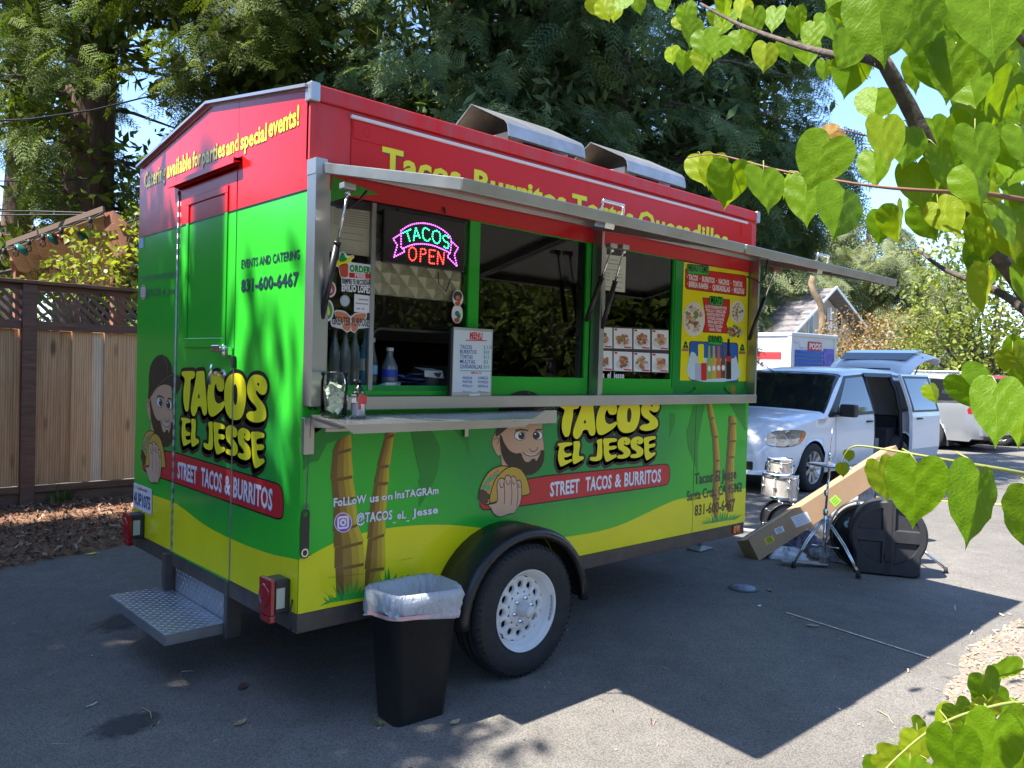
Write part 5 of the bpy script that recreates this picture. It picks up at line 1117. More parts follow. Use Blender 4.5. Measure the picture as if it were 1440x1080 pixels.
m = MB(INW); m.box(.335, .358, .005, .04, 1.476, 2.34); tp('window_stile', m, bevel=.002)
# ---- interior
m = MB(INW); m.box(.04, L_T-.04, W_T-.045, W_T-.032, Z0+.05, 2.7); tp('lining', m)
m = MB(pm('ceiling_panel', (.30, .30, .29), .4, .2)); m.box(.04, L_T-.04, .04, W_T-.05, 2.62, 2.64); tp('ceiling', m)
m = MB(SSH); m.box(.08, L_T-.3, .055, .55, 1.43, 1.476); tp('counter', m, bevel=.004)
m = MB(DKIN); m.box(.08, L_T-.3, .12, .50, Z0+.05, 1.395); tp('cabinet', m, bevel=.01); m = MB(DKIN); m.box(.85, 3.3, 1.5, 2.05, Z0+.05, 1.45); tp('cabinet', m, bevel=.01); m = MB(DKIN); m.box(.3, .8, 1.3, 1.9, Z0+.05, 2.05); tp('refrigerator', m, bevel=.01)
m = MB(SSH); m.prism([(1.25, 2.35), (2.06, 2.35), (2.06, 2.55), (1.6, 2.6)], lambda u, v: (1.1, u, v), lambda u, v: (3.2, u, v)); tp('extractor_hood', m)
m = MB(DKIN); m.box(1.0, 2.6, 1.55, 2.0, 1.45, 1.75); m.box(.99, 1.0+.45, .56, .9, 1.44, 1.60); tp('griddle', m, bevel=.01)
m = MB(DKIN); m.box(.10, 3.5, .9, .91, 1.74, 2.62); tp('dark_backdrop', m)  # dark sheet added mid-cabin so the view through the panes looks dim
# quilted steel sheet seen behind the LED sign
m = MB(pm('quilted_steel', (.66, .63, .52), .45, .35)); qx0, qz1 = side(530, 410)[0], 2.34
u0, v0, u1, v1 = .36, 1.925, .90, 2.30; y_ = .045; D = .105
ni, nj = int((u1-u0)/D*2)+1, int((v1-v0)/D*2)+1
for i in range(ni):
    for j in range(nj):
        if (i+j) % 2: continue
        cx_, cz_ = u0+i*D/2, v0+j*D/2; h = D/2*.96
        pts = [(cx_-h, cz_), (cx_, cz_-h), (cx_+h, cz_), (cx_, cz_+h)]; pts = [(min(max(a, u0), u1), min(max(b, v0), v1)) for a, b in pts]
        cc = (min(max(cx_, u0+.005), u1-.005), y_-.012, min(max(cz_, v0+.005), v1-.005))
        m.add([(a, y_, b) for a, b in pts]+[cc], [(0, 1, 4), (1, 2, 4), (2, 3, 4), (3, 0, 4)])
m.box(u0, u1, y_+.001, y_+.006, v0, v1); tp('quilted_panel', m)
# papers and stickers inside / on the panes
def card(px4, mat, y=.012, name='sticker', extra=None, c=lambda x, y: (x, y)):
    pts = []
    for p in px4: q = on(*c(*p), 1, y); pts.append((q[0], q[2]))
    mm = MB(mat); mm.prism(pts, lambda u, v: (u, y, v), lambda u, v: (u, y-.0012, v))
    if extra: extra(mm, y-.0018)
    return tp(name, mm, recalc=False)
cw = crop(440, 280, 5.4)
def gl(p, y, c=cw): q = on(*c(*p), 1, y); return (q[0], q[2])
def lines(pts_rows, mat, hh=.006, dashed=None):
    def fn(mm, y):
        mm.use(mat)
        for (a, b) in pts_rows:
            A1, B1 = gl(a, y), gl(b, y); mm.flat([[A1, B1, (B1[0], B1[1]+hh), (A1[0], A1[1]+hh)]], lambda u, v: (u, y, v))
    return fn
GTX = pm('faint_print', (.35, .34, .31), .8)
card([(108, 395), (125, 50), (446, 95), (440, 440)], pm('old_paper', (.68, .65, .54), .7, noise=.06, scale=12), .028, 'certificate', lines([((160, 80+i*18), (420, 116+i*18)) for i in range(7)]+[((200, 250), (380, 275)), ((200, 300), (380, 325))], GTX, .003), cw)
card([(312, 855), (314, 720), (432, 735), (430, 865)], WHP, .012, 'sticker', lines([((345, 765), (420, 772)), ((325, 795), (420, 803)), ((330, 835), (360, 838)), ((372, 838), (392, 840))], GTX, .006), cw)
def sticker_disc(cx_, cy_, rx, ry, mat, mat2=None, tri=None):
    def ex(mm, y):
        if mat2: mm.use(mat2); mm.flat([[gl(p, y) for p in ell(cx_, cy_, rx*.8, ry*.8)]], lambda u, v: (u, y, v))
        if tri: mm.use(tri); mm.flat([[gl(p, y-.0005) for p in spline([(cx_-rx*.4, cy_+ry*.3), (cx_, cy_-ry*.5), (cx_+rx*.4, cy_+ry*.2), (cx_, cy_+ry*.5)], k=3)]], lambda u, v: (u, y-.0005, v))
    card(ell(cx_, cy_, rx, ry), mat, .012, 'sticker', ex, cw)
sticker_disc(130, 684, 46, 62, WHP, pm('st_red', (.55, .05, .09), .4), WHP); sticker_disc(242, 772, 38, 44, pm('st_sil', (.42, .47, .52), .3, .5), pm('st_sil2', (.5, .56, .62), .35)); sticker_disc(112, 845, 46, 84, WHP, pm('st_grn', (.08, .30, .08), .4), YEL2)
def order(mm, y):
    P = lambda pts: [gl(p, y) for p in pts]; f0 = lambda u, v: (u, y, v); f1 = lambda u, v: (u, y-.0006, v)
    mm.use(MG); text_on(mm, 'ORDER', f0, gl((278, 548), y), gl((440, 566), y), abs(gl((278, 498), y)[1]-gl((278, 548), y)[1]), bold=.06)
    mm.use(REDP); mm.flat([P([(275, 558), (440, 568), (440, 606), (275, 596)])], f0); text_on(mm, 'HERE', f1, gl((318, 590), y), gl((398, 598), y), .022, bold=.05, mat=WHP)
    mm.use(YEL2); mm.flat([P(spline([(158, 485), (190, 465), (235, 470), (290, 430), (306, 432), (295, 465), (250, 492), (200, 505), (165, 500)], k=3))], f0); mm.use(MG); mm.flat([P(spline([(200, 470), (212, 415), (232, 408), (246, 440), (262, 455), (235, 475)], k=3))], f1)
    mm.use(TMS); mm.flat([P(spline([(200, 505), (262, 490), (268, 540), (262, 590), (215, 588), (205, 545)], k=3))], f0)
TMS = pm('st_pepper', (.55, .08, .03), .35)
card(spline([(150, 490), (195, 462), (200, 410), (235, 398), (262, 430), (305, 425), (312, 445), (290, 480), (440, 500), (448, 560), (446, 610), (275, 606), (210, 594), (195, 520), (160, 508)], k=2), WHP, .012, 'sticker', order, cw)
def emi(mm, y):
    mm.use(WHP); mm.flat([[gl(p, y) for p in [(216, 598), (450, 618), (450, 664), (216, 645)]]], lambda u, v: (u, y, v)); text_on(mm, 'SIEMPRE TE RECORDARE', lambda u, v: (u, y-.0006, v), gl((220, 638), y), gl((446, 655), y), .022, bold=.04, mat=BLK)
    text_on(mm, 'EMILIO LOPEZ', lambda u, v: (u, y-.0006, v), gl((218, 695), y), gl((446, 715), y), .028, bold=.06, mat=WHP)
card([(212, 592), (453, 612), (452, 726), (212, 702)], BLK, .0135, 'sticker', emi, cw)
BF = pm('st_orange', (.62, .19, .09), .4)
def bfly(mm, y):
    P = lambda pts: [gl(p, y) for p in spline(pts, k=4)]; f0 = lambda u, v: (u, y, v)
    mm.use(BF); mm.flat([P([(285, 915), (255, 870), (200, 855), (170, 860), (180, 900), (215, 930), (245, 935)])], f0); mm.flat([P([(290, 915), (320, 880), (370, 868), (402, 872), (395, 905), (355, 935), (325, 940)])], f0); mm.flat([P([(282, 930), (240, 945), (225, 975), (262, 1003), (284, 980)])], f0); mm.flat([P([(292, 932), (330, 950), (340, 980), (312, 1008), (294, 985)])], f0)
    y2 = y-.0006; text_on(mm, 'GREATER PURPOSE', lambda u, v: (u, y2, v), gl((146, 950), y2), gl((425, 968), y2), .036, bold=.015, mat=DKT)
card(spline([(160, 850), (200, 842), (250, 855), (285, 890), (320, 865), (380, 858), (412, 865), (405, 910), (430, 930), (430, 975), (345, 985), (315, 1018), (285, 1000), (258, 1014), (218, 985), (140, 965), (138, 910), (175, 915)], k=2), pm('st_clear', (.62, .60, .58), .4), .0125, 'sticker', bfly, cw)
for (cx_, cy_, rx, ry, m1, m2) in ((1100, 752, 40, 62, pm('st_hair', (.05, .03, .025), .5), pm('st_face', (.45, .26, .18), .5)), (1095, 872, 42, 72, WHP, pm('st_bl', (.06, .12, .35), .5))):
    def ex(mm, y, cx_=cx_, cy_=cy_, rx=rx, ry=ry, m1=m1, m2=m2):
        f0 = lambda u, v: (u, y, v); f1 = lambda u, v: (u, y-.0005, v)
        mm.use(m1); mm.flat([[gl(p, y) for p in ell(cx_, cy_-ry*.25, rx*.85, ry*.6)]], f0); mm.use(m2); mm.flat([[gl(p, y-.0005) for p in ell(cx_, cy_-ry*.05, rx*.4, ry*.28)]], f1); mm.use(TMS); mm.flat([[gl(p, y-.0005) for p in ell(cx_, cy_+ry*.65, rx*.5, ry*.25)]], f1); mm.use(MG if m1 is WHP else TMS); mm.flat([[gl(p, y-.0006) for p in ell(cx_+rx*.3, cy_+ry*.2, rx*.35, ry*.3)]], lambda u, v: (u, y-.0006, v))
    card(ell(cx_, cy_, rx, ry), WHP, .0, 'sticker', ex, cw)
# certificate in the third window
cv = crop(690, 330, 3.692)
card([(572, 285), (560, 98), (702, 115), (696, 300)], pm('cert_green', (.62, .68, .58), .7), .016, 'certificate', lambda mm, y: [mm.use(GTX)]+[mm.flat([[gl(a, y, cv), gl(b, y, cv), (gl(b, y, cv)[0], gl(b, y, cv)[1]+.005), (gl(a, y, cv)[0], gl(a, y, cv)[1]+.005)]], lambda u, v: (u, y, v)) for a, b in [((605, 130), (660, 136)), ((600, 150), (665, 157)), ((590, 180), (680, 190)), ((590, 200), (620, 203)), ((640, 205), (685, 210)), ((590, 215), (620, 218)), ((640, 222), (685, 227)), ((590, 235), (620, 238)), ((640, 245), (685, 250)), ((590, 270), (680, 280))]], cv)
# eight framed food photographs
cph = crop(640, 450, 4.5); FOODC = [pm('food_%d' % i, c, .5, noise=.3, scale=60) for i, c in enumerate([(.42, .13, .05), (.52, .26, .10), (.30, .09, .04), (.60, .38, .18), (.18, .07, .03), (.10, .25, .05), (.62, .50, .34)])]
rf_ = random.Random(12)
def food_blob(mm, cx_, cy_, r_, y, g_, n, cols, asp=1.0):
    for i in range(n):
        a = rf_.uniform(0, 6.28); d_ = r_*math.sqrt(rf_.random())*.75; s_ = r_*rf_.uniform(.16, .38); mm.use(FOODC[rf_.choice(cols)])
        pts = [(cx_+d_*math.cos(a)*asp+s_*asp*math.cos(t)*rf_.uniform(.7, 1.2), cy_+d_*math.sin(a)+s_*math.sin(t)*rf_.uniform(.7, 1.2)) for t in [k*PI/4 for k in range(8)]]
        yy_ = y-.00004*i; mm.flat([[g_(p, yy_) for p in pts]], lambda u, v, yy_=yy_: (u, yy_, v))
g4 = lambda p, y: gl(p, y, cph)
m = MB(BLKP); fr4 = [gl((880, 34), .016, cph), gl((1352, 60), .016, cph), gl((1352, 335), .016, cph), gl((880, 322), .016, cph)]; m.prism(fr4, lambda u, v: (u, .017, v), lambda u, v: (u, .014, v)); holder = tp('photo_holder', m)
cols8 = [(872, 995), (1004, 1120), (1130, 1234), (1246, 1350)]
for rI in range(2):
    for cI, (xa, xb) in enumerate(cols8):
        ya_ = (44 if rI == 0 else 192)+(xa-880)*.048; yb_ = (176 if rI == 0 else 318)+(xa-880)*.03; y = .0125
        mm = MB(WHP); q4 = [g4(p, y) for p in ((xa, yb_), (xb, yb_+3), (xb, ya_+5), (xa, ya_))]; mm.prism(q4, lambda u, v: (u, y+.001, v), lambda u, v: (u, y, v))
        cx_, cy_ = (xa+xb)/2, (ya_+yb_)/2+6; cols = [[3, 1, 2], [0, 1, 0, 5], [0, 2, 1], [1, 3, 0]][cI] if rI == 0 else [[0, 2, 0], [0, 1, 2], [1, 0, 3, 0, 5], [0, 1, 3]][cI]
        mm.use(pm('plate_grey', (.62, .62, .62), .4)); mm.flat([[g4(p, y-.0004) for p in ell(cx_, cy_+14, 46, 34)]], lambda u, v: (u, y-.0004, v))
        food_blob(mm, cx_, cy_, 42, y-.0008, g4, 22, cols); mm.use(REDP); mm.flat([[g4(p, y-.0025) for p in ((xb-50, yb_-12), (xb-4, yb_-9), (xb-4, yb_-1), (xb-50, yb_-4))]], lambda u, v: (u, y-.0025, v)); mm.flat([[g4(p, y-.0025) for p in ((xa+6, ya_+4), (xa+22, ya_+5), (xa+22, ya_+16), (xa+6, ya_+15))]], lambda u, v: (u, y-.0025, v))
        mm.build('food_photo', holder, recalc=False)
m = MB(WHP); A1, B1 = gl((878, 364), .012, cph), gl((1070, 368), .012, cph); text_on(m, 'tacos_el_jesse', lambda u, v: (u, .012, v), (A1[0]-.015, A1[1]), B1, .036, bold=.03); tp('window_lettering', m, recalc=False)
# printed menu panel at the far end
cm = crop(940, 360, 5.4); fq = lambda l: (lambda u, v: (u, .0015-.0005*l, v))
def M_(pts): return [side(*cm(*p)) for p in pts]
def round_poly(x0, y0, x1, y1, sk, r_=14):
    return [(x, y+(x-x0)*sk) for x, y in rrect(x0, y0, x1, y1, r_, 4)]
m = MB(YEL); m.flat([M_([(88, 945), (118, 45), (610, 125), (592, 952)])], fq(1))
m.use(BLK); m.flat([M_(round_poly(128, 88, 592, 250, .13, 20))], fq(2)); m.use(REDP); m.flat([M_(round_poly(133, 93, 587, 245, .13, 18))], fq(3))
m.use(BLK); m.flat([M_([(258, 315), (468, 330), (464, 440), (440, 520), (466, 590), (262, 580), (280, 450)])], fq(2)); m.use(REDP); m.flat([M_([(262, 320), (463, 335), (459, 440), (435, 520), (461, 586), (267, 576), (285, 450)])], fq(3))
for (x0, y0, x1, y1, s_, a, b) in ((143, 62, 304, 132, 'MENU ITEMS', (150, 112), (298, 128)), (313, 305, 412, 368, 'MEATS', (322, 358), (402, 364)), (303, 610, 407, 668, 'DRINKS', (309, 652), (400, 658))):
    m.use(BLK); m.flat([M_(round_poly(x0-4, y0-3, x1+4, y1+3, .09, 14))], fq(4)); m.use(LG); m.flat([M_(round_poly(x0, y0, x1, y1, .09, 12))], fq(5)); A1, B1 = M_([a, b]); text_on(m, s_, fq(6), A1, B1, .046, bold=.03, mat=BLK)
for s_, a, b in (('· TACOS  ·  BURRITOS  ·  NACHOS  ·  TORTAS', (140, 178), (560, 236)), ('· BIRRIA RAMEN  ·  QUESADILLAS  ·  MULITAS', (140, 230), (574, 288))): A1, B1 = M_([a, b]); text_on(m, s_, fq(5), A1, B1, .036, bold=.045, mat=WHP)
for i, s_ in enumerate(('AL PASTOR MARINATED PORK', 'POLLO GRILLED', 'CARNITAS FRIED PORK', 'CHORIZO SAUSAGE', 'BIRRIA BEEF STEW', 'POLLO CHICKEN', 'ASADA STEAK')):
    A1, B1 = M_([(278+i*5, 392+i*29), (442-i*7, 408+i*28)]); text_on(m, s_, fq(5), A1, B1, .020, bold=.03, mat=WHP)
m.use(BLK); m.flat([M_(round_poly(158, 645, 530, 945, .04, 20))], fq(2)); m.use(pm('poster_blue', (.01, .10, .42), .3)); m.flat([M_(round_poly(163, 650, 525, 940, .04, 18))], fq(3)); m.use(pm('poster_ice', (.55, .68, .72), .3)); m.flat([M_(spline([(165, 745), (200, 735), (240, 770), (480, 780), (505, 755), (522, 800), (520, 940), (165, 935)], k=3))], fq(4))
def bot(x, yt, yb_, w_, mt, lb=None):
    m.use(mt); h_ = yb_-yt; m.flat([M_([(x-w_*.22, yt), (x+w_*.22, yt), (x+w_*.24, yt+h_*.28), (x+w_*.5, yt+h_*.5), (x+w_*.5, yb_), (x-w_*.5, yb_), (x-w_*.5, yt+h_*.5), (x-w_*.24, yt+h_*.28)])], fq(6))
    if lb: m.use(lb); m.flat([M_(ell(x, yt+h_*.68, w_*.36, h_*.09, 10))], fq(7))
for x, yt, yb_, mt in ((308, 682, 935, (.30, .45, .08)), (343, 682, 932, (.60, .42, .05)), (379, 682, 930, (.60, .16, .05)), (415, 682, 928, (.18, .06, .03))): bot(x, yt, yb_, 36, pm('bot_%d' % x, mt, .25), WHP)
bot(456, 630, 935, 38, pm('cola', (.03, .01, .01), .2)); m.use(REDP); m.flat([M_([(440, 760), (472, 762), (472, 805), (440, 803)])], fq(7))
m.use(YEL2); m.flat([M_(rrect(224, 668, 268, 820, 12))], fq(5.5)); m.use(pm('can_sil', (.45, .48, .62), .2)); m.flat([M_(rrect(203, 815, 246, 945, 6))], fq(6)); m.use(REDP); m.flat([M_(rrect(247, 812, 288, 945, 6))], fq(6))
gm = lambda p, y: side(*cm(*p))
for (cx_, cy_, rx, ry) in ((193, 480, 84, 132), (522, 425, 54, 86)):
    m.use(pm('plate_cream', (.72, .70, .62), .3)); m.flat([M_(ell(cx_, cy_, rx, ry, 24))], fq(4)); 
    for i in range(46 if rx > 60 else 26):
        a = rf_.uniform(0, 6.28); d_ = math.sqrt(rf_.random())*.72; s_ = rf_.uniform(.10, .24); m.use(FOODC[rf_.choice((0, 1, 2, 3, 5, 5, 4, 6))])
        m.flat([M_([(cx_+rx*(d_*math.cos(a)+s_*math.cos(t)*rf_.uniform(.6, 1.2)), cy_+ry*(d_*math.sin(a)+s_*.7*math.sin(t)*rf_.uniform(.6, 1.2))) for t in [k*PI/4 for k in range(8)]])], fq(4.3+.03*i))
for i in range(34):
    cx_, cy_ = rf_.uniform(460, 562), rf_.uniform(535, 615); s_ = rf_.uniform(9, 18); m.use(FOODC[rf_.choice((4, 2, 0, 5, 4, 6))]); m.flat([M_([(cx_+s_*math.cos(t)*rf_.uniform(.6, 1.2), cy_+s_*math.sin(t)*rf_.uniform(.6, 1.2)) for t in [k*PI/3 for k in range(6)]])], fq(4.3+.03*i))
for cx_, cy_ in ((130, 690), (560, 712)):
    m.use(FOODC[0]); m.flat([M_([(cx_-26, cy_+10), (cx_+24, cy_+12), (cx_+24, cy_+34), (cx_-26, cy_+32)])], fq(3)); m.use(BLK); m.flat([M_([(cx_-20, cy_+5), (cx_-4, cy_-42), (cx_+8, cy_-40), (cx_+20, cy_+8)])], fq(3.4)); m.use(LG); m.flat([M_(ell(cx_, cy_-14, 9, 12, 8))], fq(4))
tp('menu_panel', m, recalc=False)
m = MB(DG); m.flat([M_([(180, 960), (300, 985), (260, 1040), (120, 1060), (210, 1010)])], fq(1)); m.flat([M_([(420, 975), (500, 960), (560, 1000), (480, 1050), (440, 1020)])], fq(1)); m.use(PB[1]); m.flat([M_([(470, 985), (510, 990), (505, 1055), (480, 1055)])], fq(2)); tp('leaf_print', m, recalc=False)
# ---- hatches (awnings) with gas struts
def awning(x0, x1):
    a0 = (x0, -.028, 2.452); d = Vector((0, -1.01+.028, 2.235-2.452)); n_ = Vector((0, -d.z, d.y)).normalized()*-1
    if n_.z < 0: n_ = -n_
    m = MB(pm('awning_sheet', (0.50, 0.495, 0.45), 0.22, 0.9, noise=.05, scale=2, rnoise=.05)); T_ = .006
    P = lambda u, t, h: tuple(Vector((u, -.028, 2.452))+d*t+n_*h)
    m.hexa([P(x0, 0, 0), P(x0, 1, 0), P(x1, 1, 0), P(x1, 0, 0), P(x0, 0, T_), P(x0, 1, T_), P(x1, 1, T_), P(x1, 0, T_)])
    aw = tp('awning', m)
    fr = MB(pm('awning_edge', (.36, .36, .33), .38, .8, noise=.12, scale=4, rnoise=.08)); e = .034
    for (ua, ub, ta, tb) in ((x0-.002, x0+.03, 0, 1), (x1-.03, x1+.002, 0, 1), (x0, x1, .965, 1.004)):
        fr.hexa([P(ua, ta, -e), P(ua, tb, -e), P(ub, tb, -e), P(ub, ta, -e), P(ua, ta, .010), P(ua, tb, .010), P(ub, tb, .010), P(ub, ta, .010)])
    fr.build('awning_frame', aw, bevel=.003)
    xm = (x0+x1)/2-.1
    h = MB(HND); h.tube([P(xm-.07, .985, .008), P(xm-.065, .985, .05), P(xm+.065, .985, .05), P(xm+.07, .985, .008)], .008, n=8); h.hexa([P(xm-.03, .93, -.055), P(xm-.03, .99, -.055), P(xm+.03, .99, -.055), P(xm+.03, .93, -.055), P(xm-.03, .93, -.03), P(xm-.03, .99, -.03), P(xm+.03, .99, -.03), P(xm+.03, .93, -.03)]); h.build('handle', aw, bevel=.002)
    return P, aw
AWU = 'awning_sheet'
P1, aw1 = awning(.035, 1.842); P2, aw2 = awning(1.858, 3.705)
def strut(top, bot, aw):
    top, bot = Vector(top), Vector(bot); mid = top.lerp(bot, .40)
    m = MB(HND); m.tube([top, mid], .006, n=8); m.lathe([(0, -.012), (.013, -.008), (.013, .008), (0, .012)], c=tuple(top), n=10); o = m.build('strut', aw)
    m = MB(BLKP); m.tube([mid, bot], .0145, n=12); m.tube([mid-(bot-mid).normalized()*.012, mid], .017, n=12); m.build('strut_cylinder', o)
def ss(px, py, y): return on(px, py, 1, y)
strut(ss(489, 272, -.20), ss(452, 448, -.062), aw1); strut(ss(860, 352, -.19), ss(824, 452, -.06), aw1); strut(ss(877, 354, -.19), ss(846, 462, -.07), aw2); strut(ss(1089, 382, -.20), ss(1053, 478, -.075), aw2)
m = MB(BLKP)
m.tube([ss(456, 284, -.06), ss(466, 285, -.07), ss(475, 291, -.09), ss(490, 293, -.11), ss(503, 285, -.13), ss(516, 268, -.16)], .006, n=6); m.tube([ss(1050, 389, -.06), ss(1062, 393, -.08), ss(1068, 398, -.1), ss(1075, 392, -.13), ss(1079, 366, -.17)], .006, n=6); tp('lamp_cable', m)
m = MB(pm('rusty_bracket', (.25, .12, .07), .6, .4)); q = ss(1090, 382, -.20); m.box(q[0]-.05, q[0]+.06, q[1]-.02, q[1]+.02, q[2]-.005, q[2]+.03); tp('strut_bracket', m, bevel=.01)
for (px, py) in ((489, 262), (860, 345), (877, 347)):
    q = ss(px, py, -.20); m = MB(ALU); m.box(q[0]-.03, q[0]+.03, q[1]-.02, q[1]+.02, q[2]-.015, q[2]+.012); tp('strut_bracket', m, bevel=.004)
# ---- fold-down shelf
zs = 1.375
SB = -.335
m = MB(SSH); m.hexa([(.0, -.078, zs-.006), (.0, SB, zs-.03), (1.07, SB, zs-.03), (1.42, -.078, zs-.006), (.0, -.078, zs), (.0, SB, zs-.024), (1.07, SB, zs-.024), (1.42, -.078, zs)])
m.hexa([(.05, SB-.001, zs-.062), (.0, SB, zs-.026), (1.07, SB, zs-.026), (1.02, SB-.001, zs-.062), (.05, SB+.004, zs-.062), (.0, SB+.005, zs-.026), (1.07, SB+.005, zs-.026), (1.02, SB+.004, zs-.062)])
shf = tp('serving_shelf', m)
m = MB(SS); m.hexa([(.01, -.077, zs-.055), (.01, SB+.05, zs-.045), (.04, SB+.05, zs-.045), (.04, -.077, zs-.055), (.01, -.077, zs-.008), (.01, SB+.02, zs-.033), (.04, SB+.02, zs-.033), (.04, -.077, zs-.008)]); q = side(653, 600); m.box(q[0]-.012, q[0]+.012, -.02, -.003, q[1]-.05, 1.36); m.box(-.004, .045, -.03, -.003, 1.20, 1.36); m.build('shelf_bracket', shf, bevel=.002)
m = MB(SS); m.box(.066, 1.5, -.088, -.0765, 1.30, 1.372); tp('shelf_hinge', m, bevel=.002)
# ---- under-frame, lamps, step, wheel
m = MB(CHR); m.box(.0, L_T, .004, .06, Z0-.088, Z0-.002); m.box(.0, L_T, W_T-.06, W_T-.004, Z0-.088, Z0-.002); m.box(.002, .06, .06, W_T-.06, Z0-.088, Z0-.002); m.box(L_T-.06, L_T, .06, W_T-.06, Z0-.088, Z0-.002)
for x in (.6, 1.2, 1.8, 2.4, 3.0): m.box(x-.03, x+.03, .06, W_T-.06, Z0-.08, Z0-.002)
m.tube([(1.19, -.02, .345), (1.19, W_T+.02, .345)], .035, n=10); m.hexa([(L_T, .5, .40), (L_T+1.25, W_T/2-.05, .40), (L_T+1.25, W_T/2+.0, .40), (L_T, .6, .40), (L_T, .5, .48), (L_T+1.25, W_T/2-.05, .48), (L_T+1.25, W_T/2, .48), (L_T, .6, .48)])
m.hexa([(L_T, W_T-.6, .40), (L_T+1.25, W_T/2, .40), (L_T+1.25, W_T/2+.05, .40), (L_T, W_T-.5, .40), (L_T, W_T-.6, .48), (L_T+1.25, W_T/2, .48), (L_T+1.25, W_T/2+.05, .48), (L_T, W_T-.5, .48)]); tp('chassis', m, bevel=.004)
m = MB(BLKP); m.box(.10, L_T-.1, .10, W_T-.1, Z0-.03, Z0-.003); tp('underbody', m)
TL = pm('lens_red', (.35, .008, .012), .12, coat=.6); TLD = pm('lens_housing', (.03, .03, .03), .4); TLW = pm('lens_clear', (.5, .48, .38), .2)
def tail(yc, zc):
    m = MB(TL); m.box(-.10, -.075, yc-.055, yc+.055, zc-.075, zc+.085); m.box(-.095, -.06, yc-.04, yc+.05, zc-.11, zc-.078); m.lathe([(.052, -.1005), (.046, -.106), (0, -.108)], c=(0, yc, zc+.01), axis='x', n=20); o = tp('tail_lamp', m, bevel=.006)
    m = MB(TLD); m.box(-.0745, -.002, yc-.052, yc+.052, zc-.07, zc+.08); m.build('lamp_housing', o, bevel=.008)
    m = MB(TLW); m.box(-.07, -.03, yc-.056, yc-.0525, zc-.045, zc+.045); m.build('side_lens', o, bevel=.001)
tail(.115, .565); tail(W_T-.16, .565)
m = MB(pm('lens_amber', (.75, .16, .01), .2, coat=.5)); q = side(1033, 743); m.lathe([(.0, -.028), (.018, -.026), (.028, -.010), (.028, -.002)], c=(q[0]+.02, .004, q[1]-.01), axis='y', n=18); m.box(q[0]-.025, q[0]+.055, -.012, .003, q[1]-.035, q[1]+.02); tp('marker_lamp', m, bevel=.004)
m = MB(WIRE); m.tube([(-.01, .03, .56), (-.025, .025, .50), (-.03, .0, .44), (-.02, -.015, .47), (-.006, -.004, .49)], .004, n=6); tp('lamp_wire', m)
# tread plate step
def tread_plate(name, parent, ax0, ax1, org, nx, ny, sx, sy, mat):
    """raised lozenges, alternately turned, on a flat sheet; org + ax0*u + ax1*v"""
    o0, a, b = Vector(org), Vector(ax0), Vector(ax1); n_ = a.cross(b).normalized(); V, F = [], []
    for i in range(nx):
        for j in range(ny):
            c = o0+a*((i+.5)/nx)+b*((j+.5)/ny); t = PI/4 if (i+j) % 2 else -PI/4
            e1 = (a.normalized()*math.cos(t)+b.normalized()*math.sin(t)); e2 = n_.cross(e1); k = len(V); l_, w_ = .0155, .0048
            V += [c-e1*l_, c+e2*w_+n_*.0001, c+e1*l_, c-e2*w_+n_*.0001, c+n_*.0024]; F += [(k, k+1, k+4), (k+1, k+2, k+4), (k+2, k+3, k+4), (k+3, k, k+4)]
    m = MB(mat); m.add(V, F); return m.build(name, parent, recalc=True)
TPM = pm('tread_aluminium', (.42, .44, .47), .38, .85, noise=.12, scale=8)
st = MB(TPM); Y0, Y1, X0s, X1s, zt_ = .755, 1.60, -.29, .02, .270
st.box(X0s, X1s, Y0, Y1, zt_-.006, zt_); st.box(X0s, X0s+.006, Y0, Y1, zt_-.055, zt_-.006); st.box(X0s+.006, X1s, Y0, Y0+.006, zt_-.055, zt_-.006); st.box(X0s+.006, X1s, Y1-.006, Y1, zt_-.055, zt_-.006); step = tp('entry_step', st, bevel=.002)
tread_plate('tread_pattern', step, (X1s-X0s, 0, 0), (0, Y1-Y0, 0), (X0s, Y0, zt_+.0002), 12, 32, 0, 0, TPM)
m = MB(TPM); m.box(.022, .026, .80, 1.47, .27, Z0-.014); rs2 = m.build('step_riser', step, bevel=.001)
tread_plate('tread_pattern', step, (0, -.66, 0), (0, 0, .215), (.0215, 1.465, .272), 26, 8, 0, 0, TPM)
m = MB(CHR); m.box(-.004, .075, .715, .755, .20, Z0-.014); m.build('step_bracket', step, bevel=.004); m = MB(CHR); m.box(-.03, .0745, 1.50, 1.545, .25, Z0-.02); m.build('step_bracket', step, bevel=.004)
# fender
m = MB(pm('fender_black', (.018, .018, .020), .33, noise=.3, scale=9, rnoise=.12)); fr_pts = []; cxw = 1.19; nA = 26
R1 = .465
prof_y = [0.0, -.12, -.21, -.235, -.24, -.232, -.20]; prof_r = [0, 0, -.003, -.018, -.045, -.060, -.058]
V, F = [], []
for i in range(nA+1):
    a = math.radians(-2+184*i/nA); ca, sa = math.cos(a), math.sin(a)
    for k, (y_, dr) in enumerate(zip(prof_y, prof_r)):
        r_x = R1+dr; zc_ = .345+ (.0 if sa > 0 else 0); V.append((cxw+ca*r_x*1.0, y_-.001, .345+sa*(R1+dr)*.93+ (.0)))
for i in range(nA):
    for k in range(len(prof_y)-1): F.append((i*len(prof_y)+k, i*len(prof_y)+k+1, (i+1)*len(prof_y)+k+1, (i+1)*len(prof_y)+k))
m.smooth = True; m.add(V, F); m.smooth = False; fnd = tp('fender', m, thick=.004)
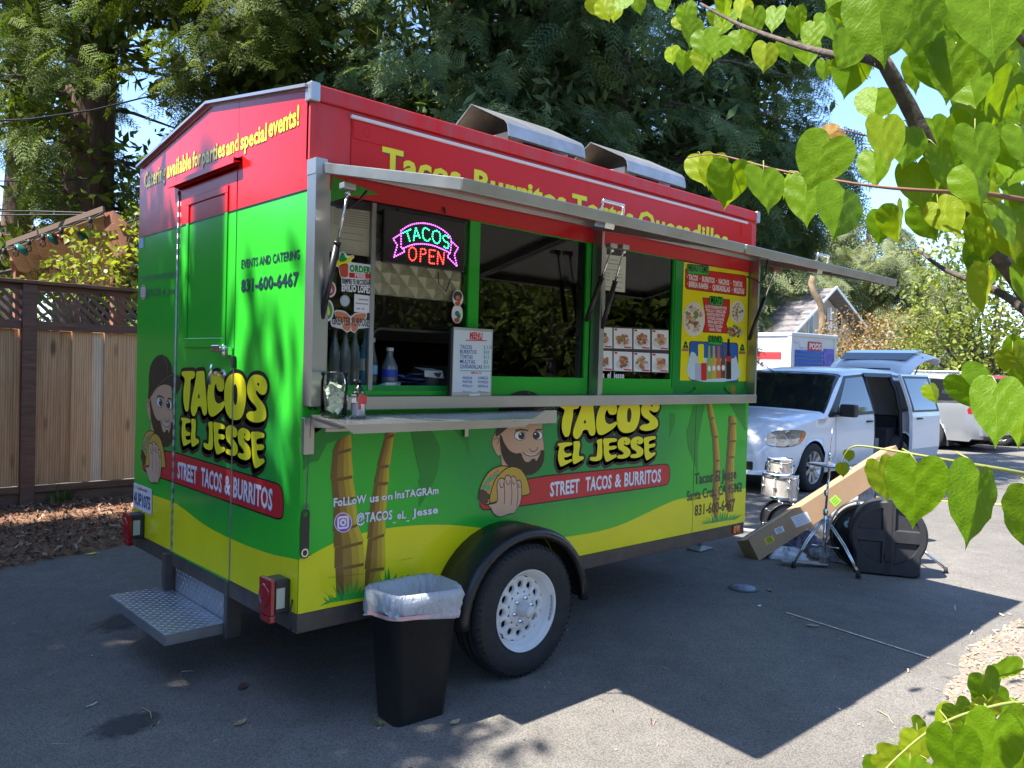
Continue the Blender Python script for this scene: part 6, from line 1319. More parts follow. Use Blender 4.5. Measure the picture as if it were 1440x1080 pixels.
# wheel
def wheel(cx_, cy_, cz_, r_, name, parent, sgn=-1, rimr=.205, tw=.20):
    e = bpy.data.objects.new(name, None); COL.objects.link(e); e.parent = parent
    e.location = (cx_, cy_, cz_)
    t = MB(RUB); h = tw/2
    t.lathe([(rimr, -h*.80), (rimr+.02, -h*.96), (r_*.80, -h*1.06), (r_*.93, -h*1.0), (r_*.985, -h*.84), (r_, -h*.6), (r_, -h*.52), (r_*.975, -h*.5), (r_*.975, -h*.45), (r_, -h*.43), (r_, -h*.05), (r_*.975, -h*.03), (r_*.975, h*.03), (r_, h*.05), (r_, h*.43), (r_*.975, h*.45), (r_*.975, h*.5), (r_, h*.52), (r_, h*.6), (r_*.985, h*.84), (r_*.93, h), (r_*.8, h*1.06), (rimr, h*.8)], axis='y', n=56)
    t.build('tyre', e)
    return e
WH = wheel(cxw-TO.x, -.12-TO.y, .345, .345, 'wheel', TR)
tw_ = MB(RUB)          # sipes on the shoulder and raised sidewall ring
for i in range(64):
    a = 2*PI*i/64; tw_.bar((math.cos(a)*.322, -.103, math.sin(a)*.322), (math.cos(a+.02)*.3385, -.088, math.sin(a+.02)*.3385), .005, .008, up=(0, 1, 0))
tw_.build('tread_blocks', WH)
RIM = pm('rim_white', (.72, .72, .71), .30, coat=.3, noise=.05, scale=9)
m = MB(RIM); m.lathe([(.200, -.075), (.207, -.093), (.212, -.096), (.213, -.09), (.203, -.080), (.192, -.072), (.187, -.055), (.180, -.038), (.169, -.031)], axis='y', n=56)
# disc with round windows: rings of quads around 12 holes
nh = 12; outer, inner = .170, .082; V, F = [], []
hole_r, hole_c = .0195, .128
for k in range(nh):
    a0 = 2*PI*k/nh; half = PI/nh
    ring = []; nS = 16
    for s in range(nS):
        t = 2*PI*s/nS; ring.append((hole_c+hole_r*math.cos(t), hole_r*1.15*math.sin(t)))
    outerp = []
    for s in range(nS):
        t = 2*PI*s/nS; ct, st_ = math.cos(t), math.sin(t)
        # point on the sector border in direction t (polar coordinates rr, aa)
        best = None
        for lim in ((outer-hole_c)/ct if ct > 1e-6 else 9, (inner-hole_c)/ct if ct < -1e-6 else 9, (half*hole_c)/abs(st_) if abs(st_) > 1e-6 else 9):
            if best is None or lim < best: best = lim
        outerp.append((hole_c+ct*best, st_*best/hole_c))
    base = len(V)
    for (rr_, off_) in ring: aa = a0+off_/rr_; V.append((rr_*math.cos(aa), -.040-.008*(rr_ < .11), rr_*math.sin(aa)))
    for (rr_, aa_) in outerp: V.append((rr_*math.cos(a0+aa_), -.034-.012*max(0, (.13-rr_)/.05), rr_*math.sin(a0+aa_)))
    for (rr_, off_) in ring: aa = a0+off_/rr_; V.append((rr_*math.cos(aa)*.99, -.020, rr_*math.sin(aa)*.99))
    for s in range(nS):
        s2 = (s+1) % nS; F.append((base+s, base+s2, base+nS+s2, base+nS+s)); F.append((base+2*nS+s, base+2*nS+s2, base+s2, base+s))
m.smooth = True; m.add(V, F); m.smooth = False
m.lathe([(.084, -.045), (.080, -.052), (.056, -.056), (.046, -.050), (.0, -.050)], axis='y', n=36); rim = m.build('rim', WH)
m = MB(BLKP); m.lathe([(.19, .0), (.0, .0)], axis='y', n=24, c=(0, .01, 0)); m.build('brake_drum', WH)
m = MB(pm('hub_white', (.62, .62, .62), .35)); m.lathe([(.036, -.05), (.036, -.080), (.030, -.090), (.030, -.118), (.024, -.126), (.0, -.128)], axis='y', n=24); m.build('hub_cap', rim)
nut = None
for k in range(6):
    a = 2*PI*k/6+.25
    if nut is None:
        m = MB(HND); m.lathe([(.0125, -.050), (.0125, -.066), (.009, -.070), (.006, -.070), (.006, -.078), (0, -.078)], axis='y', n=6, smooth=False); nut = m.build('lug_nut', rim); nut.location = (math.cos(a)*.060, 0, math.sin(a)*.060)
    else: c = share(nut); c.location = (math.cos(a)*.060, 0, math.sin(a)*.060)
m = MB(BLKP); m.tube([(-.125, -.05, -.125), (-.155, -.06, -.120)], .006, n=6); m.build('valve', rim)
m = MB(pm('wheel_weight', (.45, .45, .45), .4, .5)); 
for i in range(6): a = -.45+.12*i; m.bar((math.cos(a)*.196, -.080, math.sin(a)*.196), (math.cos(a+.1)*.196, -.080, math.sin(a+.1)*.196), .006, .012, up=(0, 1, 0))
m.build('balance_weight', rim)
wh2 = copy_tree(WH, TR); wh2.location = (cxw-TO.x, W_T+.12-TO.y, .345); wh2.rotation_euler = (0, 0, PI)
f2 = share(fnd); f2.location = (TO.x*0-TO.x+2*cxw-0, W_T+0-TO.y+0, 0); f2.rotation_euler = (0, 0, PI); f2.modifiers.new('t', 'SOLIDIFY').thickness = .004
m = MB(BLKP); m.prism([(1.19+.452*math.cos(PI*i/24), .345+.452*.93*math.sin(PI*i/24)) for i in range(25)]+[(1.19-.452, Z0-.08), (1.19-.452, Z0-.09), (1.19+.452, Z0-.09)], lambda u, v: (u, -.0085, v), lambda u, v: (u, .003, v)); tp('wheel_well', m)
# jack stand
q = ground(985, 773)
m = MB(GALV); m.box(-.025, .025, -.025, .025, .03, .43); m.box(-.11, .11, -.07, .07, .004, .016); m.hexa([(-.11, -.07, .016), (.11, -.07, .016), (.11, .07, .016), (-.11, .07, .016), (-.03, -.03, .04), (.03, -.03, .04), (.03, .03, .04), (-.03, .03, .04)]); m.tube([(.025, 0, .12), (.09, 0, .15), (.10, 0, .09)], .007); jk = tp('jack_stand', m, bevel=.002); jk.location = (4.50-TO.x, .94-TO.y, 0)
# ---- roof vents: folded hoods on short curbs
HOOD = pm('hood_metal', (.34, .33, .31), .42, .75, scale=4, col2=(.52, .52, .51), bump=.06)
def vent(x0, x1, y0, y1, zb_, zp):
    """tent of bent sheet: ridge along x, the near slope ends in a rolled lip"""
    m = MB(HOOD); ym = y0+(y1-y0)*.52
    ym = y0+.335; prof = [(y1, zp-.23), (ym, zp), (y0+.035, zp-.152), (y0+.010, zp-.178), (y0+.0, zp-.215), (y0-.004, zp-.250)]
    V, F = [], []
    for x in (x0, x1):
        for (y_, z_) in prof: V.append((x, y_, z_))
    k = len(prof); F = [(i, i+1, k+i+1, k+i) for i in range(k-1)]
    m.smooth = False; m.add(V, F); o = tp('roof_vent', m, thick=.004)
    gr = MB(pm('hood_grime', (.07, .05, .035), .75, noise=.5, scale=6)); gr.add([(x, y_*.985+.008, z_-.010) for x in (x0+.006, x1-.006) for (y_, z_) in prof], F); gr.build('hood_lining', o)
    c = MB(GALV); c.box(x0+.08, x1-.06, y0+.09, y1-.10, ZE-.02, zp-.19); c.build('vent_curb', o, bevel=.003)
    c = MB(BLKP)
    for i in range(5): xx = x0+.2+i*(x1-x0-.4)/5; c.box(xx, xx+.05, y0+.087, y0+.0895, zp-.30, zp-.20)
    c.build('vent_slot', o)
    return o
vent(1.37, 2.02, .235, .93, ZE, 3.165); vent(2.44, 3.09, .235, .93, ZE, 3.165)
# rust freckles and scratches on the yellow
m = MB(pm('rust_spot', (.16, .03, .01), .8)); rq = random.Random(8)
for i in range(12): x_, z_ = side(576+rq.uniform(-5, 5), 811+rq.uniform(-2, 14)); m.flat([ell(x_, z_, .0022*rq.uniform(.6, 2), .002*rq.uniform(.6, 2), 6)], fs(6))
for a, b in (((560, 788), (580, 784)), ((615, 822), (628, 818)), ((460, 812), (520, 806))):
    for q in ribbon([side(*a), side(*b)], .0012): m.flat([q], fs(6))
tp('rust_marks', m, recalc=False)
# ================================================================== THINGS AT THE HATCH
LEDB = pm('led_board', (.012, .012, .013), .25)
ys_ = -.030
def lp(x, y, yy=ys_-.001, c=cw): q = on(*c(x, y), 1, yy); return (q[0], q[2])
c0_, c1_ = lp(540, 80), lp(1158, 170); c2_, c3_ = lp(1150, 556), lp(540, 476)
sx0, sx1 = (c0_[0]+c3_[0])/2, (c1_[0]+c2_[0])/2; sz1, sz0 = (c0_[1]+c1_[1])/2, (c2_[1]+c3_[1])/2
led = empty('led_sign', ((sx0+sx1)/2, ys_, sz0), 0, 'black board of coloured light dots reading TACOS OPEN, hung in the first window', 'LED sign'); lo = Vector(led.location)
def lbuild(name, mb, **k): o = mb.build(name, led, **k); o.location = -lo; return o
m = MB(LEDB); m.box(sx0, sx1, ys_, ys_+.025, sz0, sz1); lbuild('board', m, bevel=.004)
def dots(strokes, mat, name, sp=.0125, r_=.0036):
    mm = MB(mat)
    for st_ in strokes:
        P = [lp(*p) for p in st_]; acc = 0.0; 
        for (a, b) in zip(P[:-1], P[1:]):
            l = math.hypot(b[0]-a[0], b[1]-a[1]); t = acc
            while t < l:
                x, z = a[0]+(b[0]-a[0])*t/l, a[1]+(b[1]-a[1])*t/l
                mm.add([(x+r_*math.cos(k*PI/3), ys_-.003, z+r_*math.sin(k*PI/3)) for k in range(6)]+[(x, ys_-.0055, z)], [(k, (k+1) % 6, 6) for k in range(6)]); t += sp
            acc = t-l
    o = lbuild(name, mm, recalc=False); o['kind'] = 'stuff'; return o
EG = pm('led_green', (.02, .3, .12), .4, emit=(.03, 1, .35), estr=2.6); EM = pm('led_magenta', (.3, .05, .35), .4, emit=(.72, .10, .9), estr=2.4); ER = pm('led_red', (.4, .02, .02), .4, emit=(1, .04, .03), estr=2.8)
arc1 = spline([(668, 240), (720, 205), (780, 186), (850, 184), (920, 200), (985, 235), (1040, 285), (1050, 330)], False, 5); arc2 = spline([(690, 372), (750, 348), (820, 340), (900, 350), (970, 375), (1035, 408)], False, 5)
dots([arc1, arc2, [(668, 240), (668, 372)], [(1050, 330), (1042, 408)], [(668, 262), (608, 302), (640, 350), (614, 440), (698, 398), (676, 372)], [(1050, 320), (1102, 370), (1072, 420), (1094, 512), (1020, 438), (1042, 402)]], EM, 'border_lights')
dots([[(684, 256), (742, 230)], [(712, 244), (738, 332)], [(764, 312), (780, 214), (812, 300)], [(768, 282), (804, 276)], spline([(880, 235), (850, 218), (832, 245), (840, 300), (870, 318), (890, 300)], False, 4), spline([(938, 240), (912, 250), (908, 300), (935, 336), (962, 320), (964, 262), (938, 240)], False, 4), spline([(1028, 292), (1005, 275), (985, 290), (1000, 320), (1028, 335), (1020, 375), (985, 352)], False, 4)], EG, 'word_tacos', .0115)
dots([spline([(752, 365), (730, 385), (730, 440), (755, 468), (782, 440), (780, 385), (752, 365)], False, 4), [(814, 472), (818, 376), (852, 380), (856, 415), (820, 420)], [(925, 390), (884, 384), (882, 486), (922, 490)], [(884, 434), (916, 436)], [(944, 490), (948, 396), (988, 494), (996, 400)]], ER, 'word_open', .0115)
m = MB(WIRE); m.tube([(lp(960, 550)[0], ys_+.01, lp(960, 550)[1]), (lp(985, 640)[0], ys_+.03, lp(985, 640)[1]), (lp(1040, 700)[0], ys_+.03, lp(1040, 700)[1]), (lp(1075, 600)[0], ys_+.03, lp(1075, 600)[1])], .003, n=5)
for x in (660, 1015): m.tube([(lp(x, 85)[0], ys_+.01, lp(x, 105)[1]), (lp(x, 60)[0], ys_+.02, lp(x, 60)[1])], .005, n=6)
lbuild('cable', m)
# whiteboard menu
cwb = crop(640, 450, 4.5); yb_ = -.105
def wp(x, y, yy=-.1065): q = on(*cwb(x, y), 1, yy); return (q[0], q[2])
bx0, bx1 = wp(12, 300)[0], wp(262, 300)[0]; bz1, bz0 = wp(130, 50)[1], ZR1+.001
wb = empty('menu_whiteboard', ((bx0+bx1)/2, yb_, bz0), 0, 'small whiteboard with a handwritten price menu standing on the counter rail', 'whiteboard'); wo_ = Vector(wb.location); yb2_ = -.072
def wbuild(name, mm, **k): o = mm.build(name, wb, **k); o.location = -wo_; return o
yb_ = -.070
m = MB(pm('board_white', (.66, .74, .80), .25)); m.box(bx0+.004, bx1-.004, yb_, yb_+.012, bz0+.004, bz1-.004); wbuild('board', m)
m = MB(ALU); m.box(bx0, bx1, yb_-.002, yb_+.014, bz0, bz0+.018); m.box(bx0, bx1, yb_-.002, yb_+.014, bz1-.014, bz1); m.box(bx0, bx0+.005, yb_-.002, yb_+.014, bz0+.018, bz1-.014); m.box(bx1-.005, bx1, yb_-.002, yb_+.014, bz0+.018, bz1-.014); wbuild('board_frame', m, bevel=.001)
m = MB(BLKP); m.box(bx0-.012, bx0-.001, yb_+.001, yb_+.02, bz0, bz1-.01); wbuild('board_back', m)
BLU = pm('marker_blue', (.03, .06, .35), .6); MRD = pm('marker_red', (.65, .03, .04), .6); MGN = pm('marker_green', (.03, .35, .25), .6); MDK = pm('marker_dark', (.05, .06, .12), .6)
fw = lambda u, v: (u, yb_-.0008, v)
def wt(mm, s, x0, y0, x1, y1, h, mt, b=.01): 
    A1, B1 = wp(x0, y0, yb_), wp(x1, y1, yb_); text_on(mm, s, fw, A1, B1, abs(wp(x0, y0-h, yb_)[1]-A1[1]), bold=b, mat=mt)
m = MB(MRD); wt(m, 'MENU', 92, 112, 172, 118, 36, MRD, .05)
for a, b in (((90, 118), (172, 124)), ((66, 128), (200, 131))):
    for q in ribbon([wp(*a, yb_), wp(*b, yb_)], .005): m.flat([q], fw)
for i, (s, pr) in enumerate((('TACOS', '$ 3.50'), ('BURRITOS', '$10'), ('TORTAS', '$12'), ('MULITAS', '$5'), ('QUESADILLAS', '$10'))):
    y = 180+i*31; wt(m, s, 30, y, 30+[76, 105, 80, 95, 140][i], y+4, 24, BLU, .015); wt(m, pr, 180, y+2, [236, 215, 215, 208, 215][i], y+4, 22, MGN, .005)
for q in ribbon([wp(30, 320, yb_), wp(232, 324, yb_)], .003): m.flat([q], fw)
wt(m, 'MEATS', 102, 340, 166, 343, 14, MRD, .01)
for i, (s, s2) in enumerate((('·ASADA', '·CABEZA'), ('·PASTOR', '·CHORIZO'), ('·POLLO', '·LENGUA'), ('·Veggie', '·Shrimp'))):
    y = 372+i*26+(12 if i == 3 else 0); mt = BLU if i < 3 else MDK; wt(m, s, 44, y, 108, y+3, 17, mt); wt(m, s2, 140, y+1, 208, y+4, 17, mt)
wbuild('handwriting', m, recalc=False)
m = MB(WHP); m.box(wp(128, 0)[0], wp(192, 0)[0], yb_-.008, yb_-.002, bz0, bz0+.012); wbuild('eraser', m)
# tip jar with notes, sanitiser pump on the folding shelf
def zsh(y): return zs-.024*(y+.078)/(SB+.078)
def on_shelf(px, py):
    z = zs-.015
    for _ in range(4): q = on(px, py, 2, z); z = zsh(q[1])
    return Vector((q[0], q[1], z))
JG = glassmat('jar_glass', (.99, 1, .99), 1.22)
p = Vector((.066, -.150, zsh(-.150))); R_ = .056
jar = empty('tip_jar', tuple(p), 0, 'clear glass tip jar stuffed with folded banknotes at the left end of the shelf', 'jar')
m = MB(JG); m.lathe([(0, .002), (R_*.92, .002), (R_, .012), (R_, .150), (R_*.92, .168), (R_*.92, .175), (R_*1.0, .178), (R_*1.0, .190), (R_*.92, .192), (R_*.90, .165), (R_*.96, .148), (R_*.96, .012), (0, .008)], n=36); m.build('glass', jar)
m = MB(pm('label_black', (.015, .015, .015), .4)); m.flat([ell(0, 0, .030, .034, 20)], lambda u, v: ((R_+.001)*math.cos(u/R_-.75), (R_+.001)*math.sin(u/R_-.75), .085+v)); text_on(m, '$', lambda u, v: ((R_+.002)*math.cos(u/R_-.75), (R_+.002)*math.sin(u/R_-.75), .085+v), (-.012, -.012), (.004, -.010), .022, mat=WHP, bold=.03); text_on(m, 'tips', lambda u, v: ((R_+.002)*math.cos(u/R_-.75), (R_+.002)*math.sin(u/R_-.75), .085+v), (-.0, -.012), (.024, -.010), .012, mat=WHP, bold=.03); m.build('label', jar, recalc=False)
NOTE = pm('banknote', (.60, .64, .50), .8, noise=.35, scale=55); rj = random.Random(3); n0 = None
for i in range(15):
    m = MB(NOTE); a = rj.uniform(0, 6.28); 
    nx_ = 6; V = []; w_ = .055; 
    for k in range(nx_):
        t = k/(nx_-1); V += [((t-.5)*w_, .010*math.sin(t*5+i), -.022), ((t-.5)*w_, .010*math.sin(t*5+i+.6), .022)]
    m.add(V, [(2*k, 2*k+2, 2*k+3, 2*k+1) for k in range(nx_-1)]); o = m.build('banknote', jar, recalc=False); rr_ = rj.uniform(0, .026)
    o.location = (rr_*math.cos(a), rr_*math.sin(a), rj.uniform(.03, .135)); o.rotation_euler = (rj.uniform(-1, 1), rj.uniform(-1, 1), rj.uniform(0, 6))
p = Vector((.178, -.165, zsh(-.165)))
SG = glassmat('gel_bottle', (.80, .82, .84), 1.4); sb = empty('sanitiser_bottle', tuple(p), .4, 'clear pump bottle of hand gel with red labels beside the tip jar', 'bottle')
m = MB(SG); m.prism(rrect(-.032, -.022, .032, .022, .012), lambda u, v: (u, v, .001), lambda u, v: (u, v, .105)); m.lathe([(.026, .105), (.020, .115), (.014, .118)], n=16); m.build('body', sb)
m = MB(pm('gel', (.70, .72, .76), .3)); m.box(-.027, .027, -.017, .017, .006, .062); m.build('gel', sb, bevel=.006)
m = MB(pm('label_red', (.60, .03, .04), .4)); m.box(-.012, .029, -.0235, -.0225, .058, .095); m.box(-.030, -.014, -.0235, -.0225, .035, .10); m.build('label', sb)
m = MB(BLKP); m.lathe([(.016, .112), (.016, .130), (.008, .133), (.008, .150), (.0, .152)], n=16); m.tube([(0, 0, .15), (0, 0, .158), (-.012, 0, .160), (-.035, 0, .156)], .006, n=8); m.lathe([(.014, .150), (.014, .158), (0, .160)], n=14); m.build('pump', sb)
# things on the inside counter
ZC = 1.478
def inside(px, py): q = on(px, py, 2, ZC); return Vector((q[0], q[1], ZC))
WB_ = pm('water_bottle', (.14, .17, .19), .12, coat=.5); LBL = pm('label_blue', (.02, .06, .45), .4)
def bottle(loc, h, r_, mt, label, nm='bottle', lab=None, cap=None, fill=None):
    e = empty(nm, tuple(loc), rj.uniform(0, 3), label, 'bottle'); m = MB(mt); m.lathe([(0, 0), (r_*.9, 0), (r_, .01), (r_, h*.55), (r_*.85, h*.62), (r_*.42, h*.80), (r_*.38, h*.95), (r_*.4, h)], n=20); m.build('body', e)
    m = MB(cap or WHP); m.lathe([(r_*.46, h*.94), (r_*.46, h*1.02), (0, h*1.02)], n=14); m.build('cap', e)
    if lab: m = MB(lab); m.lathe([(r_*1.02, h*.30), (r_*1.02, h*.48)], n=20); m.build('label', e)
    return e
bottle((.555, .16, ZC), .20, .042, WB_, 'clear water bottle with a blue and white label inside the serving hatch', lab=LBL)
bottle((.43, .12, ZC), .24, .024, pm('dark_glass', (.03, .05, .05), .1), 'slim dark bottle with a light blue band behind the window stile', lab=pm('label_sky', (.15, .4, .7), .4))
for i, (x, mt, lb, lab) in enumerate(((.21, WB_, 'clear empty glass bottle nearest the left post behind the pane', None), (.265, WB_, 'clear glass bottle second from the left post behind the pane', None), (.315, WB_, 'clear glass bottle third from the left post behind the pane', None), (.375, pm('cyan_glass', (.08, .40, .70), .15), 'blue-topped glass bottle with a white and red label behind the pane', WHP))):
    bottle((x, .10, ZC), .30, .027, mt, lb, 'glass_bottle', lab=lab, cap=ALU)
rd = empty('card_reader', (.505, .085, ZC), .15, 'white card reader with a small black square logo on the counter', 'card reader')
m = MB(pm('reader_white', (.78, .80, .84), .3)); m.hexa([(-.05, -.03, 0), (.05, -.03, 0), (.05, .07, 0), (-.05, .07, 0), (-.05, -.03, .035), (.05, -.03, .035), (.05, .07, .012), (-.05, .07, .012)]); m.build('body', rd, bevel=.005)
m = MB(BLKP)
for q in ribbon(rrect(.018, .008, .042, .030, .006), .004, True): m.flat([q], lambda u, v: (u, -.0312, v))
m.flat([rrect(.026, .015, .034, .023, .002)], lambda u, v: (u, -.0312, v)); m.build('emblem', rd, recalc=False)
rn = np.random.default_rng(4); V, F = [], []
for i in range(26):
    x, y, z = rn.uniform(-.08, .08), rn.uniform(-.03, .05), .004+.0026*i; a = rn.uniform(0, 6); w_ = rn.uniform(.035, .055); k = len(V)
    for s, (cx_, cy_) in enumerate(((-w_, -w_*.7), (w_, -w_*.6), (w_, w_*.7), (-w_, w_*.6))): V.append((x+cx_*math.cos(a)-cy_*math.sin(a), y+cx_*math.sin(a)+cy_*math.cos(a), z+rn.uniform(-.004, .012)))
    F.append((k, k+1, k+2, k+3))
o = bigmesh('napkin_stack', V, F, pm('napkin_blue', (.26, .32, .62), .9, noise=.3, scale=30)); o.location = (.675, .14, ZC); tag(o, 'loose stack of bluish paper napkins on the counter inside the hatch', 'napkins')
for i, (x, y, r0, h, mt, lb) in enumerate(((.79, .12, .052, .085, GALV, 'tapered dull steel pan on the counter nearest the whiteboard'), (.745, .24, .05, .075, pm('dark_pan', (.06, .06, .06), .4, .5), 'dark round pan behind the steel pan inside the hatch'))):
    m = MB(mt); m.lathe([(0, .001), (r0*.82, .001), (r0*.9, h*.7), (r0*.97, h*.72), (r0, h), (r0*1.05, h), (r0*.96, h*.98), (r0*.88, h*.7), (r0*.8, .006), (0, .006)], n=28); o = m.build('steel_pan'); o.location = (x, y, ZC); tag(o, lb, 'pan')
m = MB(PAP); m.add([(-.06, -.05, .0), (.05, -.055, .0), (.06, .045, .012), (-.055, .05, .015), (-.065, -.06, -.03), (.055, -.062, -.038)], [(0, 1, 2, 3), (0, 4, 5, 1)]); o = m.build('paper_towel'); o.location = (.77, .13, ZC+.095); tag(o, 'folded white paper towel lying over the steel pan', 'paper towel')
# bottle opener on its cord
po = on(429, 750, 1, -.02); pt = on(437, 590, 1, -.03)
op = empty('bottle_opener', (po[0], po[1], po[2]), 0, 'black bar bottle opener hanging on a thin cord at the rear corner', 'bottle opener')
m = MB(BLKP); out = rrect(-.020, -.11, .020, .105, .018, 6); hole = ell(0, .083, .010, .012, 14)
m.flat([out, hole], lambda u, v: (u, -.0015, v)); m.flat([out, hole], lambda u, v: (u, .0015, v)); 
for pl in (out, hole): k = len(pl); m.add([(u, -.0015, v) for u, v in pl]+[(u, .0015, v) for u, v in pl], [(i, (i+1) % k, k+(i+1) % k, k+i) for i in range(k)])
m.build('bar', op)
m = MB(HND)
for q in ribbon(ell(0, -.085, .014, .016, 16), .006, True): m.prism(q, lambda u, v: (u, -.003, v), lambda u, v: (u, .003, v))
m.build('claw', op)
m = MB(pm('cord_grey', (.12, .12, .11), .8)); d_ = Vector(tuple(pt))-Vector(op.location); m.tube([(0, 0, .083), (.002, -.001, .12), (d_.x*.5, d_.y*.3, d_.z*.5), tuple(d_), (d_.x+.02, d_.y-.0, d_.z+.10)], .0028, n=5); m.tube([(-.004, -.004, .118), (.012, -.006, .125), (.004, .006, .13), (-.008, 0, .122), (.018, 0, .108)], .0025, n=5); m.build('cord', op)

# ================================================================== BIN WITH ITS LINER
BIN = pm('bin_black', (.016, .015, .014), .42, noise=.2, scale=30, bump=.1, bscale=140)
bn = empty('trash_bin', (.475, -.200, 0), math.radians(-4), 'tall tapered black plastic wastebasket standing beside the trailer wheel', 'bin')
def rr3(hx, hy, r_, z, n=6): return [(x, y, z) for x, y in rrect(-hx, -hy, hx, hy, r_, n)]
BX, BY = .143, .102
def ringed(mb, rings):
    k = len(rings[0]); V = [p for r in rings for p in r]; F = []
    for i in range(len(rings)-1):
        for j in range(k): F.append((i*k+j, i*k+(j+1) % k, (i+1)*k+(j+1) % k, (i+1)*k+j))
    mb.smooth = True; mb.add(V, F); mb.smooth = False
m = MB(BIN); HB = .572
ringed(m, [rr3(BX*.93, BY*.9, .035, .0), rr3(BX*.95, BY*.93, .04, .012), rr3(BX*1.25, BY*1.22, .05, HB-.03), rr3(BX*1.31, BY*1.30, .055, HB-.028), rr3(BX*1.31, BY*1.30, .055, HB-.012), rr3(BX*1.24, BY*1.22, .05, HB-.012), rr3(BX*.93, BY*.9, .04, .02)]); m.add(rr3(BX*.93, BY*.9, .035, 0.001), [tuple(range(28))]); m.build('body', bn, recalc=True)
# liner: thin plastic folded over the rim, wrinkled
m_, t_, b_ = newmat('liner_plastic'); b_.inputs['Base Color'].default_value = (.84, .87, .92, 1); b_.inputs['Roughness'].default_value = .32
tl_ = t_.nodes.new('ShaderNodeBsdfTranslucent'); tl_.inputs[0].default_value = (.74, .78, .88, 1); mx_ = t_.nodes.new('ShaderNodeMixShader'); mx_.inputs[0].default_value = .45
tc_ = t_.nodes.new('ShaderNodeTexCoord'); mp_ = t_.nodes.new('ShaderNodeMapping'); mp_.inputs['Scale'].default_value = (22, 22, 7); nz_ = t_.nodes.new('ShaderNodeTexNoise'); nz_.inputs['Scale'].default_value = 1.6; nz_.inputs['Detail'].default_value = 5; nz_.inputs['Distortion'].default_value = 1.5
bp_ = t_.nodes.new('ShaderNodeBump'); bp_.inputs['Strength'].default_value = 1.0; bp_.inputs['Distance'].default_value = .02
t_.links.new(tc_.outputs['Object'], mp_.inputs[0]); t_.links.new(mp_.outputs[0], nz_.inputs['Vector']); t_.links.new(nz_.outputs['Fac'], bp_.inputs['Height']); t_.links.new(bp_.outputs[0], b_.inputs['Normal'])
t_.links.new(b_.outputs[0], mx_.inputs[1]); t_.links.new(tl_.outputs[0], mx_.inputs[2]); t_.links.new(mx_.outputs[0], t_.nodes['Material Output'].inputs[0])
rl_ = np.random.default_rng(6); m = MB(m_); rings = []
prof = [(1.36, HB-.090, 1), (1.39, HB-.075, .8), (1.42, HB-.048, .6), (1.43, HB-.018, .4), (1.40, HB+.012, .3), (1.33, HB+.024, .25), (1.20, HB+.016, .3), (1.10, HB-.02, .5), (1.03, HB-.06, .7), (.97, HB-.10, .8), (.85, HB-.13, 1.0), (.4, HB-.14, .8), (.02, HB-.14, .0)]
ph = rl_.uniform(0, 6.28, 8)
for (f_, z, am) in prof:
    base_ = rrect(-BX*f_, -BY*f_, BX*f_, BY*f_, .05*f_, 13); row = []
    for i, (x, y) in enumerate(base_):
        a = math.atan2(y, x); w_ = (am+.35)*(.0065*math.sin(7*a+ph[0]+z*60)+.006*math.sin(15*a+ph[1]-z*90)+.005*math.sin(29*a+ph[2]+z*120)+.004*math.sin(47*a+z*60))+rl_.normal()*.0022
        dz = (.016*math.sin(2*a+.5)+.010*math.sin(5*a+ph[3])+.008*math.sin(11*a+ph[4])+.004*math.sin(23*a))*(1 if z < HB-.05 and f_ > 1.3 else .25)
        l = math.hypot(x, y); row.append((x+x/l*w_, y+y/l*w_, z+dz+rl_.normal()*.001))
    rings.append(row)
ringed(m, rings); ln = m.build('bin_liner'); ln.location = bn.location; ln.rotation_euler = bn.rotation_euler; tag(ln, 'crumpled translucent white bag folded over the rim of the black bin', 'bin bag')
m = MB(pm('pink_tie', (.72, .42, .42), .4)); V = []; pr = rrect(-BX*1.37, -BY*1.37, BX*1.37, BY*1.37, .068, 10); k = len(pr)
m.add([(x, y, HB-.093+.012*math.sin(2*math.atan2(y, x)+.5)) for x, y in pr]+[(x*1.012, y*1.012, HB-.075+.012*math.sin(2*math.atan2(y, x)+.5)) for x, y in pr], [(i, (i+1) % k, k+(i+1) % k, k+i) for i in range(k)]); m.build('drawstring', ln, thick=.001)

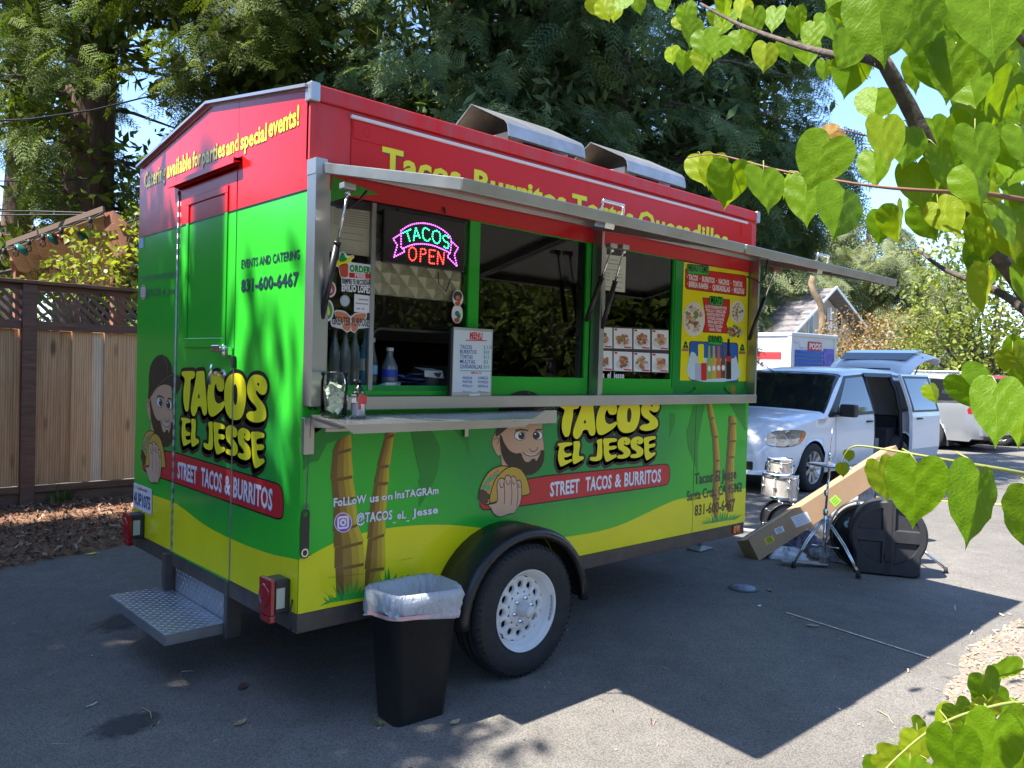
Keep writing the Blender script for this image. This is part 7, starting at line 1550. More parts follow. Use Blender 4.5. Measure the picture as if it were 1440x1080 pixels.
# ================================================================== DRUM GEAR ON THE GROUND
CRE = pm('drum_shell', (.52, .48, .42), .35, noise=.12, scale=40, coat=.3); HEAD = pm('drum_head_white', (.70, .69, .66), .6); HBK = pm('drum_head_black', (.012, .012, .013), .25); BRZ = pm('cymbal_silver', (.52, .53, .55), .28, .9, noise=.15, scale=30)
def drum(name, r_, h, label, loc, rot=(0, 0, 0), shell=None, head=None, lugs=8, hoop=None):
    e = empty(name, loc, 0, label, 'drum'); e.rotation_euler = rot
    m = MB(shell or CRE); m.lathe([(r_, .012), (r_, h-.012)], n=36); m.build('shell', e)
    m = MB(head or HEAD); m.lathe([(0, h-.003), (r_*.97, h-.003), (r_*1.0, h-.010)], n=36); m.lathe([(0, .003), (r_*.97, .003), (r_*1.0, .010)], n=36); m.build('drum_head', e)
    for z0_, z1_ in ((-.004, .028), (h-.028, h+.006)):
        m = MB(hoop or HND); m.lathe([(r_*1.015, z0_), (r_*1.05, z0_), (r_*1.05, z1_), (r_*1.015, z1_), (r_*1.015, z0_)], n=36); m.lathe([(r_*1.05, z1_-.004), (r_*1.085, z1_-.003), (r_*1.05, z1_+.001)], n=36); m.build('hoop', e)
    l0 = None
    for i in range(lugs):
        a = 2*PI*i/lugs+.2
        if l0 is None:
            m = MB(HND); m.lathe([(0, -.002), (.017, 0), (.017, .012), (.010, .022), (0, .024)], axis='x', n=12, c=(r_, 0, 0)); m.tube([(r_+.014, 0, -h/2+.02), (r_+.014, 0, h/2-.02)], .004, n=6); l0 = m.build('lug', e)
        else: l0 = share(l0)
        l0.location = (0, 0, h/2); l0.rotation_euler = (0, 0, a)
    return e
P = at(1092, 727, 7.75); nrm = np.array([CAM[0]-P[0], CAM[1]-P[1]]); ang_c = math.atan2(nrm[1], nrm[0])
def standing(px, pbottom, depth_xy=None):
    x, y = ground(px, pbottom); return x, y
x, y = ground(1094, 754)
drum('bass_drum', .175, .28, 'dark bass drum standing on its side left of the long carton', (x, y, .185), (0, PI/2, ang_c+.25), shell=BLKP, head=HBK, hoop=BLKP)
drum('tom_drum', .165, .235, 'cream tom drum with chrome hoops resting on the dark bass drum', (x+.03, y+.02, .375), (0.02, 0.03, 0))
drum('snare_drum', .118, .145, 'smaller cream drum stacked on top of the cream tom', (x+.02, y+.02, .622), (0.03, -.02, .4), lugs=6)
x2, y2 = ground(1212, 787)
bd = drum('bass_drum', .252, .32, 'black-headed bass drum with a white logo behind the round case', (x2, y2, .262), (0, PI/2, ang_c-.05), shell=CRE, head=HBK, hoop=BLKP)
m = MB(pm('logo_sky', (.45, .62, .75), .4)); text_on(m, 'dw', lambda u, v: (-v, u, .3235), (-.165, .07), (.0, .07), .075, bold=.07); m.build('logo', bd, recalc=False)
# hi-hat stand
hx, hy_ = ground(1158, 797)
hh = empty('hi_hat_stand', (hx, hy_, 0), .2, 'chrome hi-hat stand with two cymbals in front of the long carton', 'cymbal stand')
toq = Vector((_R[0], _R[1], 0)).normalized(); tof = Vector((-_F[0], -_F[1], 0)).normalized()
hh.rotation_euler = (0, 0, 0)
m = MB(HND); m.tube([(0, 0, .03), (0, 0, .46)], .014, n=12); m.tube([(0, 0, .46), tuple(toq*.02+Vector((0, 0, .84)))], .010, n=10); m.lathe([(.018, .44), (.021, .45), (.021, .48), (.012, .49)], n=12); m.lathe([(.016, .60), (.018, .61), (.018, .64), (.010, .65)], n=12); m.build('column', hh)
m = MB(GALV); m.hexa([tuple(toq*a+tof*b+Vector((0, 0, c))) for a, b, c in ((-.36, .02, .03), (.02, .06, .02), (.02, -.03, .02), (-.36, -.06, .03), (-.36, .02, .045), (.02, .06, .035), (.02, -.03, .035), (-.36, -.06, .045))]); m.box(-.03, .03, -.03, .03, .01, .09); m.build('pedal', hh, bevel=.004)
feet = []
for (px, py) in ((1116, 800), (1207, 814), (1175, 772)):
    fx, fy = ground(px, py); f_ = Vector((fx-hx, fy-hy_, .012)); m = MB(HND); s_ = Vector((f_.x*.06, f_.y*.06, .40)); mid = s_.lerp(f_, .55)+Vector((0, 0, .045))
    pr_ = Vector((-f_.y, f_.x, 0)).normalized()*.011
    for s2 in (1, -1): m.tube([s_+pr_*s2, mid+pr_*s2, f_+pr_*s2*.5+Vector((0, 0, .03))], .0065, n=7)
    m.tube([(0, 0, .17), tuple(mid*.75+Vector((0, 0, .02)))], .007, n=6); lg = m.build('leg', hh)
    m = MB(RUB); m.tube([f_+Vector((0, 0, .05)), f_], [.013, .022], n=10); m.build('rubber_foot', lg)
zc_ = .86; cpos = toq*.022+Vector((0, 0, zc_))
m = MB(BRZ); m.lathe([(.0, .022), (.03, .018), (.042, .006), (.10, .0), (.178, -.012), (.178, -.0135), (.10, -.003), (.03, .012)], n=40); o = m.build('cymbal', hh); o.location = cpos; o.rotation_euler = (.05, .05, 0)
o2 = share(o); o2.location = cpos-Vector((0, 0, .012)); o2.rotation_euler = (PI+.02, .03, 0); o2.scale = (1, 1, 1)
m = MB(HND); m.tube([tuple(cpos), tuple(cpos+Vector((0, 0, .10)))], .0125, n=10); m.tube([tuple(cpos+Vector((0, 0, .08))), tuple(cpos+toq*.01+Vector((0, 0, .32)))], .0035, n=6); m.lathe([(.012, zc_+.07), (.018, zc_+.08), (.018, zc_+.095), (.010, zc_+.10)], c=(cpos.x, cpos.y, 0), n=12); m.build('clutch', hh)
# hard round drum case
PC_ = pm('case_plastic', (.035, .035, .038), .5, noise=.15, scale=12, bump=.12, bscale=260)
a_ = Vector((4.888, -.283, 0)); b_v = Vector((5.125, -.715, 0)); axd = (b_v-a_).normalized(); nrd = Vector((axd.y, -axd.x, 0))
if nrd.dot(Vector((CAM[0]-5, CAM[1]+.5, 0))) < 0: nrd = -nrd
ca = empty('drum_case', tuple((a_+b_v)/2-nrd*.02), 0, 'round black moulded drum case standing on edge, half in sun', 'drum case')
Rc = .292; zc2 = .325
def outline(k=1.0, n=56):
    pts = []
    for i in range(n):
        t = 2*PI*i/n; x, z = Rc*k*math.cos(t), Rc*k*math.sin(t)
        if z < 0 and abs(x) > 0: 
            if z < -Rc*.55*k: x = math.copysign(min(Rc*.80*k, abs(x)/max(.2, math.cos(math.asin(min(1, -z/(Rc*k))))) *.80), x) if abs(math.cos(t)) > .05 else x
        pts.append((x, z))
    return pts
def case_out(k, n=56):
    pts = []
    for i in range(n):
        t = 2*PI*i/n; c, s = math.cos(t), math.sin(t); r1 = Rc*k
        # union of a circle and a flat-footed base
        bxw, bzh = .245*k, zc2-.006-(1-k)*.2
        r2 = min(bxw/abs(c) if abs(c) > 1e-6 else 9, bzh/abs(s) if abs(s) > 1e-6 else 9) if s < -.35 else 0
        r_ = max(r1, r2) if s < -.35 else r1
        pts.append((r_*c, r_*s))
    return pts
C3 = lambda d: (lambda u, v: tuple(axd*u+nrd*d+Vector((0, 0, zc2+v))))
rings = []
for k, d in ((.93, -.12), (1.0, -.10), (1.0, .07), (.97, .095), (.93, .100)): rings.append([C3(d)(u, v) for u, v in case_out(k)])
m = MB(PC_); ringed(m, rings); 
# face: rim ring, sunk quadrants with a raised cross
face_o = case_out(.93); fr_ = []
m.smooth = False
cross = .045; qd = []
for sx in (1, -1):
    for sz in (1, -1):
        ins = []; 
        r_in = Rc*.80; n_ = 10
        a0 = math.asin(cross/r_in); pts = [(cross, cross)]+[(r_in*math.cos(a0+(PI/2-2*a0)*i/n_), r_in*math.sin(a0+(PI/2-2*a0)*i/n_)) for i in range(n_+1)]
        pts = [(x*sx, z*sz) for x, z in pts]
        if sx*sz < 0: pts = pts[::-1]
        qd.append(pts)
m.flat([face_o]+qd, C3(.100))
for pts in qd:
    cx_ = sum(p[0] for p in pts)/len(pts); cz_ = sum(p[1] for p in pts)/len(pts); inn = [(cx_+(x-cx_)*.90, cz_+(z-cz_)*.90) for x, z in pts]; k = len(pts)
    m.add([C3(.100)(*p) for p in pts]+[C3(.078)(*p) for p in inn], [(i, (i+1) % k, k+(i+1) % k, k+i) for i in range(k)]); m.flat([inn], C3(.078))
m.flat([case_out(.93)], C3(-.12)); m.build('shell', ca, recalc=True)
m = MB(pm('strap_web', (.03, .03, .03), .8)); m.hexa([C3(d)(u, v) for v in (-.31, .292) for (u, d) in ((-.02, .100), (.02, .100), (.02, .104), (-.02, .104))]); m.hexa([C3(d)(u, v) for v in (.290, .297) for (u, d) in ((-.02, -.1), (.02, -.1), (.02, .104), (-.02, .104))]); s_ = m.build('strap', ca); m = MB(BLKP); m.hexa([C3(d)(u, v) for v in (-.20, -.14) for (u, d) in ((-.028, .105), (.028, .105), (.028, .115), (-.028, .115))]); m.build('buckle', s_, bevel=.003)
m = MB(BLKP); m.tube([C3(-.02)(u, v) for u, v in ((-.10, .29), (-.10, .335), (-.085, .345), (.02, .345), (.03, .335), (.03, .29))], .007, n=8); m.build('handle', ca)
c2 = ground(1298, 800); m = MB(PC_); m.lathe([(0, -.06), (.17, -.06), (.185, -.05), (.185, .05), (.17, .06), (0, .06)], axis='x', n=32); o = m.build('small_case'); o.location = (c2[0]+.12, c2[1]+.22, .186); o.rotation_euler = (0, 0, ang_c+.2); tag(o, 'smaller black round case behind the big drum case at right', 'drum case')
# stand legs poking out at the right
f1, f2_ = ground(1330, 806), ground(1296, 796)
sd = empty('folded_stand', (f1[0], f1[1], 0), 0, 'chrome stand leg with rubber foot sticking out right of the drum case', 'stand')
p1 = Vector(tuple(at(1292, 770, 6.75)))-Vector((f1[0], f1[1], 0)); p2 = Vector(tuple(at(1268, 735, 6.9)))-Vector((f1[0], f1[1], 0))
m = MB(HND); m.tube([(0, 0, .03), tuple(p1), tuple(p2)], .008, n=8); m.tube([(.03, 0, .03), tuple(p1+Vector((.02, 0, 0)))], .006, n=8); m.build('leg', sd); m = MB(RUB); m.tube([(0, 0, .05), (0, 0, .0)], [.012, .02], n=8); m.build('rubber_foot', sd)
# long carton leaning on the gear
CARD = pm('cardboard', (.40, .25, .135), .8, noise=.07, scale=4, bump=.03); TAPE = pm('packing_tape', (.46, .31, .17), .35)
Bt, Bb = at(1052.5, 759, 6.85), at(1072, 786, 6.93); Bb = np.array([*on(1072, 786, 2, .01)]); Bt = at(1052.5, 759, (Bb-CAM)@_F)
Te = at(1200+60, 626, 7.75); axb = (Te-Bt); Lb = np.linalg.norm(axb); axb /= Lb
hv = Bb-Bt; hv -= axb*(hv@axb); hh_ = np.linalg.norm(hv); hv /= hh_; dv = np.cross(axb, hv); 
if dv@_F < 0: dv = -dv
bo = Vector((Bb[0], Bb[1], 0)); box = empty('cardboard_box', tuple(bo), 0, 'long brown shipping carton with stickers leaning up across the drum gear', 'carton')
def bxp(a, h, d): return tuple(Vector(tuple(Bt+axb*a+hv*h+dv*d))-bo)
m = MB(CARD); m.hexa([bxp(a, h, d) for a in (0, Lb) for (h, d) in ((0, 0), (hh_, 0), (hh_, .17), (0, .17))]); m.build('carton', box, bevel=.003)
m = MB(TAPE); m.hexa([bxp(a, h, d) for a in (-.0015, Lb*.995) for (h, d) in ((-.0012, .06), (.0, .06), (.0, .11), (-.0012, .11))]); m.build('tape', box)
def bface(px, py):
    d = ray(px, py); t = ((Bt-CAM)@dv)/(d@dv); q = CAM+d*t-Bt; return (q@axb, q@hv)
cbx = crop(1040, 630, 5.4)
def label(pts, mat, nm='shipping_label', rows=0, mt2=None):
    P = [bface(*cbx(*p)) for p in pts]; mm = MB(mat); mm.prism(P, lambda a, h: bxp(a, h, -.0005), lambda a, h: bxp(a, h, -.0018)); 
    if rows:
        mm.use(mt2 or GTX)
        for i in range(rows):
            t = (i+1)/(rows+1); A1 = [P[0][k]*(1-t)+P[3][k]*t for k in (0, 1)]; B1 = [P[1][k]*(1-t)+P[2][k]*t for k in (0, 1)]; a2 = [A1[k]*.86+B1[k]*.14 for k in (0, 1)]; b2 = [A1[k]*.2+B1[k]*.8 for k in (0, 1)]
            for q in ribbon([a2, b2], .004): mm.flat([q], lambda a, h: bxp(a, h, -.0024))
    mm.build(nm, box, recalc=False)
label([(385, 525), (510, 483), (546, 562), (430, 606)], pm('label_paper', (.62, .66, .70), .6), rows=5); label([(262, 615), (325, 591), (342, 632), (278, 656)], WHP, rows=4, mt2=BLK); label([(186, 688), (248, 665), (266, 702), (208, 738)], pm('label_yellow', (.70, .58, .03), .6), rows=5, mt2=BLK); label([(680, 398), (727, 355), (776, 402), (726, 449)], pm('label_lime', (.40, .75, .06), .6), rows=3, mt2=BLK)
# crumpled cloths and bags under the carton
def crumple(name, px, py, sx, sy, sz, mat, label, seed, cat='cloth'):
    x, y = ground(px, py); r = np.random.default_rng(seed); m = MB(mat); n, k = 28, 10; V, F = [], []; p = r.uniform(0, 6.28, 10)
    for i in range(k+1):
        f_ = PI/2*i/k
        for j in range(n):
            a = 2*PI*j/n; w_ = 1+.16*math.sin(3*a+p[0]+f_*2)+.12*math.sin(7*a+p[1]-f_*4)+.08*math.sin(13*a+p[2]+f_*7); V.append((sx*w_*math.cos(a)*math.cos(f_), sy*w_*math.sin(a)*math.cos(f_), max(0.004, sz*(math.sin(f_)**.8)*(1+.22*math.sin(5*a+p[3]+f_*5)+.12*math.sin(11*a+p[4])*math.cos(f_)))))
    for i in range(k):
        for j in range(n): F.append((i*n+j, i*n+(j+1) % n, (i+1)*n+(j+1) % n, (i+1)*n+j))
    m.smooth = True; m.add(V, F); m.smooth = False; o = m.build(name); o.location = (x, y, 0); o.rotation_euler = (0, 0, ang_c+PI/2); return tag(o, label, cat)
CLO = [pm('cloth_white', (.55, .57, .62), .8, noise=.3, scale=16, bump=.6), pm('cloth_navy', (.03, .035, .11), .7, noise=.4, scale=20, bump=.5, col2=(.35, .38, .5)), pm('cloth_grey', (.30, .32, .38), .8, noise=.5, scale=14, bump=.6), pm('bag_black', (.02, .02, .025), .45, bump=.4, scale=12)]
crumple('crumpled_cloth', 1108, 786, .16, .10, .09, CLO[0], 'crumpled white cloth on the ground under the long carton', 1); crumple('gear_bag', 1120, 770, .20, .14, .17, CLO[1], 'dark navy bag with pale markings under the long carton', 2, 'bag'); crumple('crumpled_cloth', 1172, 786, .20, .12, .10, CLO[2], 'striped grey-blue cloth behind the foot of the hi-hat stand', 3); crumple('crumpled_cloth', 1196, 792, .10, .08, .05, CLO[0], 'small pale cloth between the stand leg and the round case', 4); crumple('gear_bag', 1140, 760, .30, .16, .20, CLO[3], 'low black bag behind the foot of the carton', 5, 'bag')
x, y = ground(1195, 752); o = crumple('jacket', 1200, 760, .20, .14, .60, pm('jacket_grey', (.42, .44, .48), .8, noise=.4, scale=9, bump=.7), 'light grey jacket draped behind the black bass drum', 8, 'jacket')
# snack bags leaning near the dark drum
m = MB(pm('bag_blue', (.10, .30, .55), .3, noise=.5, scale=14)); m.box(-.05, .05, -.03, .03, 0, .17); o = m.build('snack_bag', bevel=.02); q = ground(1086, 752); o.location = (q[0]-.22, q[1]-.10, 0.0); tag(o, 'shiny blue and silver packet standing in front of the dark bass drum', 'packet')
m = MB(WHP); q = ground(1052, 747); m.box(-.14, .14, -.05, .05, .002, .02); o = m.build('white_board', bevel=.004); o.location = (q[0], q[1], 0); o.rotation_euler = (0, 0, ang_c+PI/2); tag(o, 'flat white board lying on the ground by the front corner of the trailer', 'board')
# ================================================================== CARS
CARGL = pm('car_glass', (.012, .014, .016), .04, spec=.8, coat=.4); BLKT = pm('car_black_trim', (.018, .018, .02), .45); TYR = pm('car_tyre', (.022, .022, .022), .8); ALW = pm('alloy', (.55, .56, .58), .3, .85); LAMPG = pm('lamp_chrome', (.50, .53, .58), .12, .75, coat=.6, noise=.25, scale=9); AMB = pm('lamp_amber', (.80, .22, .03), .2, coat=.5); HOLLOW = pm('cabin_dark', (.02, .02, .022), .8); SEAT = pm('seat_grey', (.10, .10, .105), .8)
def lerp_t(tab, x):
    return float(np.interp(x, [t[0] for t in tab], [t[1] for t in tab]))
TOP = [(0, .60), (.04, .72), (.12, .82), (.3, .915), (.6, .99), (.95, 1.045), (1.28, 1.10), (1.5, 1.25), (1.8, 1.455), (2.1, 1.625), (2.3, 1.69), (2.7, 1.735), (3.3, 1.755), (4.2, 1.74), (4.7, 1.70), (4.9, 1.64), (5.0, 1.5), (5.08, 1.2), (5.13, .9), (5.15, .5)]
HW = [(0, .66), (.05, .76), (.15, .85), (.3, .915), (.5, .955), (.9, .985), (4.4, .985), (4.8, .955), (5.0, .91), (5.1, .86), (5.15, .80)]
ARC = .375; WX = (.97, 4.05)
def half(x, z):
    w = lerp_t(HW, x)
    if z > 1.0: w *= 1-.265*min(1.3, ((z-1.0)/.75))**1.15
    elif z > .75: w *= 1-.012*((z-.75)/.25)
    if z < .45: w *= 1-.06*((.45-z)/.25)
    return w
def minivan(name, paint, label, loc, rz, opened=False, rack=False):
    root = empty(name, loc, rz, label, 'minivan'); mb = MB(paint)
    xs = sorted(set([0, .02, .05, .09, .15, .22, .30, .40, .5]+[round(.5+.05*i, 3) for i in range(1, 90)]+[5.0, 5.04, 5.08, 5.11, 5.13, 5.15])); xs = [x for x in xs if x <= 5.15]
    rows = []
    for x in xs:
        t = lerp_t(TOP, x); zb = min(1.0, t-.07); zr = max(zb+.012, t-.085); b0 = .24 if .2 < x < 4.95 else .30
        arch = 0
        for wx in WX:
            if abs(x-wx) < ARC: arch = max(arch, .335+math.sqrt(ARC**2-(x-wx)**2))
        zz = [b0, b0+.10, .45, .60, .75, .88, zb]; zz = [min(max(z, b0), zb) for z in zz]; zz = [max(z, min(arch, zb)) for z in zz]
        sec = [(half(x, z), z) for z in zz]+[(half(x, zb+(zr-zb)*k/4), zb+(zr-zb)*k/4) for k in (1, 2, 3, 4)]
        w_ = half(x, zr); sec += [(w_-.035, t-.045), (w_-.10, t-.016), (w_*.6, t-.002), (w_*.25, t+.006), (0, t+.008)]
        rows.append([(x, -y, z) for y, z in sec]+[(x, y, z) for y, z in sec[-2::-1]])
    k = len(rows[0]); V = [p for r in rows for p in r]; mats = {}
    paintF, glF, trimF = [], [], []
    for i in range(len(rows)-1):
        xm = (xs[i]+xs[i+1])/2
        for j in range(k-1):
            f = (i*k+j, i*k+j+1, (i+1)*k+j+1, (i+1)*k+j); jj = j if j < k//2 else k-2-j; zc_ = sum(V[a][2] for a in f)/4
            if opened and 2.92 < xm < 3.95 and .30 < zc_ < 1.60 and jj < 10: continue
            if 1.32 < xm < 2.16 and jj >= 11: glF.append(f)
            elif 1.28 < xm < 2.22 and jj >= 11: trimF.append(f)
            elif 5.0 < xm < 5.09 and 1.1 < zc_ < 1.55 and jj >= 12 and not opened: glF.append(f)
            else: paintF.append(f)
    mb.smooth = True; mb.add(V, paintF+[tuple(range(k))[::-1]]); body = mb.build('body', root, recalc=True)
    g_ = MB(CARGL); g_.smooth = True; g_.add(V, glF); g_.build('windshield', root)
    g_ = MB(BLKT); g_.smooth = True; g_.add(V, trimF); g_.build('windshield_seal', root)
    # dark cabin and floor inside
    m = MB(HOLLOW); m.box(.4, 5.0, -.80, .80, .26, .34); m.box(.5, 1.9, -.86, .86, .40, .92); m.box(4.2, 4.9, -.8, .8, .36, .95)
    for wx in WX: m.box(wx-.40, wx+.40, -.86, -.62, .10+.0, .78); m.box(wx-.40, wx+.40, .62, .86, .10, .78)
    if not opened: m.box(1.9, 4.9, -.70, .70, .4, 1.5)
    m.build('cabin', root)
    def patch(poly, mat, nm, sd=-1, off=.004, par=root, nz=6):
        zs_ = [p[1] for p in poly]; xs_ = [p[0] for p in poly]; bm = bmesh.new(); vs = [bm.verts.new((p[0], 0, p[1])) for p in poly]; bm.faces.new(vs)
        for i in range(1, nz): bmesh.ops.bisect_plane(bm, geom=bm.verts[:]+bm.edges[:]+bm.faces[:], plane_co=(0, 0, min(zs_)+(max(zs_)-min(zs_))*i/nz), plane_no=(0, 0, 1))
        nx_ = 6
        for i in range(1, nx_): bmesh.ops.bisect_plane(bm, geom=bm.verts[:]+bm.edges[:]+bm.faces[:], plane_co=(min(xs_)+(max(xs_)-min(xs_))*i/nx_, 0, 0), plane_no=(1, 0, 0))
        for v in bm.verts: v.co.y = sd*(half(v.co.x, v.co.z)+off)
        me = bpy.data.meshes.new(nm); bm.to_mesh(me); bm.free(); me.materials.append(mat); o = bpy.data.objects.new(nm, me); COL.objects.link(o); o.parent = par; return o
    W1 = [(1.62, 1.06), (2.26, 1.575), (2.86, 1.61), (2.86, 1.09)]; W2 = [(2.95, 1.09), (2.97, 1.615), (3.88, 1.625), (3.88, 1.10)]; W3 = [(3.96, 1.11), (3.96, 1.62), (4.72, 1.57), (4.90, 1.16)]; WT = [(1.40, 1.05), (1.60, 1.06), (1.78, 1.20), (1.70, 1.19)]
    for sd in (-1, 1):
        patch([(1.38, 1.02), (1.36, 1.05), (2.22, 1.612), (2.90, 1.65), (2.90, 1.045)], BLKT, 'window_frame', sd, .002); patch(W1, CARGL, 'side_window', sd)
        patch(WT, BLKT, 'mirror_patch', sd, .005)
        if not (opened): patch(W2, CARGL, 'side_window', sd, .004); patch([(2.9, 1.05), (2.9, 1.65), (4.80, 1.62), (5.0, 1.10)], BLKT, 'window_frame', sd, .002)
        else: patch([(3.95, 1.05), (3.95, 1.66), (4.80, 1.62), (4.99, 1.10)], BLKT, 'window_frame', sd, .002)
        patch(W3, CARGL, 'side_window', sd)
        for poly in ([(1.60, .50), (1.60, 1.02), (1.608, 1.02), (1.608, .50)], [(2.92, .30), (2.92, 1.66), (2.928, 1.66), (2.928, .30)], [(1.42, .30), (1.60, .50), (1.606, .50), (1.43, .30)], [(3.93, .30), (3.93, 1.66), (3.938, 1.66), (3.938, .30)], [(1.60, .285), (2.92, .285), (2.92, .293), (1.60, .293)], [(.20, .655), (.62, .70), (.62, .706), (.20, .661)]): patch(poly, BLKT, 'panel_gap', sd, .003)
        m = MB(BLKT); yh = sd*(half(2.7, .93)+.018); m.tube([(2.62, yh-sd*.02, .93), (2.64, yh, .935), (2.80, yh, .935), (2.82, yh-sd*.02, .93)], .014, n=8); m.build('door_handle', root)
        m = MB(BLKT); ym_ = sd*(half(1.62, 1.0)+.16); m.box(1.60, 1.74, min(ym_-sd*.11, ym_+sd*.11), max(ym_-sd*.11, ym_+sd*.11), 1.03, 1.21); m.bar((1.62, sd*half(1.62, 1.05), 1.08), (1.66, ym_, 1.08), .05, .06); m.build('mirror', root, bevel=.03, seg=3)
        if True:
            hl_ = spline([(.055, .70), (.10, .835), (.30, .865), (.66, .850), (.72, .80), (.60, .70), (.35, .655), (.12, .665)], k=3); patch([(a, b) for a, b in hl_], LAMPG, 'headlight', sd, .006); [ (patch(ell(cx_, .765, .066, .054, 16), ALW, 'lamp_ring', sd, .0075), patch(ell(cx_, .765, .052, .042, 16), LAMPG, 'lamp_reflector', sd, .0085)) for cx_ in (.24, .43) ]; patch([(.56, .70), (.64, .842), (.71, .82), (.70, .78), (.62, .705)], AMB, 'turn_lens', sd, .009)
            patch(spline([(.055, .70), (.10, .840), (.30, .872), (.66, .857), (.73, .80), (.60, .69), (.35, .645), (.12, .655)], k=3), BLKT, 'headlight_surround', sd, .004)
        if True: patch([(4.88, .86), (4.86, .95), (4.95, 1.06), (5.09, 1.06), (5.12, .88)], TL, 'tail_light', sd, .008)
    fm_ = MB(BLKT); fm_.box(-.012, .03, -.50, .50, .58, .70); fm_.box(-.02, .05, -.62, .62, .33, .44); fm_.build('grille', root, bevel=.01)
    fm_ = MB(paint); fm_.hexa([(-.06, -.62, .27), (.10, -.84, .27), (.10, .84, .27), (-.06, .62, .27), (-.05, -.62, .325), (.10, -.86, .325), (.10, .86, .325), (-.05, .62, .325)]); fm_.build('front_lip', root, bevel=.01)
    patch([(.06, .345), (.06, .455), (.42, .455), (.52, .38), (.45, .345)], BLKT, 'bumper_intake', -1, .004)
    if not opened:
        m = MB(TL); m.box(5.08, 5.14, -.84, -.55, .88, 1.02); m.box(5.08, 5.14, .55, .84, .88, 1.02); m.box(4.96, 5.0, -.12, .12, 1.60, 1.63); m.build('tail_light', root, bevel=.02)
        m = MB(BLKT); m.box(4.9, 5.10, -.62, .62, 1.60, 1.655); m.box(5.0, 5.10, -.7, .7, .28, .40); m.build('spoiler', root, bevel=.02); m = MB(paint); m.box(4.96, 5.22, -.85, .85, .36, .62); m.build('bumper', root, bevel=.05, seg=4)
        m = MB(WHP); m.box(5.13, 5.15, -.16, .16, .72, .87); m.build('number_plate', root)
        m = MB(CARGL); m.hexa([(5.00, -.66, 1.12), (5.13, -.70, 1.08), (5.13, .70, 1.08), (5.00, .66, 1.12), (4.93, -.60, 1.58), (4.99, -.60, 1.56), (4.99, .60, 1.56), (4.93, .60, 1.58)]); m.build('rear_window', root, bevel=.02)
    if rack:
        for sd in (-1, 1): m = MB(ALW); m.tube([(2.6, sd*.60, 1.74), (2.7, sd*.60, 1.80), (4.5, sd*.60, 1.79), (4.6, sd*.60, 1.73)], .016, n=8); m.build('roof_rail', root)
    wp_ = None
    for wx in WX:
        for sd in (-1, 1):
            if wp_ is None:
                e = bpy.data.objects.new('wheel', None); COL.objects.link(e); e.parent = root; t = MB(TYR)
                t.lathe([(.225, -.10), (.27, -.108), (.315, -.10), (.335, -.085), (.337, .085), (.315, .10), (.225, .10)], axis='y', n=40); t.build('tyre', e)
                t = MB(ALW); t.lathe([(.225, -.095), (.222, -.10), (.212, -.09), (.205, -.02), (.0, -.02)], axis='y', n=40); 
                for q in range(9):
                    a = 2*PI*q/9; c_, s_ = math.cos(a), math.sin(a); t.hexa([(c_*r-s_*w_, y_, s_*r+c_*w_) for (r, w_, y_) in ((.05, -.024, -.075), (.212, -.030, -.098), (.212, .030, -.098), (.05, .024, -.075), (.05, -.024, -.05), (.212, -.030, -.07), (.212, .030, -.07), (.05, .024, -.05))])
                t.lathe([(.06, -.05), (.06, -.085), (.0, -.092)], axis='y', n=20); t.build('rim', e); t = MB(HOLLOW); t.lathe([(.21, -.03), (0, -.03)], axis='y', n=24); t.build('brake', e); wp_ = e
            else: e = copy_tree(wp_, root)
            e.location = (wx, sd*.885, .337); e.rotation_euler = (0, 0, 0 if sd < 0 else PI)
    return root, patch
VW = pm('van_white', (.82, .84, .86), .22, coat=.6); SV = pm('car_silver', (.48, .50, .52), .28, .65, coat=.5)
van, patch = minivan('white_minivan', VW, 'white minivan with open sliding door and raised tailgate behind the drum gear', (7.90, 2.05+.985, 0), 0, opened=True)
# sliding door run back, window and handle on it
def vpanel(x0, x1, z0, z1, off, mat, nm, par=None, th=.05, yoff=0.0, poly=None):
    poly = poly or [(x0, z0), (x1, z0), (x1, z1), (x0, z1)]; m = MB(mat); N_ = 8; V = []
    xa = [p[0] for p in poly]; za = [p[1] for p in poly]; bm = bmesh.new(); f = bm.faces.new([bm.verts.new((p[0], 0, p[1])) for p in poly])
    for i in range(1, N_): bmesh.ops.bisect_plane(bm, geom=bm.verts[:]+bm.edges[:]+bm.faces[:], plane_co=(0, 0, min(za)+(max(za)-min(za))*i/N_), plane_no=(0, 0, 1))
    for v in bm.verts: v.co.y = -(half(3.4, v.co.z)+off)
    me = bpy.data.meshes.new(nm); bm.to_mesh(me); bm.free(); me.materials.append(mat); o = bpy.data.objects.new(nm, me); COL.objects.link(o); o.parent = par or van
    s = o.modifiers.new('t', 'SOLIDIFY'); s.thickness = th; s.offset = 1 if nm != 'sliding_door' else 0
    for p in me.polygons: p.use_smooth = False
    return o
sd_ = vpanel(3.92, 5.10, .30, 1.66, .16, VW, 'sliding_door'); vpanel(4.0, 4.98, 1.09, 1.60, .187, CARGL, 'side_window', sd_, .004); vpanel(3.94, 5.08, 1.06, 1.64, .1855, BLKT, 'window_frame', sd_, .002)
m = MB(BLKT); yh = -(half(3.4, .93)+.205); m.tube([(4.10, yh+.02, .95), (4.12, yh, .955), (4.28, yh, .955), (4.30, yh+.02, .95)], .014, n=8); m.build('door_handle', sd_)
vpanel(2.90, 3.98, 1.61, 1.67, .012, BLKT, 'door_rail', None, .01); m = MB(BLKT); m.tube([(3.98, -.96, .32), (3.96, -.965, .7), (3.95, -.95, 1.05), (3.94, -.87, 1.4), (3.90, -.78, 1.62)], .035, n=8); m.tube([(2.95, -.95, .32), (2.94, -.955, .7), (2.94, -.94, 1.05), (2.93, -.86, 1.4), (2.95, -.78, 1.62)], .025, n=8); m.build('door_seal', van)
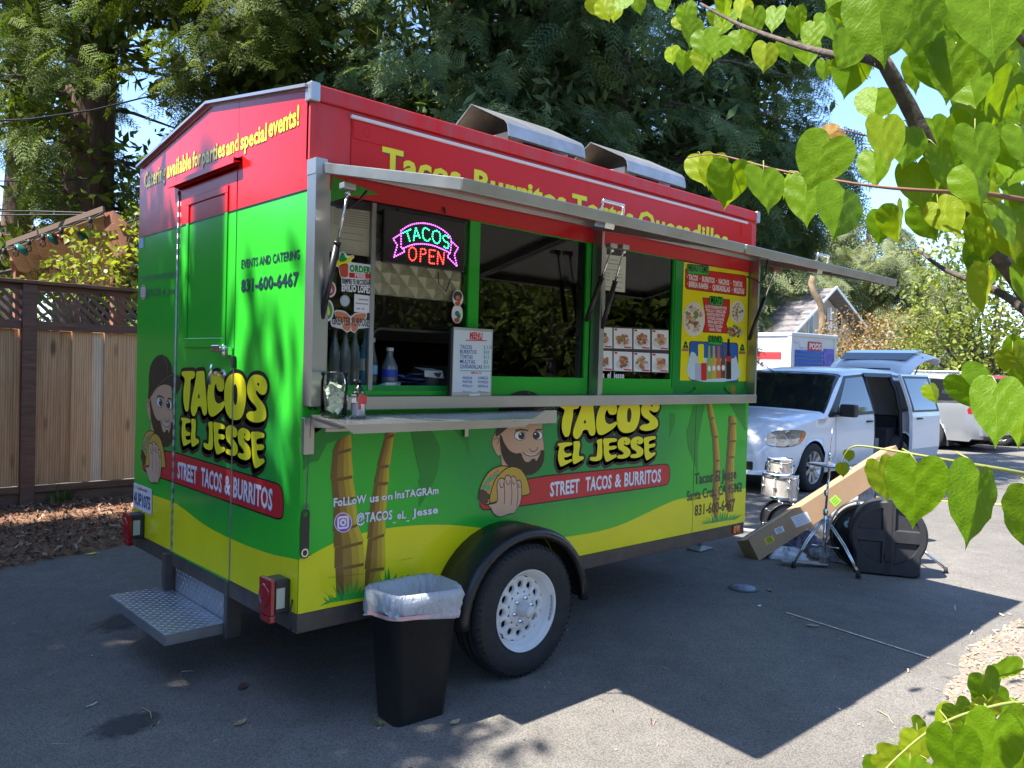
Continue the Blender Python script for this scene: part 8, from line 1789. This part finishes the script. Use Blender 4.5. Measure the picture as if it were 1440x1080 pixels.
# seats seen through the opening
def seat(x, y):
    m = MB(SEAT); m.box(x, x+.5, y-.24, y+.24, .40, .62); m.hexa([(x+.42, y-.24, .60), (x+.56, y-.24, .60), (x+.56, y+.24, .60), (x+.42, y+.24, .60), (x+.54, y-.20, 1.18), (x+.66, y-.20, 1.18), (x+.66, y+.20, 1.18), (x+.54, y+.20, 1.18)]); m.box(x+.57, x+.68, y-.13, y+.13, 1.22, 1.40); m.build('seat', van, bevel=.04, seg=3)
seat(2.1, -.42); seat(2.1, .42); seat(3.6, .40)
m = MB(pm('cabin_grey', (.28, .28, .27), .7)); m.box(2.9, 4.0, -.90, .9, .34, .37); m.box(3.2, 3.7, -.75, -.35, .37, .62); m.build('cargo_floor', van, bevel=.01)
# raised tailgate
m = MB(VW); pr = [(4.82, 1.70), (5.05, 1.90), (5.35, 2.03), (5.7, 2.09), (6.0, 2.07), (6.13, 2.02), (6.17, 1.94)]; ws = [.70, .76, .80, .82, .82, .78, .74]; V, F = [], []; nn = 9
for (x, z), w_ in zip(pr, ws):
    for j in range(nn): t = -1+2*j/(nn-1); V.append((x, w_*t, z-.09*abs(t)**4+.02*(1-t*t)))
for i in range(len(pr)-1):
    for j in range(nn-1): F.append((i*nn+j, i*nn+j+1, (i+1)*nn+j+1, (i+1)*nn+j))
m.smooth = True; m.add(V, F); tg = m.build('tailgate', van, thick=.035)
m = MB(CARGL); m.add([(x, w_*t*.78, z+.030) for (x, z), w_ in ((pr[1], ws[1]), (pr[2], ws[2]), (pr[3], ws[3])) for t in (-1, 0, 1)], [(0, 1, 4, 3), (1, 2, 5, 4), (3, 4, 7, 6), (4, 5, 8, 7)]); m.build('rear_window', tg, thick=.004)
m = MB(BLKT)
for sd in (-1, 1): m.tube([(4.95, sd*.72, 1.5), (5.4, sd*.74, 1.98)], .012, n=6)
m.tube([(4.86, -.4, 1.76), (4.86, .4, 1.76)], .014, n=6); m.build('tailgate_strut', tg)
hd = Vector((.12, 1, 0)).normalized(); ang = math.atan2(-hd.y, -hd.x)
rwl = Vector((17.95, 3.75, 0)); 
ex = Vector((math.cos(ang), math.sin(ang), 0)); ey = Vector((-ex.y, ex.x, 0)); org = rwl-ex*4.05-ey*(.885 if ey.dot(Vector((-1, 0, 0))) > 0 else -.885)
minivan('silver_minivan', SV, 'silver minivan with roof rails seen from behind at the right edge', tuple(org), ang, rack=True)
m_ = at(1215, 545, 20.5); van3, _ = minivan('parked_car', pm('car_maroon', (.22, .03, .03), .25, coat=.6), 'dark red car glimpsed through the open doors of the white van', (m_[0]+1.2, m_[1]+1.5, 0), ang+.5)
van3['category'] = 'car'
# ================================================================== FOREGROUND LEAFY TREE (heart-shaped leaves)
def heart_leaf(seed, fold=.25, curl=.3):
    """heart with drawn-out tip, base at the origin, tip towards -z, width about 1; folded on the midrib, edges waved, tip curled"""
    r = random.Random(seed); half_ = spline([(0, .0), (.12, .13), (.32, .15), (.48, -.02), (.515, -.28), (.44, -.55), (.28, -.78), (.12, -.93), (.035, -1.05), (0, -1.14)], False, 3)
    ns = len(half_); nr = 6; V, F = [], []; mid = [(0, -1.14*(i/(ns-1))**1.0) for i in range(ns)]; ph = r.uniform(0, 6); ph2 = r.uniform(0, 6)
    def z3(u, v):
        au = abs(u); y = fold*au*.9-.18*au*au+.018*math.sin(v*16+ph+u*9)*au*2+curl*(v*v)*.22+.012*math.sin(u*22+ph2)*math.sin(v*14)
        # pinch along side veins
        for a in (.5, 1.05, 1.75):
            t = math.atan2(au, -v-.0001) if (au or v) else 0; d = abs(t-a*.62); y += -.014*math.exp(-(d*16)**2)*min(1, math.hypot(u, v)*3)
        return y
    for sg in (1, -1):
        b = len(V)
        for i in range(ns):
            for j in range(nr+1):
                t = j/nr; u = mid[i][0]+(half_[i][0]-mid[i][0])*t; v = mid[i][1]*(1-t)+half_[i][1]*t; V.append((u*sg, z3(u*sg, v), v))
        for i in range(ns-1):
            for j in range(nr): f = (b+i*(nr+1)+j, b+i*(nr+1)+j+1, b+(i+1)*(nr+1)+j+1, b+(i+1)*(nr+1)+j); F.append(f if sg > 0 else f[::-1])
    m = MB(None); m.smooth = True; m.add(V, F); return m
def redbud_mat(name, c1, c2, tr=.55):
    m, t, b = newmat(name); N = t.nodes; L = t.links; tc = N.new('ShaderNodeTexCoord'); sp = N.new('ShaderNodeSeparateXYZ'); L.new(tc.outputs['Object'], sp.inputs[0])
    def mth(op, a, b_=None, c=None):
        n = N.new('ShaderNodeMath'); n.operation = op
        for i, x in enumerate((a, b_, c)):
            if x is None: continue
            if isinstance(x, (int, float)): n.inputs[i].default_value = x
            else: L.new(x, n.inputs[i])
        return n.outputs[0]
    ax_ = mth('ABSOLUTE', sp.outputs[0]); r_ = mth('SQRT', mth('ADD', mth('MULTIPLY', sp.outputs[0], sp.outputs[0]), mth('MULTIPLY', sp.outputs[2], sp.outputs[2]))); th = mth('ARCTAN2', ax_, mth('MULTIPLY', sp.outputs[2], -1.0)); vein = None
    for a, wd_ in ((0, .010), (.52, .008), (1.12, .007), (1.85, .006)):
        d = mth('MULTIPLY', mth('ABSOLUTE', mth('SINE', mth('SUBTRACT', mth('ADD', th, mth('MULTIPLY', r_, -.18 if a else 0)), a))), r_); v = mth('SUBTRACT', 1.0, mth('DIVIDE', d, wd_)); v = mth('MAXIMUM', v, 0.0); vein = v if vein is None else mth('MAXIMUM', vein, v)
    # side veinlets branching off the midrib
    d2 = mth('MULTIPLY', mth('ABSOLUTE', mth('SINE', mth('MULTIPLY', mth('SUBTRACT', sp.outputs[2], mth('MULTIPLY', ax_, -.75)), 17.0))), .06); v2 = mth('MULTIPLY', mth('MAXIMUM', mth('SUBTRACT', 1.0, mth('DIVIDE', d2, .010)), 0.0), .45); vein = mth('MAXIMUM', vein, v2)
    nz = N.new('ShaderNodeTexNoise'); nz.inputs['Scale'].default_value = 3; nz.inputs['Detail'].default_value = 4; oi = N.new('ShaderNodeObjectInfo'); L.new(tc.outputs['Object'], nz.inputs['Vector'])
    f = mth('ADD', mth('MULTIPLY', nz.outputs['Fac'], .35), mth('MULTIPLY', oi.outputs['Random'], .5)); mx = N.new('ShaderNodeMix'); mx.data_type = 'RGBA'; mx.inputs[6].default_value = (*c1, 1); mx.inputs[7].default_value = (*c2, 1); L.new(f, mx.inputs[0])
    n4 = N.new('ShaderNodeTexNoise'); n4.noise_dimensions = '4D'; n4.inputs['Scale'].default_value = 5; n4.inputs['Detail'].default_value = 3; L.new(tc.outputs['Object'], n4.inputs['Vector']); L.new(mth('MULTIPLY', oi.outputs['Random'], 40.0), n4.inputs['W']); mb_ = N.new('ShaderNodeMix'); mb_.data_type = 'RGBA'; mb_.inputs[7].default_value = (.24, .12, .03, 1); L.new(mth('MULTIPLY', mth('MAXIMUM', mth('SUBTRACT', n4.outputs['Fac'], .68), 0.0), 6.0), mb_.inputs[0]); L.new(mx.outputs[2], mb_.inputs[6]); mx = mb_
    mv = N.new('ShaderNodeMix'); mv.data_type = 'RGBA'; mv.inputs[7].default_value = (min(1, c2[0]*1.7), min(1, c2[1]*1.35), c2[2]*1.8, 1); L.new(mth('MULTIPLY', vein, .34), mv.inputs[0]); L.new(mx.outputs[2], mv.inputs[6]); L.new(mv.outputs[2], b.inputs['Base Color'])
    b.inputs['Roughness'].default_value = .42; b.inputs['Specular IOR Level'].default_value = .28
    bp = N.new('ShaderNodeBump'); bp.inputs['Strength'].default_value = .22; bp.inputs['Distance'].default_value = .02; n3 = N.new('ShaderNodeTexNoise'); n3.inputs['Scale'].default_value = 22; L.new(tc.outputs['Object'], n3.inputs['Vector'])
    L.new(mth('SUBTRACT', mth('MULTIPLY', n3.outputs['Fac'], .35), mth('MULTIPLY', vein, .45)), bp.inputs['Height']); L.new(bp.outputs[0], b.inputs['Normal'])
    tl = N.new('ShaderNodeBsdfTranslucent'); hs = N.new('ShaderNodeMix'); hs.data_type = 'RGBA'; hs.blend_type = 'MULTIPLY'; hs.inputs[0].default_value = 1; hs.inputs[7].default_value = (1.9, 1.45, .25, 1); L.new(mv.outputs[2], hs.inputs[6]); L.new(hs.outputs[2], tl.inputs[0])
    ms = N.new('ShaderNodeMixShader'); ms.inputs[0].default_value = tr; L.new(b.outputs[0], ms.inputs[1]); L.new(tl.outputs[0], ms.inputs[2]); L.new(ms.outputs[0], N['Material Output'].inputs[0]); return m
LG1 = redbud_mat('redbud_green', (.11, .24, .006), (.21, .35, .012)); LG2 = redbud_mat('redbud_young', (.19, .31, .010), (.30, .38, .018)); LG3 = redbud_mat('redbud_bronze', (.36, .23, .08), (.46, .30, .13))
TWG = pm('twig_green', (.24, .26, .06), .5); TWB = pm('redbud_bark', (.10, .075, .06), .8, noise=.4, scale=30, bump=.6); TWR = pm('twig_red', (.22, .10, .06), .6)
LEAVES = {}
for k, mt in (('g', LG1), ('y', LG2), ('o', LG3)):
    LEAVES[k] = []
    for i, (fo, cu) in enumerate(((.10, .2), (.35, .5), (.6, .3), (-.15, -.4), (.9, .8))):
        m = heart_leaf(i*7+3, fo, cu); m.mats = [mt]; me_o = m.build('leaf', None, recalc=False); LEAVES[k].append(me_o.data); bpy.data.objects.remove(me_o)
PETM = MB(TWG)
rbud = empty('redbud_tree', (2.6, -4.2, 0), 0, 'young tree with big heart-shaped leaves reaching in from the right foreground', 'tree'); ro = Vector(rbud.location)
R3, U3, N3 = Vector(tuple(_R)), Vector(tuple(_U)), Vector(tuple(-_F)); rb_ = random.Random(19); leaf_n = [0]
def leaf(px, py, w_px, rot=0.0, kind='g', shape=None, tiltx=None, tilty=None, root=rbud, real=None, pet=None):
    """px, py: where the stalk meets the blade; rot: lean of the tip, degrees (0 hangs down)"""
    real = real or .088*rb_.uniform(.9, 1.08); depth = real*FPX/w_px; P = Vector(tuple(at(px, py, depth)))
    if shape is None: shape = rb_.choice((0, 0, 1, 1, 2, 3, 4))
    tx = rb_.uniform(-.45, .35) if tiltx is None else tiltx; ty = rb_.uniform(-.6, .6) if tilty is None else tilty
    M = Matrix((R3, -N3, U3)).transposed()      # columns: blade width, blade back, blade length
    M = M @ Matrix.Rotation(math.radians(-rot), 3, 'Y') @ Matrix.Rotation(ty, 3, 'Z') @ Matrix.Rotation(tx, 3, 'X')
    o = bpy.data.objects.new('leaf', LEAVES[kind][shape]); COL.objects.link(o); o.parent = root
    o.matrix_local = Matrix.Translation(P-Vector(root.location)) @ M.to_4x4() @ Matrix.Diagonal((real*rb_.uniform(.86, 1.08), real, real*rb_.uniform(.9, 1.12), 1)); leaf_n[0] += 1
    if pet is None: pet = (rb_.uniform(-.25, .25), rb_.uniform(.12, .3))
    e = P+R3*pet[0]*real+U3*pet[1]*real-N3*.3*real
    PETM.tube([P-Vector(root.location), P.lerp(e, .5)+U3*.06*real-Vector(root.location), e-Vector(root.location)], [.0012, .0011, .0014], n=5); return o
def branch(pts, mat, name, root=rbud, n=9):
    P = [Vector(tuple(at(a, b, c)))-Vector(root.location) for a, b, c, d in pts]; rad = [d for a, b, c, d in pts]; q, rr_ = [], []
    for i in range(len(P)-1):
        p0, p1, p2, p3 = P[max(i-1, 0)], P[i], P[i+1], P[min(i+2, len(P)-1)]
        for t in (0, .25, .5, .75): q.append(0.5*(2*p1+(p2-p0)*t+(2*p0-5*p1+4*p2-p3)*t*t+(3*p1-p0-3*p2+p3)*t**3)); rr_.append((rad[i]*(1-t)+rad[i+1]*t)*rb_.uniform(.95, 1.07))
    q.append(P[-1]); rr_.append(rad[-1]); m = MB(mat); m.tube(q, rr_, n=n); return m.build(name, root, recalc=False)
# trunk standing right of the frame, limbs reaching in
tr_ = [(1700, 1400, 2.3, .05), (1640, 900, 2.3, .046), (1560, 620, 2.2, .040), (1470, 470, 2.1, .025), (1432, 395, 2.0, .022), (1362, 310, 1.95, .020), (1305, 205, 1.9, .019), (1278, 150, 1.88, .018), (1240, 82, 1.85, .015)]
branch(tr_, TWB, 'trunk', n=12)
branch([(1243, 92, 1.85, .012), (1215, 82, 1.9, .010), (1180, 78, 1.95, .009), (1130, 66, 2.05, .008), (1075, 48, 2.2, .006), (1030, 30, 2.35, .005), (985, 5, 2.5, .004)], TWB, 'limb'); branch([(1240, 84, 1.85, .015), (1215, 50, 1.8, .012), (1200, 10, 1.8, .010), (1195, -60, 1.8, .008)], TWB, 'limb')
branch([(1560, 300, 1.9, .010), (1440, 281, 1.75, .006), (1380, 272, 1.68, .005), (1318, 269, 1.6, .004), (1230, 262, 1.62, .003), (1136, 247, 1.68, .0024), (1090, 238, 1.72, .002), (1045, 226, 1.78, .0018), (1002, 217, 1.85, .0015), (966, 222, 1.9, .001)], TWR, 'twig')
branch([(1560, 690, 1.3, .006), (1440, 666, 1.16, .0032), (1360, 652, 1.14, .0026), (1298, 641, 1.15, .002), (1245, 632, 1.18, .0017), (1205, 627, 1.2, .0014), (1190, 636, 1.21, .001), (1184, 652, 1.22, .0008)], TWG, 'twig')
branch([(1500, 552, 1.5, .003), (1440, 552, 1.5, .0022), (1424, 550, 1.5, .0018)], TWG, 'twig')
branch([(1500, 120, 1.6, .008), (1400, 20, 1.5, .006), (1330, -30, 1.5, .005)], TWB, 'limb'); branch([(1500, 500, 1.9, .012), (1420, 420, 2.0, .010), (1330, 380, 2.1, .006), (1290, 350, 2.2, .003)], TWB, 'limb')
branch([(1180, 180, 1.7, .0012), (1200, 186, 1.68, .0014), (1240, 200, 1.7, .0016), (1300, 240, 1.75, .003)], TWR, 'twig')
C = [ # px, py, width px, lean, kind, shape
 (985, 218, 44, 8, 'y', 2), (1003, 220, 46, -12, 'y', 1), (1028, 232, 62, -4, 'g', 1), (1050, 232, 30, 15, 'g', 4), (1074, 240, 66, -6, 'g', 0), (1092, 242, 30, 10, 'g', 2), (1132, 250, 64, 3, 'g', 0), (1112, 250, 30, -10, 'g', 3), (1188, 268, 72, -22, 'g', 1), (1168, 196, 72, -24, 'g', 0), (1180, 182, 36, -62, 'o', 1), (1190, 210, 22, -12, 'y', 4), (1244, 168, 62, -3, 'y', 0), (1228, 214, 46, 4, 'g', 1), (1278, 180, 58, -14, 'g', 1), (1290, 230, 60, 5, 'g', 0), (1262, 290, 46, 22, 'g', 4), (1240, 300, 40, -8, 'g', 1), (1310, 168, 44, 12, 'g', 2),
 (1371, 182, 76, 4, 'g', 0), (1362, 152, 56, 60, 'o', 0), (1346, 235, 46, 22, 'g', 4), (1330, 200, 36, -30, 'y', 2), (1398, 210, 50, 10, 'g', 1), (1425, 108, 70, -12, 'g', 0), (1436, 180, 64, 4, 'g', 1), (1437, 262, 56, -4, 'g', 0), (1384, 250, 40, 26, 'g', 1), (1350, 278, 52, 6, 'y', 0), (1318, 262, 40, -16, 'g', 2), (1294, 292, 50, 30, 'g', 1), (1388, 306, 56, 2, 'g', 0), (1420, 320, 50, 22, 'g', 1), (1436, 350, 46, -8, 'g', 0),
 (1232, -14, 88, 6, 'g', 1), (1203, 2, 56, 16, 'y', 0), (1300, -12, 80, -5, 'g', 0), (1270, 0, 50, -14, 'y', 1), (1388, -22, 104, 2, 'g', 0), (1340, -6, 60, 14, 'g', 3), (1430, -30, 90, -12, 'g', 1), (1312, 60, 62, 14, 'g', 1), (1345, 62, 70, -9, 'g', 0), (1290, 84, 44, 4, 'g', 2), (1378, 76, 60, 30, 'g', 3), (1410, 40, 66, -20, 'g', 1), (1396, 92, 50, 78, 'g', 2), (1256, 40, 46, -20, 'g', 0), (1178, 0, 44, -10, 'g', 0), (1160, 20, 36, 12, 'g', 1), (1220, 60, 36, 0, 'g', 1), (1350, 15, 64, 18, 'g', 4),
 (846, 0, 32, 22, 'y', 1), (862, 4, 32, -6, 'y', 0), (880, -4, 30, -26, 'g', 0), (832, 0, 24, 34, 'y', 2), (896, -8, 26, 12, 'g', 1),
 (962, 8, 34, 14, 'g', 1), (975, 28, 36, -10, 'g', 0), (955, 22, 26, 30, 'y', 2), (990, 44, 38, 8, 'g', 1), (1012, 52, 36, -14, 'g', 0), (986, 70, 34, 4, 'y', 0), (944, 66, 26, 8, 'y', 2), (964, 74, 28, -8, 'g', 1), (1006, 14, 30, 30, 'g', 1), (1024, 16, 32, -22, 'g', 0), (1040, 44, 34, 10, 'g', 1), (1060, 14, 36, 2, 'g', 0), (1078, 62, 38, -8, 'y', 1), (1092, 12, 34, -8, 'g', 0), (1105, 56, 30, 14, 'g', 2), (1120, 12, 34, 6, 'g', 1), (1146, 34, 38, -16, 'g', 0), (1134, 60, 34, 6, 'g', 3), (1182, 84, 34, 18, 'y', 1), (1200, 86, 28, -8, 'g', 0), (1160, 86, 26, 0, 'g', 1), (1048, 0, 30, -16, 'y', 1), (930, -6, 24, 14, 'g', 0), (1020, -6, 34, 8, 'g', 1),
 (1236, 650, 50, 14, 'y', 0), (1290, 652, 86, -4, 'g', 0), (1378, 664, 92, -20, 'g', 1), (1450, 690, 80, 8, 'g', 0), (1184, 652, 18, 6, 'y', 4), (1196, 634, 15, -12, 'y', 4),
 (1352, 528, 64, 42, 'g', 4), (1402, 540, 76, -4, 'g', 0), (1386, 560, 50, 22, 'g', 2), (1308, 542, 22, 16, 'y', 4), (1424, 492, 46, 32, 'y', 2), (1432, 520, 50, 24, 'g', 3), (1446, 560, 60, -14, 'g', 1), (1440, 480, 44, -10, 'g', 1)]
TX = {(1236, 650): (0.0, .1), (1306, 652): (-.1, -.1), (1384, 668): (.05, .1)}
for (px, py, wpx, rot, kd, shp) in C:
    t = TX.get((px, py)); leaf(px, py, wpx, rot, kd, shp, *(t if t else (None, None)))
# filler foliage behind these, same tree, towards the right edge and above the frame
rf2 = random.Random(5); k = 0
while k < 178:
    x, y = rf2.uniform(1170, 1500), rf2.uniform(-140, 400)
    if y > 130 and x < 1290: continue
    if y > 60 and x < 1200: continue
    if 1225 < x < 1310 and 50 < y < 210 and rf2.random() < .8: continue
    if y > 300 and x < 1370: continue
    if 1285 < x < 1345 and 90 < y < 180: continue
    leaf(x, y, rf2.uniform(34, 62), rf2.uniform(-30, 30), rf2.choice('ggggggggy')); k += 1
for i in range(26):     # spray outside the frame at right
    leaf(rf2.uniform(1460, 1750), rf2.uniform(300, 1000), rf2.uniform(40, 80), rf2.uniform(-30, 30), rf2.choice('ggy'))
o = PETM.build('leaf_stalk', rbud, recalc=False); o['kind'] = 'stuff'; o.location = (0, 0, 0)
# low shoot in the bottom right corner
sh2 = empty('redbud_shoot', tuple(Vector(tuple(at(1500, 1150, 1.6))).xy)+(0,), 0, 'low leafy shoot with heart-shaped leaves in the bottom right corner', 'plant'); PETM = MB(TWG)
branch([(1520, 1180, 1.55, .004), (1500, 1010, 1.45, .004), (1440, 988, 1.4, .003), (1378, 998, 1.38, .0026), (1330, 1015, 1.36, .0022), (1290, 1040, 1.34, .0018), (1245, 1082, 1.32, .0014), (1230, 1110, 1.3, .001)], TWG, 'twig', sh2); branch([(1480, 1250, 1.7, .006), (1440, 1100, 1.6, .005), (1400, 1040, 1.5, .003), (1385, 990, 1.48, .002)], TWG, 'twig', sh2)
for (px, py, wpx, rot, kd, shp) in [(1384, 950, 52, 22, 'g', 1), (1395, 965, 46, -20, 'g', 3), (1410, 945, 40, -40, 'g', 2), (1344, 992, 46, 28, 'g', 1), (1342, 1000, 40, -20, 'y', 2), (1388, 985, 46, 6, 'y', 0), (1285, 1022, 44, 60, 'g', 0), (1290, 1030, 44, 10, 'y', 1), (1236, 1060, 40, 74, 'y', 0), (1232, 1066, 36, 0, 'g', 2), (1340, 1030, 78, 4, 'g', 0), (1402, 1012, 82, -8, 'g', 0), (1450, 1010, 80, -20, 'g', 1), (1436, 996, 40, -40, 'g', 1), (1280, 1070, 44, 10, 'g', 1), (1262, 1050, 40, 20, 'y', 3), (1436, 940, 40, -60, 'g', 2), (1440, 1060, 70, -6, 'g', 1), (1310, 1076, 50, 8, 'g', 0), (1366, 1060, 56, 16, 'y', 3)]:
    leaf(px, py, wpx, rot, kd, shp, root=sh2)
o = PETM.build('leaf_stalk', sh2, recalc=False); o['kind'] = 'stuff'
print('leaves', leaf_n[0])
# trees behind the photographer: they show only as reflections in the glass and the glossy wrap
for i, (x, y, s, mt) in enumerate(((5.0, -17.0, 1.2, MAP), (11.5, -16.5, 1.3, MAP), (-6.5, -15, 1.1, RM_A), (19.0, -17, 1.3, MAP))):
    broadleaf('street_tree', (x, y), [(0, 0, 4.6*s, 2.1*s), (1.6, .4, 3.6*s, 1.5*s), (-1.6, -.2, 3.8*s, 1.6*s), (.3, .2, 6.4*s, 1.7*s), (-.6, .6, 2.4*s, 1.2*s)], mt, ['roadside broadleaf tree facing the serving windows, behind the photographer', 'roadside tree facing the front half of the trailer, behind the photographer', 'darker roadside tree behind and left of the photographer', 'roadside tree at the far right behind the photographer'][i], trunk_r=.2, leaf=.22, dens=95, seed=120+i)
# ================================================================== alike things share a group phrase
GROUPS = {'redwood_tree': 'redwoods behind the fence and trailer', 'dry_leaf': 'fallen leaves on the asphalt', 'twig': 'thin twigs on the asphalt', 'overhead_cable': 'overhead cables at left', 'bush': 'bushes behind the parked van', 'sweetgum_tree': 'broadleaf trees at the right', 'street_tree': 'broadleaf trees round the lot', 'glass_bottle': 'glass bottles behind the first pane', 'steel_pan': 'round pans on the hatch counter', 'bass_drum': 'bass drums among the drum gear', 'crumpled_cloth': 'crumpled cloths under the drum gear', 'gear_bag': 'bags under the drum gear', 'cypress_tree': 'cypresses behind the church'}
for o in list(SC.objects):
    b = o.name.split('.')[0]
    if o.parent is None and b in GROUPS and 'label' in o: o['group'] = GROUPS[b]
